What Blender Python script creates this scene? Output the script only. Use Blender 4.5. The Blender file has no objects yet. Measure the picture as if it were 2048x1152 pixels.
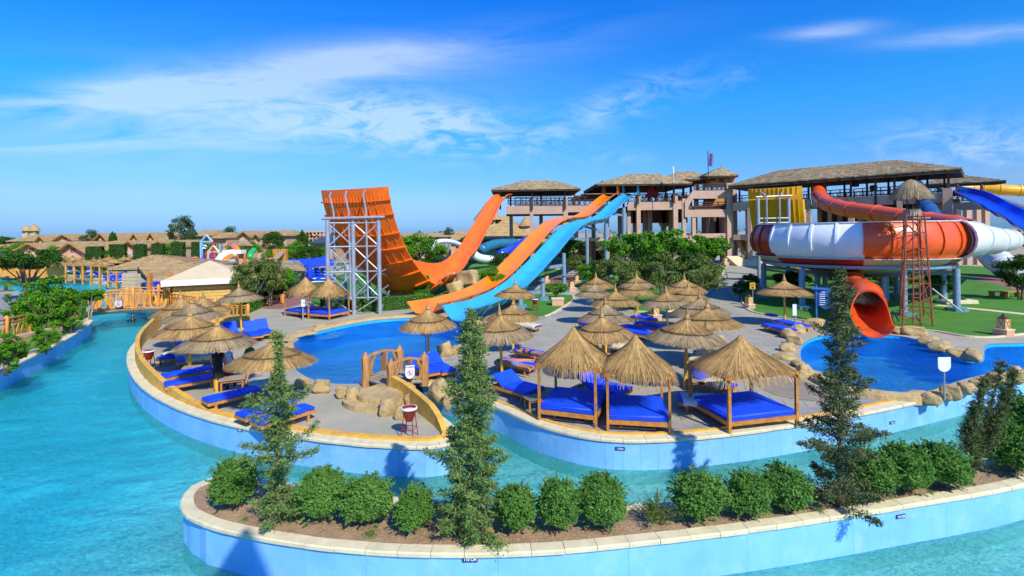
import bpy, bmesh, math, random
import numpy as np
from mathutils import Vector, Matrix, noise
from mathutils.geometry import tessellate_polygon
R = math.radians
scn = bpy.context.scene
COL = scn.collection
# ------------------------------------------------------------------ camera
F, CX, CY, HC, RHO = 1000.0, 1024.0, 467.0, 5.7, R(0.7)
cd = bpy.data.cameras.new('camera'); cam = bpy.data.objects.new('camera', cd); COL.objects.link(cam)
cd.sensor_width = 36; cd.lens = F / 2048 * 36; cd.shift_y = -(576 - CY) / 2048; cd.clip_end = 6000; cd.clip_start = .1
cam.matrix_world = Matrix.Translation((0, 0, HC)) @ Matrix.Rotation(R(90), 4, 'X') @ Matrix.Rotation(-RHO, 4, 'Z')
scn.camera = cam
# ------------------------------------------------------------------ world, sun, exposure
SUN_EL, SUN_AZ = R(42), R(31)          # the sun stands behind the camera, to the right
L = Vector((math.sin(SUN_AZ) * math.cos(SUN_EL), -math.cos(SUN_AZ) * math.cos(SUN_EL), math.sin(SUN_EL)))
w = bpy.data.worlds.new('World'); scn.world = w; w.use_nodes = True
nt = w.node_tree; N = nt.nodes; K = nt.links; N.clear()
def nd(t, **k):
    n = N.new(t)
    for a, b in k.items(): setattr(n, a, b)
    return n
def mth(op, a, b=None, c=None, clamp=False):
    n = nd('ShaderNodeMath', operation=op, use_clamp=clamp)
    for i, x in enumerate((a, b, c)):
        if x is None: continue
        if isinstance(x, (int, float)): n.inputs[i].default_value = x
        else: K.new(x, n.inputs[i])
    return n.outputs[0]
sky = nd('ShaderNodeTexSky', sky_type='NISHITA'); sky.sun_disc = False
sky.sun_elevation = SUN_EL; sky.sun_rotation = math.atan2(L.x, L.y); sky.air_density = 1.0; sky.dust_density = .35; sky.ozone_density = 2.0
tc = nd('ShaderNodeTexCoord'); sp = nd('ShaderNodeSeparateXYZ'); K.new(tc.outputs['Generated'], sp.inputs[0])
X, Y, Z = sp.outputs
ay = mth('MAXIMUM', mth('ABSOLUTE', Y), .05)
U = mth('DIVIDE', X, ay); V = mth('DIVIDE', Z, ay)
cmb = nd('ShaderNodeCombineXYZ'); K.new(U, cmb.inputs[0]); K.new(V, cmb.inputs[1])
def cloud_noise(sx, sy, rot, det, rough, lo, hi, dist=.6, off=0):
    m = nd('ShaderNodeMapping'); m.inputs['Scale'].default_value = (sx, sy, 1); m.inputs['Rotation'].default_value = (0, 0, rot); m.inputs['Location'].default_value = (off, off, 0)
    K.new(cmb.outputs[0], m.inputs[0])
    t = nd('ShaderNodeTexNoise'); t.inputs['Scale'].default_value = 1; t.inputs['Detail'].default_value = det; t.inputs['Roughness'].default_value = rough; t.inputs['Distortion'].default_value = dist
    K.new(m.outputs[0], t.inputs['Vector'])
    r = nd('ShaderNodeMapRange'); r.inputs['From Min'].default_value = lo; r.inputs['From Max'].default_value = hi; K.new(t.outputs[0], r.inputs[0])
    return r.outputs[0]
def blob(u0, v0, ru, rv, rot=0.0):
    c, s = math.cos(rot), math.sin(rot)
    du = mth('SUBTRACT', U, u0); dv = mth('SUBTRACT', V, v0)
    a = mth('DIVIDE', mth('ADD', mth('MULTIPLY', du, c), mth('MULTIPLY', dv, s)), ru)
    b = mth('DIVIDE', mth('SUBTRACT', mth('MULTIPLY', dv, c), mth('MULTIPLY', du, s)), rv)
    r2 = mth('ADD', mth('MULTIPLY', a, a), mth('MULTIPLY', b, b))
    return mth('POWER', 2.718, mth('MULTIPLY', r2, -1.0))
def cl(px, py, rx, ry, rot=0): return blob((px - CX) / F, (CY - py) / F, rx / F, ry / F, R(rot))
streak = cloud_noise(2.0, 13, R(-9), 8, .60, .30, .85, .7, 3)
puff = cloud_noise(9, 24, R(-14), 9, .68, .40, .86, 1.3, 7)
def sm(*a):
    o = a[0]
    for b in a[1:]: o = mth('ADD', o, b)
    return o
m1 = sm(mth('MULTIPLY', cl(560, 140, 480, 34, 7), .95), mth('MULTIPLY', cl(330, 180, 230, 26, 4), .8), mth('MULTIPLY', cl(300, 240, 380, 60, 0), .45), mth('MULTIPLY', cl(1960, 80, 180, 16, 4), .8), mth('MULTIPLY', cl(1670, 70, 90, 14, 5), .9), mth('MULTIPLY', cl(60, 285, 160, 10, 2), .35))
m2 = sm(mth('MULTIPLY', cl(860, 255, 210, 50, -8), 1.0), mth('MULTIPLY', cl(620, 230, 280, 60, 0), .45), mth('MULTIPLY', cl(1230, 215, 160, 34, 20), .55), mth('MULTIPLY', cl(1960, 300, 200, 45, 0), .7), mth('MULTIPLY', cl(1240, 320, 60, 14, 0), .35), mth('MULTIPLY', cl(1470, 165, 60, 16, 20), .3))
base = mth('MULTIPLY', sm(cl(480, 210, 520, 110, 3)), .42)
cloud = mth('MINIMUM', sm(mth('MULTIPLY', m1, streak), mth('MULTIPLY', m2, puff), mth('MULTIPLY', base, streak)), .46)
hs = nd('ShaderNodeHueSaturation'); hs.inputs['Saturation'].default_value = 1.22; hs.inputs['Value'].default_value = 1.0
K.new(sky.outputs[0], hs.inputs['Color'])
el = nd('ShaderNodeMapRange'); el.inputs['From Min'].default_value = 0.0; el.inputs['From Max'].default_value = .45; K.new(Z, el.inputs[0])
rp = nd('ShaderNodeValToRGB'); K.new(el.outputs[0], rp.inputs[0])
rp.color_ramp.elements[0].color = (.25, .56, 1.5, 1); rp.color_ramp.elements[1].color = (.07, 1.0, 2.2, 1)
e = rp.color_ramp.elements.new(.155); e.color = (.52, .77, 1.35, 1)
e = rp.color_ramp.elements.new(.52); e.color = (.25, 1.15, 1.80, 1)
mu = nd('ShaderNodeMixRGB', blend_type='MULTIPLY'); mu.inputs[0].default_value = 1; K.new(hs.outputs[0], mu.inputs[1]); K.new(rp.outputs[0], mu.inputs[2])
mx = nd('ShaderNodeMixRGB'); K.new(cloud, mx.inputs[0]); K.new(mu.outputs[0], mx.inputs[1]); mx.inputs[2].default_value = (8.2, 9.0, 9.8, 1)
bg = nd('ShaderNodeBackground'); bg.inputs[1].default_value = .1; K.new(mx.outputs[0], bg.inputs[0])
wo = nd('ShaderNodeOutputWorld'); K.new(bg.outputs[0], wo.inputs[0])
sl = bpy.data.lights.new('sun', 'SUN'); sl.energy = 4.6; sl.angle = R(.5); sl.color = (1, .955, .82)
so = bpy.data.objects.new('sun', sl); COL.objects.link(so); so.rotation_euler = L.to_track_quat('Z', 'Y').to_euler(); so.location = (20, -30, 40)
scn.view_settings.view_transform = 'Standard'; scn.view_settings.look = 'None'; scn.view_settings.exposure = 0.2; scn.view_settings.gamma = 1
scn.view_settings.use_curve_mapping = False
scn.render.engine = 'CYCLES'
scn.cycles.max_bounces = 7; scn.cycles.transparent_max_bounces = 12
# ------------------------------------------------------------------ pixel -> place
def ray(px, py):
    u = (px - CX) / F; v = (CY - py) / F; c, s = math.cos(RHO), math.sin(RHO)
    return u * c + v * s, -u * s + v * c
def G(px, py, z=0.0):
    u, v = ray(px, py); t = (HC - z) / (-v); return Vector((u * t, t, z))
def D(px, py, d):
    u, v = ray(px, py); return Vector((u * d, d, HC + v * d))
# ------------------------------------------------------------------ materials
def material(name, c1, c2=None, rough=.6, scale=4.0, bump=0.0, bscale=None, detail=5, lo=.35, hi=.65, island=False, stretch=(1, 1, 1), metal=0.0, spec=.5, trans=0.0, coat=0.0, extra=None, zalgae=None):
    m = bpy.data.materials.new(name); m.use_nodes = True; t = m.node_tree; n = t.nodes; k = t.links
    b = n['Principled BSDF']; b.inputs['Roughness'].default_value = rough; b.inputs['Metallic'].default_value = metal; b.inputs['Specular IOR Level'].default_value = spec
    if coat: b.inputs['Coat Weight'].default_value = coat; b.inputs['Coat Roughness'].default_value = .12
    c2 = c2 or tuple(x * .8 for x in c1)
    co = n.new('ShaderNodeTexCoord'); mp = n.new('ShaderNodeMapping'); mp.inputs['Scale'].default_value = stretch; k.new(co.outputs['Object'], mp.inputs[0])
    nz = n.new('ShaderNodeTexNoise'); nz.inputs['Scale'].default_value = scale; nz.inputs['Detail'].default_value = detail; nz.inputs['Roughness'].default_value = .62; k.new(mp.outputs[0], nz.inputs['Vector'])
    rg = n.new('ShaderNodeMapRange'); rg.inputs['From Min'].default_value = lo; rg.inputs['From Max'].default_value = hi; k.new(nz.outputs[0], rg.inputs[0])
    fac = rg.outputs[0]
    if island:
        ge = n.new('ShaderNodeNewGeometry'); a = n.new('ShaderNodeMath'); a.operation = 'MULTIPLY_ADD'; a.inputs[1].default_value = .7; k.new(ge.outputs['Random Per Island'], a.inputs[0])
        a2 = n.new('ShaderNodeMath'); a2.operation = 'MULTIPLY'; a2.inputs[1].default_value = .3; k.new(fac, a2.inputs[0]); k.new(a2.outputs[0], a.inputs[2]); fac = a.outputs[0]
    mi = n.new('ShaderNodeMixRGB'); mi.inputs[1].default_value = (*c1, 1); mi.inputs[2].default_value = (*c2, 1); k.new(fac, mi.inputs[0])
    col = mi.outputs[0]
    if extra:   # (colour, scale, lo, hi, amount): a second stain layer
        for (c3, s3, l3, h3, am) in extra:
            z3 = n.new('ShaderNodeTexNoise'); z3.inputs['Scale'].default_value = s3; z3.inputs['Detail'].default_value = 6; z3.inputs['Roughness'].default_value = .7; k.new(co.outputs['Object'], z3.inputs['Vector'])
            r3 = n.new('ShaderNodeMapRange'); r3.inputs['From Min'].default_value = l3; r3.inputs['From Max'].default_value = h3; r3.inputs['To Max'].default_value = am; k.new(z3.outputs[0], r3.inputs[0])
            m3 = n.new('ShaderNodeMixRGB'); m3.inputs[2].default_value = (*c3, 1); k.new(r3.outputs[0], m3.inputs[0]); k.new(col, m3.inputs[1]); col = m3.outputs[0]
    if zalgae:  # (z_low, z_high, colour): growth on the submerged foot of a wall
        s4 = n.new('ShaderNodeSeparateXYZ'); g4 = n.new('ShaderNodeNewGeometry'); k.new(g4.outputs['Position'], s4.inputs[0])
        r4 = n.new('ShaderNodeMapRange'); r4.inputs['From Min'].default_value = zalgae[0]; r4.inputs['From Max'].default_value = zalgae[1]; r4.inputs['To Min'].default_value = 1; r4.inputs['To Max'].default_value = 0; k.new(s4.outputs[2], r4.inputs[0])
        m4 = n.new('ShaderNodeMixRGB'); m4.inputs[2].default_value = (*zalgae[2], 1); k.new(r4.outputs[0], m4.inputs[0]); k.new(col, m4.inputs[1]); col = m4.outputs[0]
    if 'lea' in name or 'needle' in name: b.inputs['Roughness'].default_value = .8; b.inputs['Specular IOR Level'].default_value = .15
    k.new(col, b.inputs['Base Color'])
    if bump:
        bz = n.new('ShaderNodeTexNoise'); bz.inputs['Scale'].default_value = bscale or scale * 3; bz.inputs['Detail'].default_value = 6; bz.inputs['Roughness'].default_value = .65; k.new(mp.outputs[0], bz.inputs['Vector'])
        bp = n.new('ShaderNodeBump'); bp.inputs['Strength'].default_value = min(1, bump); bp.inputs['Distance'].default_value = .03 if bump <= 1 else .03 * bump; k.new(bz.outputs[0], bp.inputs['Height']); k.new(bp.outputs[0], b.inputs['Normal'])
    if trans:
        tr = n.new('ShaderNodeBsdfTranslucent'); k.new(col, tr.inputs[0]); ms = n.new('ShaderNodeMixShader'); ms.inputs[0].default_value = trans
        k.new(b.outputs[0], ms.inputs[1]); k.new(tr.outputs[0], ms.inputs[2]); k.new(ms.outputs[0], n['Material Output'].inputs[0])
    return m
def water_material(name, tint, body, bodymix, bscale, bstr, rough=.04, stretch=(1, 1, 1), rotz=0.0, gloss=1.0, dist=.6):
    m = bpy.data.materials.new(name); m.use_nodes = True; t = m.node_tree; n = t.nodes; k = t.links
    n.remove(n['Principled BSDF'])
    co = n.new('ShaderNodeTexCoord'); mp = n.new('ShaderNodeMapping'); mp.inputs['Scale'].default_value = stretch; mp.inputs['Rotation'].default_value = (0, 0, rotz); k.new(co.outputs['Object'], mp.inputs[0])
    a = n.new('ShaderNodeTexNoise'); a.inputs['Scale'].default_value = bscale * 1.3; a.inputs['Detail'].default_value = 4; a.inputs['Roughness'].default_value = .6; a.inputs['Distortion'].default_value = 1.2; k.new(mp.outputs[0], a.inputs['Vector'])
    b2 = n.new('ShaderNodeTexNoise'); b2.inputs['Scale'].default_value = bscale * .16; b2.inputs['Detail'].default_value = 2; k.new(mp.outputs[0], b2.inputs['Vector'])
    ad = n.new('ShaderNodeMath'); ad.operation = 'MULTIPLY_ADD'; ad.inputs[1].default_value = 2.0; k.new(b2.outputs[0], ad.inputs[0]); pw = n.new('ShaderNodeTexNoise'); pw.inputs['Scale'].default_value = .35; pw.inputs['Detail'].default_value = 3; k.new(mp.outputs[0], pw.inputs['Vector']); pr_ = n.new('ShaderNodeMapRange'); pr_.inputs['From Min'].default_value = .35; pr_.inputs['From Max'].default_value = .65; pr_.inputs['To Min'].default_value = .35; pr_.inputs['To Max'].default_value = 1.5; k.new(pw.outputs[0], pr_.inputs[0]); mm_ = n.new('ShaderNodeMath'); mm_.operation = 'MULTIPLY'; k.new(pr_.outputs[0], mm_.inputs[0]); k.new(a.outputs[0], mm_.inputs[1]); k.new(mm_.outputs[0], ad.inputs[2])
    bp = n.new('ShaderNodeBump'); bp.inputs['Strength'].default_value = bstr; bp.inputs['Distance'].default_value = dist; k.new(ad.outputs[0], bp.inputs['Height'])
    tr = n.new('ShaderNodeBsdfTransparent'); tr.inputs[0].default_value = (*tint, 1)
    df = n.new('ShaderNodeBsdfDiffuse'); df.inputs[0].default_value = (*body, 1); k.new(bp.outputs[0], df.inputs['Normal'])
    m1 = n.new('ShaderNodeMixShader'); m1.inputs[0].default_value = bodymix; k.new(tr.outputs[0], m1.inputs[1]); k.new(df.outputs[0], m1.inputs[2])
    gl = n.new('ShaderNodeBsdfGlossy'); gl.inputs['Roughness'].default_value = rough; gl.inputs[0].default_value = (gloss, gloss, gloss, 1); k.new(bp.outputs[0], gl.inputs['Normal'])
    fr = n.new('ShaderNodeFresnel'); fr.inputs[0].default_value = 1.33; k.new(bp.outputs[0], fr.inputs['Normal'])
    m2 = n.new('ShaderNodeMixShader'); k.new(fr.outputs[0], m2.inputs[0]); k.new(m1.outputs[0], m2.inputs[1]); k.new(gl.outputs[0], m2.inputs[2])
    k.new(m2.outputs[0], n['Material Output'].inputs[0]); return m
M = {}
M['concrete'] = material('deck_concrete', (.43, .385, .27), (.34, .31, .22), .8, .6, .35, 30, extra=[((.24, .21, .19), .35, .5, .75, .5), ((.5, .46, .42), 9, .5, .7, .3)])
M['tile'] = material('paving_tile', (.43, .385, .28), (.33, .30, .225), .75, 1.3, .3, 30, island=True, extra=[((.26, .24, .235), .5, .5, .7, .5)])
M['joint'] = material('paving_joint', (.24, .22, .21), (.33, .3, .28), .9, 2, .2)
M['cope'] = material('coping_stone', (.76, .66, .41), (.62, .53, .33), .75, 3, .4, 25, extra=[((.36, .3, .22), 2.5, .55, .8, .6)])
M['ochre'] = material('ochre_render', (.82, .45, .06), (.62, .33, .05), .8, 3, .5, 12, extra=[((.4, .24, .1), 1.5, .55, .75, .5)])
M['wallpaint'] = material('pool_wall_paint', (.215, .52, .87), (.18, .46, .81), .45, .7, .1, 8, zalgae=(-.93, -.80, (.22, .58, .42)), extra=[((.38, .58, .88), 2.2, .5, .72, .6), ((.15, .36, .68), .7, .5, .75, .5), ((.25, .42, .42), 5, .6, .8, .35)])
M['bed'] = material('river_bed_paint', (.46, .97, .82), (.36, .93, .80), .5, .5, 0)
def bed_light_blend(m, deep):     # bluer left basin: sky reflection, ripples and sun put into the bed colour
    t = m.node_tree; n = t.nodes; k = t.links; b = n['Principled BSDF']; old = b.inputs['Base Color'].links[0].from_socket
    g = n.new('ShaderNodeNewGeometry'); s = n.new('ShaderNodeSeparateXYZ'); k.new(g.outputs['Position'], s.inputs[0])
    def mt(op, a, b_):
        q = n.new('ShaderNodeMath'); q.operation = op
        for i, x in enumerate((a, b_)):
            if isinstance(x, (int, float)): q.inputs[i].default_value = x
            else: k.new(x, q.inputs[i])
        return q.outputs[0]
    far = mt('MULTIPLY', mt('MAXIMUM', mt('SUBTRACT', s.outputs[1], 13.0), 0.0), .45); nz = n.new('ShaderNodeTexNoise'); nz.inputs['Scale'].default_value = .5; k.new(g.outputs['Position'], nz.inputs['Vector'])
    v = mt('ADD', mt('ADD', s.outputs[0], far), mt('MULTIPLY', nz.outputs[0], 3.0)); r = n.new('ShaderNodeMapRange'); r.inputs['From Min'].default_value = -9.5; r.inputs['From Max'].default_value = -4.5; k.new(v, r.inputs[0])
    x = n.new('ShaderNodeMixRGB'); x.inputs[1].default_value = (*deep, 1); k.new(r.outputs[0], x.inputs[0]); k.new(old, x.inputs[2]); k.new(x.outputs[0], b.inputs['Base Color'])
bed_light_blend(M['bed'], (.04, .84, 1.0))
M['poolpaint'] = material('slide_pool_paint', (.02, .46, .98), (.015, .38, .95), .5, 1, 0)
M['riverwater'] = water_material('river_water', (.98, 1.0, 1.0), (.05, .90, 1.0), .26, 5.0, 1.0, .06, (1, 1.7, 1), R(25), gloss=.85, dist=.34)
M['poolwater'] = water_material('pool_water', (.5, .84, 1.0), (.0, .21, 1.0), .40, 5.0, 1.0, .06, (1, 1.5, 1), gloss=.6, dist=.2)
M['rock'] = material('sandstone_rock', (.60, .42, .18), (.40, .28, .12), .85, 2.2, 2.6, 4, extra=[((.22, .16, .11), 1.8, .55, .72, .7), ((.62, .5, .32), 5, .55, .75, .4)])
M['sand'] = material('dry_sand', (.45, .35, .23), (.36, .28, .18), .95, .2, .3, 5)
M['soil'] = material('dry_soil', (.42, .27, .14), (.28, .17, .09), .95, 2, 1.2, 18, extra=[((.55, .40, .25), 14, .5, .66, .7), ((.1, .07, .04), 22, .58, .7, .6)])
M['lawn'] = material('lawn_grass', (.045, .175, .008), (.075, .235, .012), .9, .5, .8, 26, extra=[((.02, .09, .006), 16, .5, .75, .6), ((.12, .22, .03), .25, .55, .8, .4)])
M['brickpath'] = material('brick_path', (.30, .13, .10), (.24, .11, .09), .85, 3, .3)
M['straw'] = material('straw_thatch', (.68, .42, .14), (.15, .075, .02), .85, 3, 0, island=True)
M['strawgrey'] = material('weathered_straw', (.56, .40, .20), (.13, .085, .04), .85, 3, 0, island=True)
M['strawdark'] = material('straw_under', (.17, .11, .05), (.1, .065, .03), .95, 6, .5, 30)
M['roofthatch'] = material('roof_thatch', (.48, .36, .20), (.20, .145, .075), .9, 2.5, .8, 7, island=True, stretch=(1, 1, 3))
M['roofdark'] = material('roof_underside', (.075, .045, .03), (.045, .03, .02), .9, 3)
M['farthatch'] = material('far_roof_thatch', (.52, .34, .15), (.33, .21, .09), .9, .9, .6, 4, stretch=(1, 1, 4))
M['rope'] = material('dark_binding', (.07, .045, .025), None, .9)
M['pole'] = material('varnished_pole', (.88, .47, .03), (.68, .32, .02), .5, 4, .2, 20, stretch=(1, 1, .2))
M['wood'] = material('oiled_wood', (.62, .27, .05), (.42, .16, .03), .55, 6, .3, 22, stretch=(1, .4, 1))
M['roughwood'] = material('rough_carved_wood', (.56, .27, .085), (.33, .15, .05), .7, 3, 1.0, 9, stretch=(2, 2, .35), extra=[((.18, .09, .04), 7, .55, .7, .7)])
M['bridgewood'] = material('bridge_wood', (.80, .36, .06), (.50, .19, .03), .65, 4, .5, 14, stretch=(1, 1, .3))
M['greywood'] = material('weathered_boards', (.40, .32, .23), (.27, .21, .15), .8, 4, .5, 20)
M['darkwood'] = material('dark_stained_wood', (.085, .035, .022), (.05, .022, .015), .7, 5)
M['blue'] = material('blue_canvas', (.004, .085, .92), (.003, .06, .75), .6, 2.5, .35, 9)
M['cream'] = material('cream_towel', (.72, .60, .40), (.6, .5, .33), .9, 5, .9, 9)
M['pink'] = material('pink_towel', (.85, .12, .38), (.7, .08, .3), .9, 6, .5)
M['orange'] = material('orange_fibreglass', (.97, .25, .006), (.88, .20, .005), .28, .7, .06, 3, coat=.3, extra=[((.7, .14, .02), 1.2, .55, .8, .35)])
M['rampor'] = material('orange_ramp_shell', (.96, .19, .006), (.84, .14, .006), .45, .8, .1, 3, extra=[((.55, .08, .01), 1.0, .5, .8, .5)])
M['cyan'] = material('cyan_fibreglass', (.045, .42, .70), (.04, .36, .62), .28, .7, .06, 3, coat=.3, extra=[((.12, .5, .7), 1.3, .55, .8, .4)])
M['red'] = material('red_fibreglass', (.86, .12, .012), (.74, .085, .01), .35, .9, .06, 3, coat=.2, extra=[((.5, .05, .02), 1.1, .5, .8, .5)])
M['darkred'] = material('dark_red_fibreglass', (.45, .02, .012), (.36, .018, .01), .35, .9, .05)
M['white'] = material('white_fibreglass', (.78, .80, .82), (.68, .71, .75), .35, .8, .05, 3, extra=[((.5, .5, .48), 2, .6, .8, .4)])
M['bonecream'] = material('cream_fibreglass', (.62, .55, .42), (.5, .44, .33), .5, 1)
M['yellow'] = material('yellow_fibreglass', (.90, .47, .006), (.78, .37, .006), .4, .8, .05, coat=.2)
M['deepblue'] = material('blue_fibreglass', (.01, .08, .70), (.01, .06, .55), .3, .8, 0, coat=.2)
M['navytube'] = material('navy_tube', (.03, .12, .33), (.02, .09, .26), .35, .8, 0)
M['teal'] = material('teal_tube', (.03, .2, .33), (.02, .14, .26), .35, .8, 0)
M['steel'] = material('galvanised_steel', (.38, .42, .47), (.28, .32, .37), .45, 3, .1, metal=.3)
M['bluesteel'] = material('blue_grey_paint', (.22, .33, .45), (.16, .26, .38), .5, 3, .1)
M['footing'] = material('teal_footing', (.10, .28, .28), (.08, .2, .22), .8, 3)
M['rust'] = material('rusty_scaffold', (.33, .085, .03), (.2, .05, .02), .8, 4, .4)
M['render'] = material('pinkish_render', (.56, .36, .26), (.48, .30, .215), .85, .5, .2, 6, extra=[((.32, .2, .15), .8, .55, .8, .5)])
M['ochrewall'] = material('ochre_tower_wall', (.55, .25, .07), (.45, .2, .06), .85, 1, .2)
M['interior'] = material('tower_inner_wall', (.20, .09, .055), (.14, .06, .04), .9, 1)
M['housewall'] = material('house_pink_wall', (.72, .40, .25), (.55, .3, .2), .85, .5, .1)
M['glass'] = material('window_glass', (.22, .30, .32), (.12, .18, .2), .15, 2, spec=.8)
M['whitepaint'] = material('white_paint', (.8, .8, .78), (.72, .72, .7), .5, 2)
M['creamroof'] = material('cream_roof_sheet', (.68, .54, .32), (.58, .46, .27), .6, .6, .1, extra=[((.6, .5, .36), 1.2, .5, .8, .4)])
M['yellowbrick'] = material('yellow_stone_brick', (.72, .46, .13), (.60, .36, .09), .85, 2, .5, 12, island=True)
M['palestone'] = material('pale_stone', (.60, .50, .30), (.5, .4, .23), .85, 2, .4, island=True)
M['leafbush'] = material('bush_leaves', (.20, .38, .07), (.045, .15, .022), .55, 2.5, island=True, trans=.25)
M['leafdark'] = material('dark_leaves', (.055, .14, .015), (.022, .07, .010), .6, .6, island=True, trans=.2)
M['leafolive'] = material('olive_leaves', (.19, .25, .05), (.06, .10, .02), .6, .6, island=True, trans=.2)
M['leafbright'] = material('bright_leaves', (.15, .37, .018), (.045, .16, .010), .6, .6, island=True, trans=.25)
M['leafgrey'] = material('greygreen_leaves', (.10, .155, .06), (.03, .06, .028), .6, .6, island=True, trans=.15)
M['conifer'] = material('conifer_needles', (.25, .34, .09), (.06, .14, .035), .6, 2, island=True, trans=.12)
M['conifer2'] = material('dusky_conifer_needles', (.18, .21, .075), (.045, .07, .025), .6, 2, island=True, trans=.1)
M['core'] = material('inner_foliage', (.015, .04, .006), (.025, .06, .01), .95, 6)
M['bark'] = material('tree_bark', (.22, .15, .10), (.14, .09, .06), .9, 8, .6)
M['palebark'] = material('pale_bark', (.42, .36, .28), (.3, .25, .19), .9, 6, .5)
M['redpot'] = material('red_clay_pot', (.30, .015, .012), (.22, .012, .01), .35, 4, coat=.3)
M['black'] = material('black_cloth', (.012, .012, .014), None, .9)
M['skin'] = material('skin', (.50, .24, .14), (.45, .2, .12), .5, 3)
M['whitecloth'] = material('white_cloth', (.75, .76, .8), None, .9)
M['navy'] = material('navy_print', (.01, .03, .22), None, .6)
M['printred'] = material('red_print', (.6, .02, .02), None, .6)
M['signyellow'] = material('sign_yellow', (.85, .45, .02), None, .6)
M['signgreen'] = material('sign_green', (.05, .30, .18), None, .6)
M['signblue'] = material('sign_blue', (.02, .13, .45), (.03, .17, .52), .6, 4)
M['greencloth'] = material('green_cloth', (.02, .2, .06), None, .9)
M['cyancap'] = material('cyan_cap', (.03, .4, .6), None, .9)
M['redcloth'] = material('red_cloth', (.6, .02, .03), None, .9)
M['parasolblue'] = material('parasol_blue', (.01, .06, .72), None, .8)
M['flag'] = material('lavender_flag', (.22, .25, .52), None, .8)
M['slate'] = material('slate_blue_roof', (.04, .08, .13), None, .7)
M['lightblue'] = material('pale_blue_pipe', (.25, .5, .75), None, .5)
M['green'] = material('green_plastic', (.02, .55, .08), None, .4)
# ------------------------------------------------------------------ mesh builder
def off_of(p):
    o = Vector((0, 0, 0))
    while p is not None: o += p.location; p = p.parent
    return o
def tag(o, label=None, cat=None, group=None, kind=None):
    if label: o['label'] = label
    if cat: o['category'] = cat
    if group: o['group'] = group
    if kind: o['kind'] = kind
    return o
def thing(name, label, cat, loc=(0, 0, 0), rz=0, group=None):
    o = bpy.data.objects.new(name, None); COL.objects.link(o); o.location = loc; o.rotation_euler = (0, 0, rz); o.empty_display_size = .2
    return tag(o, label, cat, group)
class MB:
    def __init__(s): s.v = []; s.f = []; s.mi = []; s.m = 0
    def add(s, vs, fs):
        o = len(s.v); s.v += [tuple(v) for v in vs]; s.f += [tuple(i + o for i in f) for f in fs]; s.mi += [s.m] * len(fs); return s
    def box(s, c, sz, rz=0.0, M3=None, top=1.0):
        hx, hy, hz = sz[0] / 2, sz[1] / 2, sz[2] / 2; c = Vector(c)
        vs = [Vector((sx * hx * (top if z > 0 else 1), sy * hy * (top if z > 0 else 1), z * hz)) for z in (-1, 1) for sx, sy in ((-1, -1), (1, -1), (1, 1), (-1, 1))]
        m = M3 if M3 is not None else Matrix.Rotation(rz, 3, 'Z')
        return s.add([m @ v + c for v in vs], [(3, 2, 1, 0), (4, 5, 6, 7), (0, 1, 5, 4), (1, 2, 6, 5), (2, 3, 7, 6), (3, 0, 4, 7)])
    def beam(s, a, b, wd, ht=None, up=(0, 0, 1)):
        a = Vector(a); b = Vector(b); ht = ht or wd; t = (b - a).normalized(); u = Vector(up)
        if abs(t.dot(u)) > .99: u = Vector((0, 1, 0))
        l = t.cross(u).normalized(); n = l.cross(t)
        m = Matrix((l, t, n)).transposed()
        return s.box((a + b) / 2, (wd, (b - a).length, ht), M3=m)
    def tube(s, pts, r, n=8, caps=True):
        pts = [Vector(p) for p in pts]; k = len(pts); rs = r if isinstance(r, (list, tuple)) else [r] * k
        o = len(s.v); prev = None; vs = []
        for i, p in enumerate(pts):
            t = (pts[min(i + 1, k - 1)] - pts[max(i - 1, 0)]).normalized()
            if prev is None:
                u = Vector((0, 0, 1)) if abs(t.z) < .9 else Vector((1, 0, 0)); l = t.cross(u).normalized()
            else:
                l = (prev - t * prev.dot(t)).normalized()
            prev = l; q = t.cross(l)
            for j in range(n):
                a = 2 * math.pi * j / n; vs.append(p + (l * math.cos(a) + q * math.sin(a)) * rs[i])
        fs = [(i * n + j, i * n + (j + 1) % n, (i + 1) * n + (j + 1) % n, (i + 1) * n + j) for i in range(k - 1) for j in range(n)]
        if caps: fs += [tuple(range(n))[::-1], tuple((k - 1) * n + j for j in range(n))]
        return s.add(vs, fs)
    def lathe(s, prof, c=(0, 0, 0), n=16, a0=0.0, a1=2 * math.pi):
        full = abs(a1 - a0 - 2 * math.pi) < 1e-6; nn = n if full else n + 1; c = Vector(c)
        vs = [c + Vector((r * math.cos(a0 + (a1 - a0) * j / n), r * math.sin(a0 + (a1 - a0) * j / n), z)) for r, z in prof for j in range(nn)]
        fs = [(i * nn + j, i * nn + (j + 1) % nn, (i + 1) * nn + (j + 1) % nn, (i + 1) * nn + j) for i in range(len(prof) - 1) for j in range(n)]
        return s.add(vs, fs)
    def prism(s, poly, z0, z1):
        k = len(poly); vs = [(p[0], p[1], z0) for p in poly] + [(p[0], p[1], z1) for p in poly]
        s.add(vs, [(i, (i + 1) % k, k + (i + 1) % k, k + i) for i in range(k)] + [tuple(range(k, 2 * k))] + [tuple(range(k))[::-1]]); return s
    def build(s, name, mat, parent=None, smooth=False, local=False, **tg):
        me = bpy.data.meshes.new(name); o = Vector((0, 0, 0)) if local else off_of(parent)
        me.from_pydata([(v[0] - o.x, v[1] - o.y, v[2] - o.z) for v in s.v], [], s.f)
        for mm in (mat if isinstance(mat, (list, tuple)) else [mat]): me.materials.append(mm)
        if any(s.mi): me.polygons.foreach_set('material_index', s.mi)
        if smooth: me.polygons.foreach_set('use_smooth', [True] * len(me.polygons))
        me.update(); ob = bpy.data.objects.new(name, me); COL.objects.link(ob)
        if parent is not None: ob.parent = parent
        return tag(ob, **tg)
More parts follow.
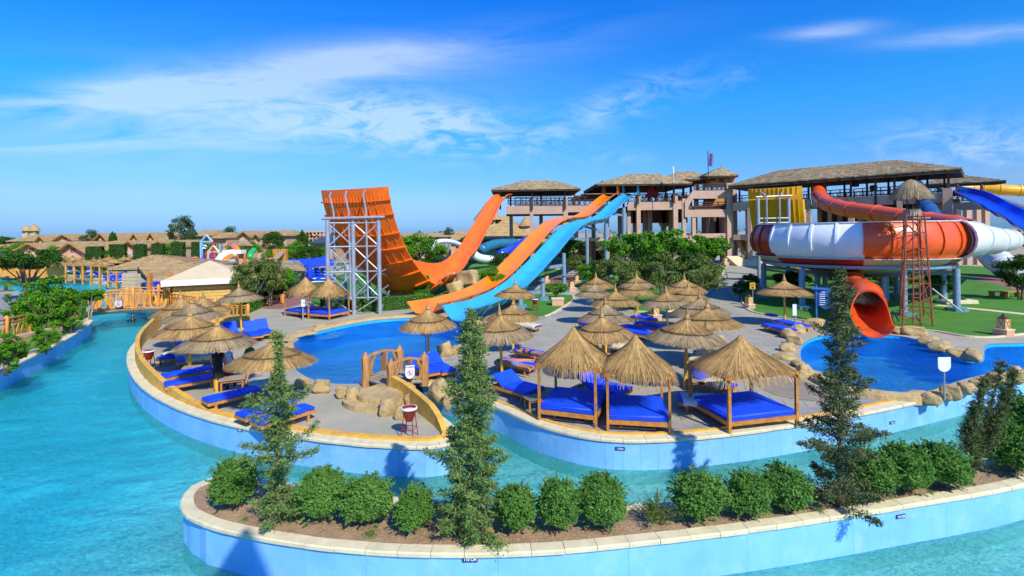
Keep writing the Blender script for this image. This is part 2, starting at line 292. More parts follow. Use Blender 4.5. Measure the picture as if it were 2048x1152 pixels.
def finish(o, smooth_angle=40):   # consistent normals + smooth by angle
    bm = bmesh.new(); bm.from_mesh(o.data); bmesh.ops.recalc_face_normals(bm, faces=bm.faces)
    for f in bm.faces: f.smooth = True
    for e in bm.edges:
        if len(e.link_faces) == 2 and e.calc_face_angle(0) > R(smooth_angle): e.smooth = False
    bm.to_mesh(o.data); bm.free(); return o
def rbox(mb, c, sz, b, rz=0, M3=None, seg=2):
    bm = bmesh.new(); bmesh.ops.create_cube(bm, size=1)
    for v in bm.verts: v.co = Vector((v.co.x * sz[0], v.co.y * sz[1], v.co.z * sz[2]))
    bmesh.ops.bevel(bm, geom=bm.edges[:], offset=b, segments=seg, affect='EDGES')
    m = M3 if M3 is not None else Matrix.Rotation(rz, 3, 'Z'); c = Vector(c)
    bm.verts.index_update(); mb.add([m @ v.co + c for v in bm.verts], [[v.index for v in f.verts] for f in bm.faces]); bm.free()
def copy_tree(o, parent=None):
    c = o.copy(); COL.objects.link(c)
    if parent is not None: c.parent = parent
    for ch in list(o.children): copy_tree(ch, c)
    return c
def inst(proto, used, loc, rz=0, sc=1.0, label=None, group=None):
    if proto.name not in used: used.add(proto.name); o = proto
    else: o = copy_tree(proto)
    o.location = loc; o.rotation_euler = (0, 0, rz); o.scale = sc if hasattr(sc, '__len__') else (sc, sc, sc)
    if label: o['label'] = label
    if group: o['group'] = group
    return o
USED = set()
def smooth_path(pts, n=6, closed=False):
    pts = [Vector(p) for p in pts]; k = len(pts); out = []
    rng = range(k if closed else k - 1)
    for i in rng:
        g = (lambda j: pts[j % k]) if closed else (lambda j: pts[max(0, min(k - 1, j))])
        p0, p1, p2, p3 = g(i - 1), g(i), g(i + 1), g(i + 2)
        for q in range(n):
            t = q / n; out.append(.5 * ((2 * p1) + (p2 - p0) * t + (2 * p0 - 5 * p1 + 4 * p2 - p3) * t * t + (3 * p1 - p0 - 3 * p2 + p3) * t ** 3))
    if not closed: out.append(pts[-1])
    return out
def even(path, step):
    out = [path[0].copy()]; acc = 0; tot = sum((path[i + 1] - path[i]).length for i in range(len(path) - 1)); n = max(2, round(tot / step)); st = tot / n; need = st
    for i in range(len(path) - 1):
        a, b = path[i], path[i + 1]; l = (b - a).length
        while acc + l >= need - 1e-9 and len(out) < n: out.append(a.lerp(b, (need - acc) / l)); need += st
        acc += l
    out.append(path[-1].copy()); return out
def normals2(path):
    out = []
    for i in range(len(path)):
        t = path[min(i + 1, len(path) - 1)] - path[max(i - 1, 0)]; t.z = 0; t.normalize(); out.append(Vector((-t.y, t.x, 0)))
    return out
def pieces(path, prof, step, gap, name, mat, parent, sub=2, jit=0.0, seed=1, limit=300):
    """stones or panels laid end to end along a path; prof = [(offset to the left, z)...] closed"""
    rnd = random.Random(seed); pts = even(path, step / sub); nn = normals2(pts); k = len(prof); cnt = 0
    for a in range(0, len(pts) - sub, sub):
        if cnt >= limit: break
        seg = [p.copy() for p in pts[a:a + sub + 1]]; sn = nn[a:a + sub + 1]
        t0 = (seg[1] - seg[0]).normalized(); t1 = (seg[-1] - seg[-2]).normalized(); seg[0] += t0 * gap / 2; seg[-1] -= t1 * gap / 2
        dz = rnd.uniform(-jit, jit); do = rnd.uniform(-jit, jit)
        vs = [Vector((p.x + n.x * (o + do), p.y + n.y * (o + do), z + dz)) for p, n in zip(seg, sn) for o, z in prof]
        fs = [(i * k + j, (i + 1) * k + j, (i + 1) * k + (j + 1) % k, i * k + (j + 1) % k) for i in range(sub) for j in range(k)]
        fs += [tuple(range(k))[::-1], tuple(sub * k + j for j in range(k))]
        mb = MB(); mb.add(vs, fs); mb.build(name, mat, parent); cnt += 1
def sweep(mb, path, prof, closed_prof=True):
    nn = normals2(path); k = len(prof)
    vs = [Vector((p.x + n.x * o, p.y + n.y * o, z)) for p, n in zip(path, nn) for o, z in prof]; kk = k if closed_prof else k - 1
    mb.add(vs, [(i * k + j, (i + 1) * k + j, (i + 1) * k + (j + 1) % k, i * k + (j + 1) % k) for i in range(len(path) - 1) for j in range(kk)]); return mb
def sheet(name, loops, z, mat, parent=None, **tg):
    ls = [[Vector((p[0], p[1], 0)) for p in lp] for lp in loops]; tris = tessellate_polygon(ls); flat = [p for lp in ls for p in lp]
    fs = []
    for t in tris:
        a, b, c = (flat[i] for i in t)
        fs.append(t if (b - a).cross(c - a).z > 0 else t[::-1])
    mb = MB(); mb.add([(p.x, p.y, z) for p in flat], fs); return mb.build(name, mat, parent, **tg)
def inside(p, poly):
    x, y = p[0], p[1]; r = False; j = len(poly) - 1
    for i in range(len(poly)):
        a, b = poly[i], poly[j]
        if (a[1] > y) != (b[1] > y) and x < (b[0] - a[0]) * (y - a[1]) / (b[1] - a[1]) + a[0]: r = not r
        j = i
    return r
# ------------------------------------------------------------------ the setting: land, rivers, pools
WZ = -0.82; BZ = -1.22
def px(lst): return [G(*p) for p in lst]
P_left = px([(322, 618), (318, 634), (308, 650), (290, 668), (268, 688), (257, 706), (257, 730), (270, 757), (300, 785), (350, 812), (410, 834), (480, 852), (560, 867), (650, 880), (740, 889), (820, 893), (870, 892), (905, 884), (917, 871), (905, 852), (880, 832), (850, 810), (826, 796), (800, 785)])
P_right = px([(845, 766), (870, 776), (905, 788), (945, 799), (980, 809), (1010, 820), (1040, 834), (1080, 850), (1130, 864), (1180, 874), (1240, 880), (1330, 879), (1420, 872), (1500, 863), (1600, 848), (1700, 831), (1800, 811), (1900, 789), (2000, 766), (2090, 746)]) + [Vector((24, 20.5, 0)), Vector((34, 24, 0)), Vector((46, 27, 0))]
P_bank = [Vector((-13, -9, 0)), Vector((-14, 2, 0)), Vector((-17, 12, 0))] + px([(0, 745), (60, 715), (110, 690), (150, 668), (176, 650), (183, 638), (170, 622), (140, 606), (90, 594), (40, 584), (0, 578), (-160, 572)])
P_far = [Vector((q.x, q.y, 0)) for q in (G(*p, WZ) for p in [(-160, 553), (0, 555), (70, 557), (130, 561), (200, 569), (260, 582), (298, 600)])]
SL = smooth_path(P_left, 6); SR = smooth_path(P_right, 6); SB = smooth_path(P_bank, 6); SF = smooth_path(P_far, 6)
hole_river = SB + SF + SL + SR + [Vector((46, -9, 0))]
P_pool1 = px([(738, 764), (700, 768), (650, 765), (612, 753), (585, 732), (570, 708), (575, 688), (600, 673), (650, 660), (700, 649), (760, 640), (830, 636), (880, 638), (940, 643), (985, 650), (1008, 661), (1003, 674), (980, 685), (925, 697), (880, 707), (862, 720), (850, 735), (815, 744), (775, 752)])
SP1 = smooth_path(P_pool1, 5, True)
P_pool2 = px([(1650, 765), (1618, 742), (1602, 715), (1604, 692), (1625, 677), (1665, 669), (1730, 668), (1800, 672), (1845, 683), (1885, 702), (1925, 716), (1966, 716), (1975, 690), (2048, 686), (2300, 676), (2300, 712), (2048, 738), (1985, 746), (1930, 758), (1885, 773), (1840, 789), (1790, 789), (1720, 779)])
SP2 = smooth_path(P_pool2, 5, True)
B0, B1 = -900.0, 900.0
# one land sheet to the horizon, with the rivers and pools cut out of it
land = sheet('ground', [[(-60, -14), (90, -14), (90, 130), (-100, 130), (-100, -14)], hole_river, SP1, SP2], 0.0, M['concrete'], kind='structure')
sheet('desert_ground', [[(-2500, -600), (2500, -600), (2500, 3500), (-2500, 3500)], [(-100, -14), (90, -14), (90, 130), (-100, 130)]], -.004, M['sand'], kind='structure')
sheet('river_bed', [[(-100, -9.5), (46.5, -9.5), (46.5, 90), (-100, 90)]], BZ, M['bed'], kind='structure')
sheet('water', [hole_river], WZ, M['riverwater'], kind='structure')
sheet('pool_floor', [SP1], -1.5, M['poolpaint'], kind='structure'); sheet('pool_floor', [SP2], -1.5, M['poolpaint'], kind='structure')
sheet('pool_water', [SP1], -.16, M['poolwater'], kind='structure'); sheet('pool_water', [SP2], -.16, M['poolwater'], kind='structure')
for nm, lp in (('pool_wall', SP1), ('pool_wall', SP2)):
    mb = MB(); sweep(mb, lp + lp[:1], [(0, -1.5), (0, -.02)], False); mb.build(nm, M['poolpaint'], kind='structure')
# river walls: a backing skin, wall panels and coping stones along the banks in view
wall_prof = [(0, BZ), (0, -.07), (.05, -.07), (.05, BZ)]
cope_prof = [(-.05, -.06), (-.05, .0), (-.03, .025), (.27, .03), (.27, .002)]
isl_cope = [(-.05, -.06), (-.05, .0), (-.03, .025), (.19, .03), (.19, .002)]
def bank(path, name, step, lim=300, wall_step=None, cp=cope_prof, seed=1):
    o = MB(); sweep(o, path, [(.06, BZ), (.06, -.01)], False); b = o.build(name, M['wallpaint'], kind='structure')
    pieces(path, wall_prof, wall_step or step, .004, 'wall_panel', M['wallpaint'], b, 2, .0015, seed, lim)
    pieces(path, cp, step, .010, 'coping_stone', M['cope'], b, 2, .004, seed + 1, lim); return b
bank(SL, 'river_wall', .62, 200, .7); bank(SR, 'river_wall', .62, 90, .48, seed=5); bank(SB, 'river_wall', .9, 70, 1.2, seed=9)
o = MB(); sweep(o, SF, [(.0, BZ), (.0, .03), (.5, .03)], False); o.build('far_river_wall', M['cope'], kind='structure')
P_isl = px([(366, 1008), (378, 1030), (430, 1052), (520, 1073), (640, 1091), (780, 1103), (940, 1106), (1100, 1100), (1200, 1092), (1400, 1070), (1600, 1043), (1800, 1011), (2048, 966)]) + [Vector((13.4, 12.3, 0)), Vector((18, 14, 0)), Vector((20, 15.6, 0)), Vector((18, 15.5, 0))] + px([(2048, 905), (1900, 930), (1750, 958), (1600, 985), (1400, 1005), (1200, 1012), (1040, 1012), (870, 1003), (700, 988), (560, 968), (450, 956), (400, 966), (374, 985)])
SI = smooth_path(P_isl, 6, True)
isl = sheet('planter_ground', [SI], 0.0, M['soil'], kind='structure')
bank(SI + SI[:2], 'planter_wall', .60, 100, 2.4, isl_cope, seed=13)
# rough soil: a clod-strewn skin over the planter
rnd = random.Random(4); mb = MB()
for _ in range(4200):
    x = rnd.uniform(-7, 14); y = rnd.uniform(8.6, 14.5)
    if not inside((x, y), SI): continue
    r = rnd.uniform(.008, .03); a = rnd.random() * 6; vs = [Vector((x + r * math.cos(a + k * 2.1) * rnd.uniform(.7, 1.3), y + r * math.sin(a + k * 2.1) * rnd.uniform(.7, 1.3), .0)) for k in range(3)] + [Vector((x, y, r * rnd.uniform(.6, 1.2)))]
    mb.add(vs, [(0, 1, 3), (1, 2, 3), (2, 0, 3)])
mb.build('soil_clods', M['soil'], kind='stuff')
# ochre parapet just inside the coping
def parapet(path, hf, o0, o1, name, nmat=None, **t):
    nn = normals2(path); k = len(path); vs = []
    for i, (p, n) in enumerate(zip(path, nn)):
        h = hf(i / (k - 1)); j = .012 * noise.noise(Vector((i * .7, 3, 0)))
        for o, z in ((o0, 0), (o0 + .01, h), (o1 + j, h + j), (o1 + .02, 0)): vs.append(Vector((p.x + n.x * o, p.y + n.y * o, z)))
    mb = MB(); mb.add(vs, [(i * 4 + j, (i + 1) * 4 + j, (i + 1) * 4 + j + 1, i * 4 + j + 1) for i in range(k - 1) for j in range(3)] + [(0, 1, 2, 3), tuple((k - 1) * 4 + j for j in (3, 2, 1, 0))])
    return mb.build(name, nmat or M['ochre'], kind='structure', **t)
n1 = len(SL)
def lerp_tab(t, tab):
    for (a, va), (b, vb) in zip(tab, tab[1:]):
        if t <= b: return va + (vb - va) * (t - a) / (b - a)
    return tab[-1][1]
parapet(SL, lambda t: lerp_tab(t, ((0, 1.0), (.12, .85), (.22, .62), (.33, .5), (.42, .10), (.76, .09), (.80, .12), (.86, .5), (1, .72))), .27, .46, 'ochre_parapet')
parapet(SR, lambda t: .06, .27, .40, 'ochre_parapet')
# paving of the right terrace, stone by stone
terr = [p + n * .52 for p, n in zip(SR, normals2(SR))][:int(len(SR) * .92)]
terr_poly = [p for p in terr] + px([(2048, 745), (1985, 755), (1890, 780), (1850, 800), (1790, 802), (1700, 790), (1640, 778), (1590, 745), (1580, 705), (1590, 675), (1620, 655), (1560, 632), (1500, 618), (1470, 600), (1450, 565), (1440, 545), (1415, 590), (1380, 612), (1330, 627), (1240, 622), (1180, 612), (1150, 600), (1120, 625), (1060, 640), (1030, 665), (1010, 685), (940, 703), (895, 715), (870, 745), (880, 770)])
deck = sheet('paved_terrace', [terr_poly], .004, M['joint'], kind='structure')
cells = []
ang = R(-14); ca, sa = math.cos(ang), math.sin(ang); TX, TY = .62, .46
for i in range(-70, 90):
    for j in range(0, 130):
        ox = (.5 if j % 2 else 0)
        qs = [((i + ox + a) * TX, (j + b) * TY) for a, b in ((.5, .5), (0.02, .02), (.98, .02), (.98, .98), (.02, .98))]
        ws = [(x * ca - y * sa, x * sa + y * ca) for x, y in qs]
        if ws[0][1] > 47 or ws[0][1] < 11: continue
        if all(inside(q, terr_poly) for q in ws): cells.append(ws)
cells.sort(key=lambda c: c[0][1] + abs(c[0][0]) * .1)
tme = None; rnd = random.Random(2)
stf = MB()
for q, c in enumerate(cells):
    if q < 300:
        if tme is None:
            mb = MB(); mb.box((0, 0, .006), (TX - .014, TY - .014, .016), 0, top=.99); o = mb.build('paving_stone', M['tile'], deck, local=True); tme = o.data
        else:
            o = bpy.data.objects.new('paving_stone', tme); COL.objects.link(o); o.parent = deck
        o.location = (c[0][0], c[0][1], rnd.uniform(0, .004)); o.rotation_euler = (rnd.uniform(-.003, .003), rnd.uniform(-.003, .003), ang)
    else: stf.box((c[0][0], c[0][1], .006 + rnd.uniform(0, .003)), (TX - .014, TY - .014, .016), ang)
stf.build('paving_stones', M['tile'], deck, kind='stuff')
# lawns and paths
def lawn(name, pts, mat, z=.010, world=None):
    p = smooth_path(px(pts) + (world or []), 3, True); return sheet(name, [p], z, M[mat], kind='structure'), p
LW = []
LW.append(lawn('lawn', [(1482, 585), (1484, 606), (1500, 622), (1545, 632), (1600, 640), (1650, 648), (1700, 652), (1800, 655), (1870, 662), (1930, 672), (1990, 674), (2048, 668), (2200, 655), (2300, 610), (2100, 545), (1900, 530), (1700, 528), (1560, 532), (1520, 545), (1495, 565)], 'lawn'))
LW.append(lawn('lawn', [(1165, 588), (1200, 606), (1245, 618), (1330, 622), (1378, 608), (1412, 585), (1440, 552), (1448, 534), (1380, 520), (1290, 520), (1200, 530), (1160, 545), (1150, 565)], 'lawn'))
LW.append(lawn('lawn', [(1046, 598), (1075, 588), (1140, 590), (1142, 600), (1108, 622), (1085, 632), (1050, 636), (1000, 632), (1000, 612)], 'lawn'))
LW.append(lawn('lawn', [(655, 618), (760, 622), (870, 610), (960, 590), (1040, 576), (1128, 560), (1120, 540), (1000, 530), (860, 535), (700, 545), (640, 570), (620, 598)], 'lawn'))
LW.append(lawn('lawn', [(498, 600), (540, 600), (600, 586), (640, 570), (655, 550), (600, 545), (520, 555), (480, 575)], 'lawn'))
LW.append(lawn('lawn', [(0, 720), (60, 700), (110, 680), (150, 655), (140, 632), (60, 640), (0, 660), (-200, 700), (-150, 760)], 'lawn'))
lawn('lawn', [(0, 550), (120, 552), (220, 545), (420, 535), (650, 532), (900, 530), (1100, 528), (1100, 515), (700, 512), (300, 510), (0, 520)], 'lawn', .006)
lawn('brick_path', [(505, 610), (560, 618), (620, 600), (650, 580), (640, 572), (600, 585), (560, 596)], 'brickpath', .016)
lawn('brick_path', [(1065, 565), (1110, 572), (1160, 560), (1150, 550), (1100, 552)], 'brickpath', .016)
lawn('brick_path', [(2048, 585), (2000, 570), (1950, 560), (1950, 553), (2010, 555), (2100, 570)], 'brickpath', .016)
lawn('paved_circle', [(-60, 600), (0, 588), (40, 592), (52, 612), (40, 634), (-40, 648), (-160, 640)], 'joint', .014)
def strip(name, pts, wd, mat, z0, z1, step=None):
    p = smooth_path(px(pts), 6); mb = MB(); sweep(mb, p, [(0, z0), (0, z1), (wd, z1), (wd, z0)]); return mb.build(name, M[mat], kind='structure')
strip('lawn_kerb', [(1450, 535), (1440, 555), (1412, 588), (1378, 610), (1330, 624), (1245, 620), (1200, 608), (1163, 588)], .14, 'cope', 0, .08)
strip('lawn_kerb', [(1520, 543), (1493, 566), (1480, 585), (1484, 607), (1500, 623), (1545, 633), (1600, 641), (1650, 649)], .14, 'cope', 0, .08)
strip('lawn_kerb', [(1800, 657), (1870, 664), (1930, 674), (1990, 676), (2048, 670), (2200, 657)], .14, 'cope', 0, .08)
strip('lawn_kerb', [(1143, 590), (1144, 601), (1110, 624), (1086, 634)], .14, 'cope', 0, .08)
strip('stone_path', [(1868, 612), (1930, 618), (1990, 624), (2060, 632)], .8, 'cope', .005, .03)
# sandy border round the near rim of the first pool and behind it
for nm, pts, wd in (('pool_border', [(1010, 660), (985, 648), (940, 641), (880, 636), (830, 634), (760, 638), (700, 647), (650, 658), (600, 671), (575, 686)], 1.1),):
    p = smooth_path(px(pts), 6); nn = normals2(p); mb = MB(); k = len(p); prof = [(-.12, -.2), (-.08, .02), (.0, .09), (.4, .12), (.9, .08), (1.25, .0)]
    vs = [Vector((a.x - n.x * o * (1 + .15 * math.sin(i * .9)), a.y - n.y * o * (1 + .15 * math.sin(i * .9)), z + .03 * noise.noise(Vector((i * .5, o * 4, 1))))) for i, (a, n) in enumerate(zip(p, nn)) for o, z in prof]
    mb.add(vs, [(i * 6 + j, i * 6 + j + 1, (i + 1) * 6 + j + 1, (i + 1) * 6 + j) for i in range(k - 1) for j in range(5)]); finish(mb.build(nm, M['rock'], kind='structure'), 60)
# entry steps of the first pool: pale arcs just under the surface
sc = G(640, 661, -.2)
for k_, r_ in enumerate((.6, 1.05, 1.5)):
    mb = MB(); mb.lathe([(0.01, 0), (r_, 0), (r_, -.15), (0.01, -.15)], (sc.x, sc.y, -.10 - .12 * k_), 28); mb.build('pool_step', M['whitepaint'], kind='structure')
# ------------------------------------------------------------------ boulders
def rock_mesh(seed):
    bm = bmesh.new(); bmesh.ops.create_icosphere(bm, subdivisions=3, radius=1); rr = random.Random(seed)
    cuts = [(Vector((rr.uniform(-1, 1), rr.uniform(-1, 1), rr.uniform(-.5, .8))).normalized(), rr.uniform(.48, .78)) for _ in range(12)] + [(Vector((rr.uniform(-.3, .3), rr.uniform(-.3, .3), 1)).normalized(), .55)]
    for v in bm.verts:
        c = v.co.copy()
        for n, d in cuts:
            e = c.dot(n) - d
            if e > 0: c -= n * e * .97
        c += v.co.normalized() * (.16 * noise.noise(c * 1.7 + Vector((seed, 0, 0))) + .08 * noise.noise(c * 5 + Vector((0, seed, 0))))
        v.co = c
    for f in bm.faces: f.smooth = True
    for e in bm.edges:
        if e.calc_face_angle(0) > R(24): e.smooth = False
    me = bpy.data.meshes.new('boulder'); bm.to_mesh(me); bm.free(); me.materials.append(M['rock']); return me
ROCKS = [rock_mesh(s) for s in range(7)]
rr = random.Random(8)
def rock(pxx, py, wpx, hpx, label, group=None, dr=None):
    g = G(pxx, py); s = F / g.y; o = bpy.data.objects.new('boulder', ROCKS[rr.randrange(7)]); COL.objects.link(o)
    wx = wpx / s / 2 * 1.1; wz = hpx / s / 2 * 1.15; d = dr or wx * rr.uniform(.7, 1.0)
    o.location = (g.x, g.y + d * .5, wz * .62); o.scale = (wx, d, wz); o.rotation_euler = (rr.uniform(-.1, .1), rr.uniform(-.1, .1), rr.uniform(-.3, .3))
    return tag(o, label, 'boulder', group)
rock(638, 786, 52, 36, 'big square tan boulder on the near rim, left of the leaning rock')
rock(681, 797, 44, 34, 'tan boulder between the square boulder and the stone steps')
rock(706, 809, 40, 46, 'tall leaning tan boulder against the left side of the stone steps')
rock(602, 778, 40, 30, 'low tan boulder half behind the first conifer at the pool rim')
rock(776, 834, 46, 50, 'angular tan boulder at the right foot of the stone steps')
rock(801, 840, 28, 36, 'rounded boulder behind the red bowl, against the ochre parapet')
rock(825, 812, 34, 40, 'boulder topping the end of the ochre parapet beside the footbridge')
rock(878, 800, 56, 54, 'tall sandy boulder on the far bank of the channel, right of the footbridge')
rock(897, 812, 22, 50, 'narrow upright slab of rock standing in the channel beside the tall boulder')
rock(892, 714, 36, 40, 'tan boulder at the pool rim right of the blue loungers, left one of a pair')
rock(917, 710, 30, 28, 'smaller tan boulder at the pool rim, right one of a pair')
rock(948, 655, 40, 24, 'pale boulder beside the mouth of the blue slide')
rock(985, 652, 44, 20, 'flat pale boulder at the pool corner under the thatched umbrella')
rock(852, 633, 24, 18, 'small boulder between the orange slide mouth and the hedge')
rock(575, 700, 30, 18, 'low sandy rock on the left rim of the slide pool'); rock(560, 712, 34, 22, 'sandy rock beside the left corner of the slide pool')
rock(600, 672, 60, 14, 'long low rock at the top left rim of the slide pool'); rock(640, 655, 50, 10, 'flat low rock behind the pool entry steps')
rock(1180, 696, 40, 38, 'grey brown rock bin seat standing between the umbrellas on the terrace')
rock(1443, 690, 36, 26, 'tan rock behind the umbrella with cream towels')
rock(1172, 700, 24, 26, 'small rock leaning against the rock bin seat')
gR = 'boulders round the right slide pool'
for o_, a in zip(('farthest', 'second farthest', 'third farthest', 'third nearest', 'second nearest', 'nearest'), ((1600, 668, 30, 26), (1578, 678, 34, 30), (1596, 690, 30, 24), (1582, 704, 36, 24), (1575, 722, 44, 22), (1600, 735, 36, 20))): rock(*a, o_ + ' tan boulder in the row on the left rim of the right pool', gR + ', left rim')
rock(1612, 758, 44, 40, 'round boulder at the near left corner of the right slide pool'); rock(1640, 656, 46, 24, 'flat boulder left of the red chute'); rock(1670, 655, 36, 20, 'boulder touching the left side of the red chute')
for o_, a in zip(('first', 'second', 'third', 'fourth', 'fifth'), ((1800, 668, 40, 20), (1838, 672, 44, 26), (1868, 690, 40, 22), (1890, 702, 44, 26), (1925, 714, 40, 22))): rock(*a, o_ + ' boulder from the red chute along the far rim of the right pool', gR + ', far rim')
rock(1950, 724, 40, 38, 'dark upright boulder where the far rim meets the pale canal wall')
for o_, a in zip(('first', 'second', 'third', 'fourth', 'fifth', 'sixth', 'seventh'), ((1870, 808, 40, 26), (1895, 800, 26, 20), (1912, 796, 38, 34), (1945, 786, 40, 26), (1975, 778, 50, 28), (2005, 768, 50, 34), (2040, 762, 40, 40))): rock(*a, o_ + ' brown boulder from the left in the row by the shield sign', gR + ', near rim')
p = [G(1620, 752), G(1650, 770), G(1700, 787), G(1760, 797), G(1820, 801), G(1850, 797)]; p = smooth_path(p, 6); mb = MB(); nn = normals2(p); prof = [(-.25, -.1), (-.2, .16), (.0, .26), (.3, .2), (.4, -.3)]
vs = [Vector((a.x + n.x * o, a.y + n.y * o, z + .05 * noise.noise(Vector((i * .4, o, 0))))) for i, (a, n) in enumerate(zip(p, nn)) for o, z in prof]
mb.add(vs, [(i * 5 + j, i * 5 + j + 1, (i + 1) * 5 + j + 1, (i + 1) * 5 + j) for i in range(len(p) - 1) for j in range(4)]); finish(mb.build('pool_rim', M['rock'], kind='structure'), 50)
# half round stone steps up to the footbridge
st = thing('stone_steps', 'two half round sandstone steps leading up to the small wooden footbridge', 'steps', G(758, 800))
for k_, (r_, z0_, z1_) in enumerate(((1.25, 0, .17), (.85, .17, .34))):
    mb = MB(); c = G(772, 803); pts = [(c.x + r_ * math.cos(a) * 1.15, c.y + r_ * math.sin(a) * .9) for a in [R(150 + k * 13) for k in range(12)]]
    pts += [(c.x + .9, c.y + .6), (c.x + .5, c.y + 1.2), (c.x - .5, c.y + .9)]; mb.prism(pts, z0_, z1_); finish(mb.build('step', M['rock'], st), 40)

M['damp'] = material('damp_matting', (.26, .19, .11), (.34, .27, .19), .6, 1.5, .2)
pw = smooth_path(px([(1512, 764), (1592, 760), (1640, 776), (1692, 802), (1640, 803), (1588, 799), (1538, 786)]), 4, True); sheet('damp_patch', [pw], .026, M['damp'], kind='structure')
# ------------------------------------------------------------------ slides
def sweep3(pts, prof_f, a=0, b=None):
    """sweep an open-topped profile [(lateral, up)...] along 3-D points between indices a..b; returns verts, faces"""
    b = len(pts) if b is None else b; vs = []; k = None
    for i in range(a, b):
        t = (pts[min(i + 1, len(pts) - 1)] - pts[max(i - 1, 0)]).normalized(); lat = t.cross(Vector((0, 0, 1))); lat.normalize(); up = lat.cross(t)
        pr = prof_f(i / (len(pts) - 1)); k = len(pr); vs += [pts[i] + lat * x + up * z for x, z in pr]
    n = b - a
    fs = [(i * k + j, i * k + (j + 1) % k, (i + 1) * k + (j + 1) % k, (i + 1) * k + j) for i in range(n - 1) for j in range(k)]
    fs += [tuple(range(k))[::-1], tuple((n - 1) * k + j for j in range(k))]
    return vs, fs
def uprof(wd, depth, th=.07, lip=.10, flare=.0, n=8, lrise=0.0):
    """closed U cross section"""
    inn = []
    for i in range(n + 1):
        a = -1 + 2 * i / n; x = a * wd / 2; z = depth * max(0, (abs(a) - .35) / .65) ** 2.0
        if a < 0: z += lrise * max(0, (-a - .35) / .65) ** 2
        inn.append((x, z))
    out = [(x * (1 + 2 * th / wd), z - th if 0 < i < n else z) for i, (x, z) in enumerate(inn)]
    out[0] = (-wd / 2 - lip, inn[0][1] - .02); out[-1] = (wd / 2 + lip, inn[-1][1] - .02)
    o2 = [(wd / 2 + lip, inn[-1][1] - .10), (wd / 2 + th, inn[-1][1] - .12)] + [(x, z - th) for x, z in inn[::-1][1:-1]] + [(-wd / 2 - th, inn[0][1] - .12), (-wd / 2 - lip, inn[0][1] - .10)]
    return [out[0]] + inn + [out[-1]] + o2
def slide(name, label, cat, path, prof_f, mat, nsec, fl_mat=None, group=None, prof_fl=None, secname='slide_section'):
    """fibreglass slide: sections bolted together, a proud flange at every joint"""
    t = thing(name, label, cat, (path[-1].x, path[-1].y, 0), 0, group); n = len(path); idx = [round(i * (n - 1) / nsec) for i in range(nsec + 1)]
    for a, b in zip(idx, idx[1:]):
        v, f = sweep3(path, prof_f, a, b + 1); mb = MB(); mb.add(v, f); finish(mb.build(secname, mat, t), 50)
    for a in idx[1:-1]:
        p = path[a]; d = (path[a + 1] - path[a - 1]).normalized() * .05; tt = a / (n - 1)
        def fp(_t): 
            pr = prof_f(tt); cx = 0; return [(x * 1.03, z - .09 if q >= len(pr) - (len(pr) - 11) else z) for q, (x, z) in enumerate(pr)]
        pr = prof_f(tt); m = len(pr); lat = d.cross(Vector((0, 0, 1))).normalized(); up = lat.cross(d.normalized())
        # flange: ring around the underside only
        nin = 11; under = [pr[0]] + pr[nin:][::-1]
        und = pr[nin - 1:] + [pr[0]]
        vs = []
        for s_ in (-1, 1):
            for x, z in und: vs.append(p + d * s_ + lat * x * 1.0 + up * (z + .005))
            for x, z in und: vs.append(p + d * s_ + lat * x * 1.05 + up * (z - .10))
        q = len(und); fs = []
        for j in range(q - 1):
            fs += [(j, j + 1, q + j + 1, q + j), (2 * q + j, 3 * q + j, 3 * q + j + 1, 2 * q + j + 1), (q + j, q + j + 1, 3 * q + j + 1, 3 * q + j)]
        mb = MB(); mb.add(vs, fs); mb.build('flange', fl_mat or mat, t)
    return t
def plan(px0, py0, d0, px1, py1, d1, way):
    a = D(px0, py0, d0); b = D(px1, py1, d1); m = (b.x - a.x) / (b.y - a.y); out = []
    for x, y in way:
        k, _ = ray(x, y); d = (a.x - m * a.y) / (k - m); out.append(D(x, y, d))
    return out
w2 = [(1222, 392), (1210, 400), (1185, 422), (1168, 436), (1152, 441), (1132, 443), (1110, 450), (1088, 467), (1057, 501), (1020, 541), (985, 572), (948, 592), (910, 605), (870, 617), (846, 627)]
w3 = [(1262, 391), (1248, 400), (1225, 421), (1208, 438), (1190, 446), (1170, 450), (1148, 460), (1127, 479), (1103, 507), (1076, 537), (1044, 570), (1010, 596), (975, 613), (945, 626), (920, 641)]
p2 = plan(846, 627, 34.5, 1222, 392, 86, w2); p3 = plan(920, 643, 31.3, 1262, 391, 86, w3)
p2 = smooth_path(p2, 5); p3 = smooth_path(p3, 5)
slide('water_slide', 'long orange open slide running beside the blue one into the pool', 'water slide', p2, lambda t: uprof(1.95 + .5 * max(0, (t - .88) * 8), .55 + .25 * (t > .9) * (t - .9) * 10), M['orange'], 12)
slide('water_slide', 'long turquoise blue open slide ending in the pool', 'water slide', p3, lambda t: uprof(1.95 + .4 * max(0, (t - .88) * 8), .58 + .35 * max(0, (t - .9) * 10)), M['cyan'], 12)
def slide_gate(p, mat, label):   # the two upright side fins at a slide's start
    t = thing('slide_entrance', label, 'slide entrance', (p[0].x, p[0].y, p[0].z))
    for s_ in (-1, 1):
        mb = MB(); lat = (p[0] - p[2]).cross(Vector((0, 0, 1))).normalized(); c = p[0] + lat * s_ * 1.25 + Vector((0, 0, .95)); mb.beam(c - (p[0] - p[1]).normalized() * .6, c + (p[0] - p[1]).normalized() * .9, .22, 1.5); mb.build('side_fin', mat, t)
slide_gate(p2, M['orange'], 'orange entrance fins at the top of the long orange slide'); slide_gate(p3, M['cyan'], 'turquoise entrance fins at the top of the blue slide')
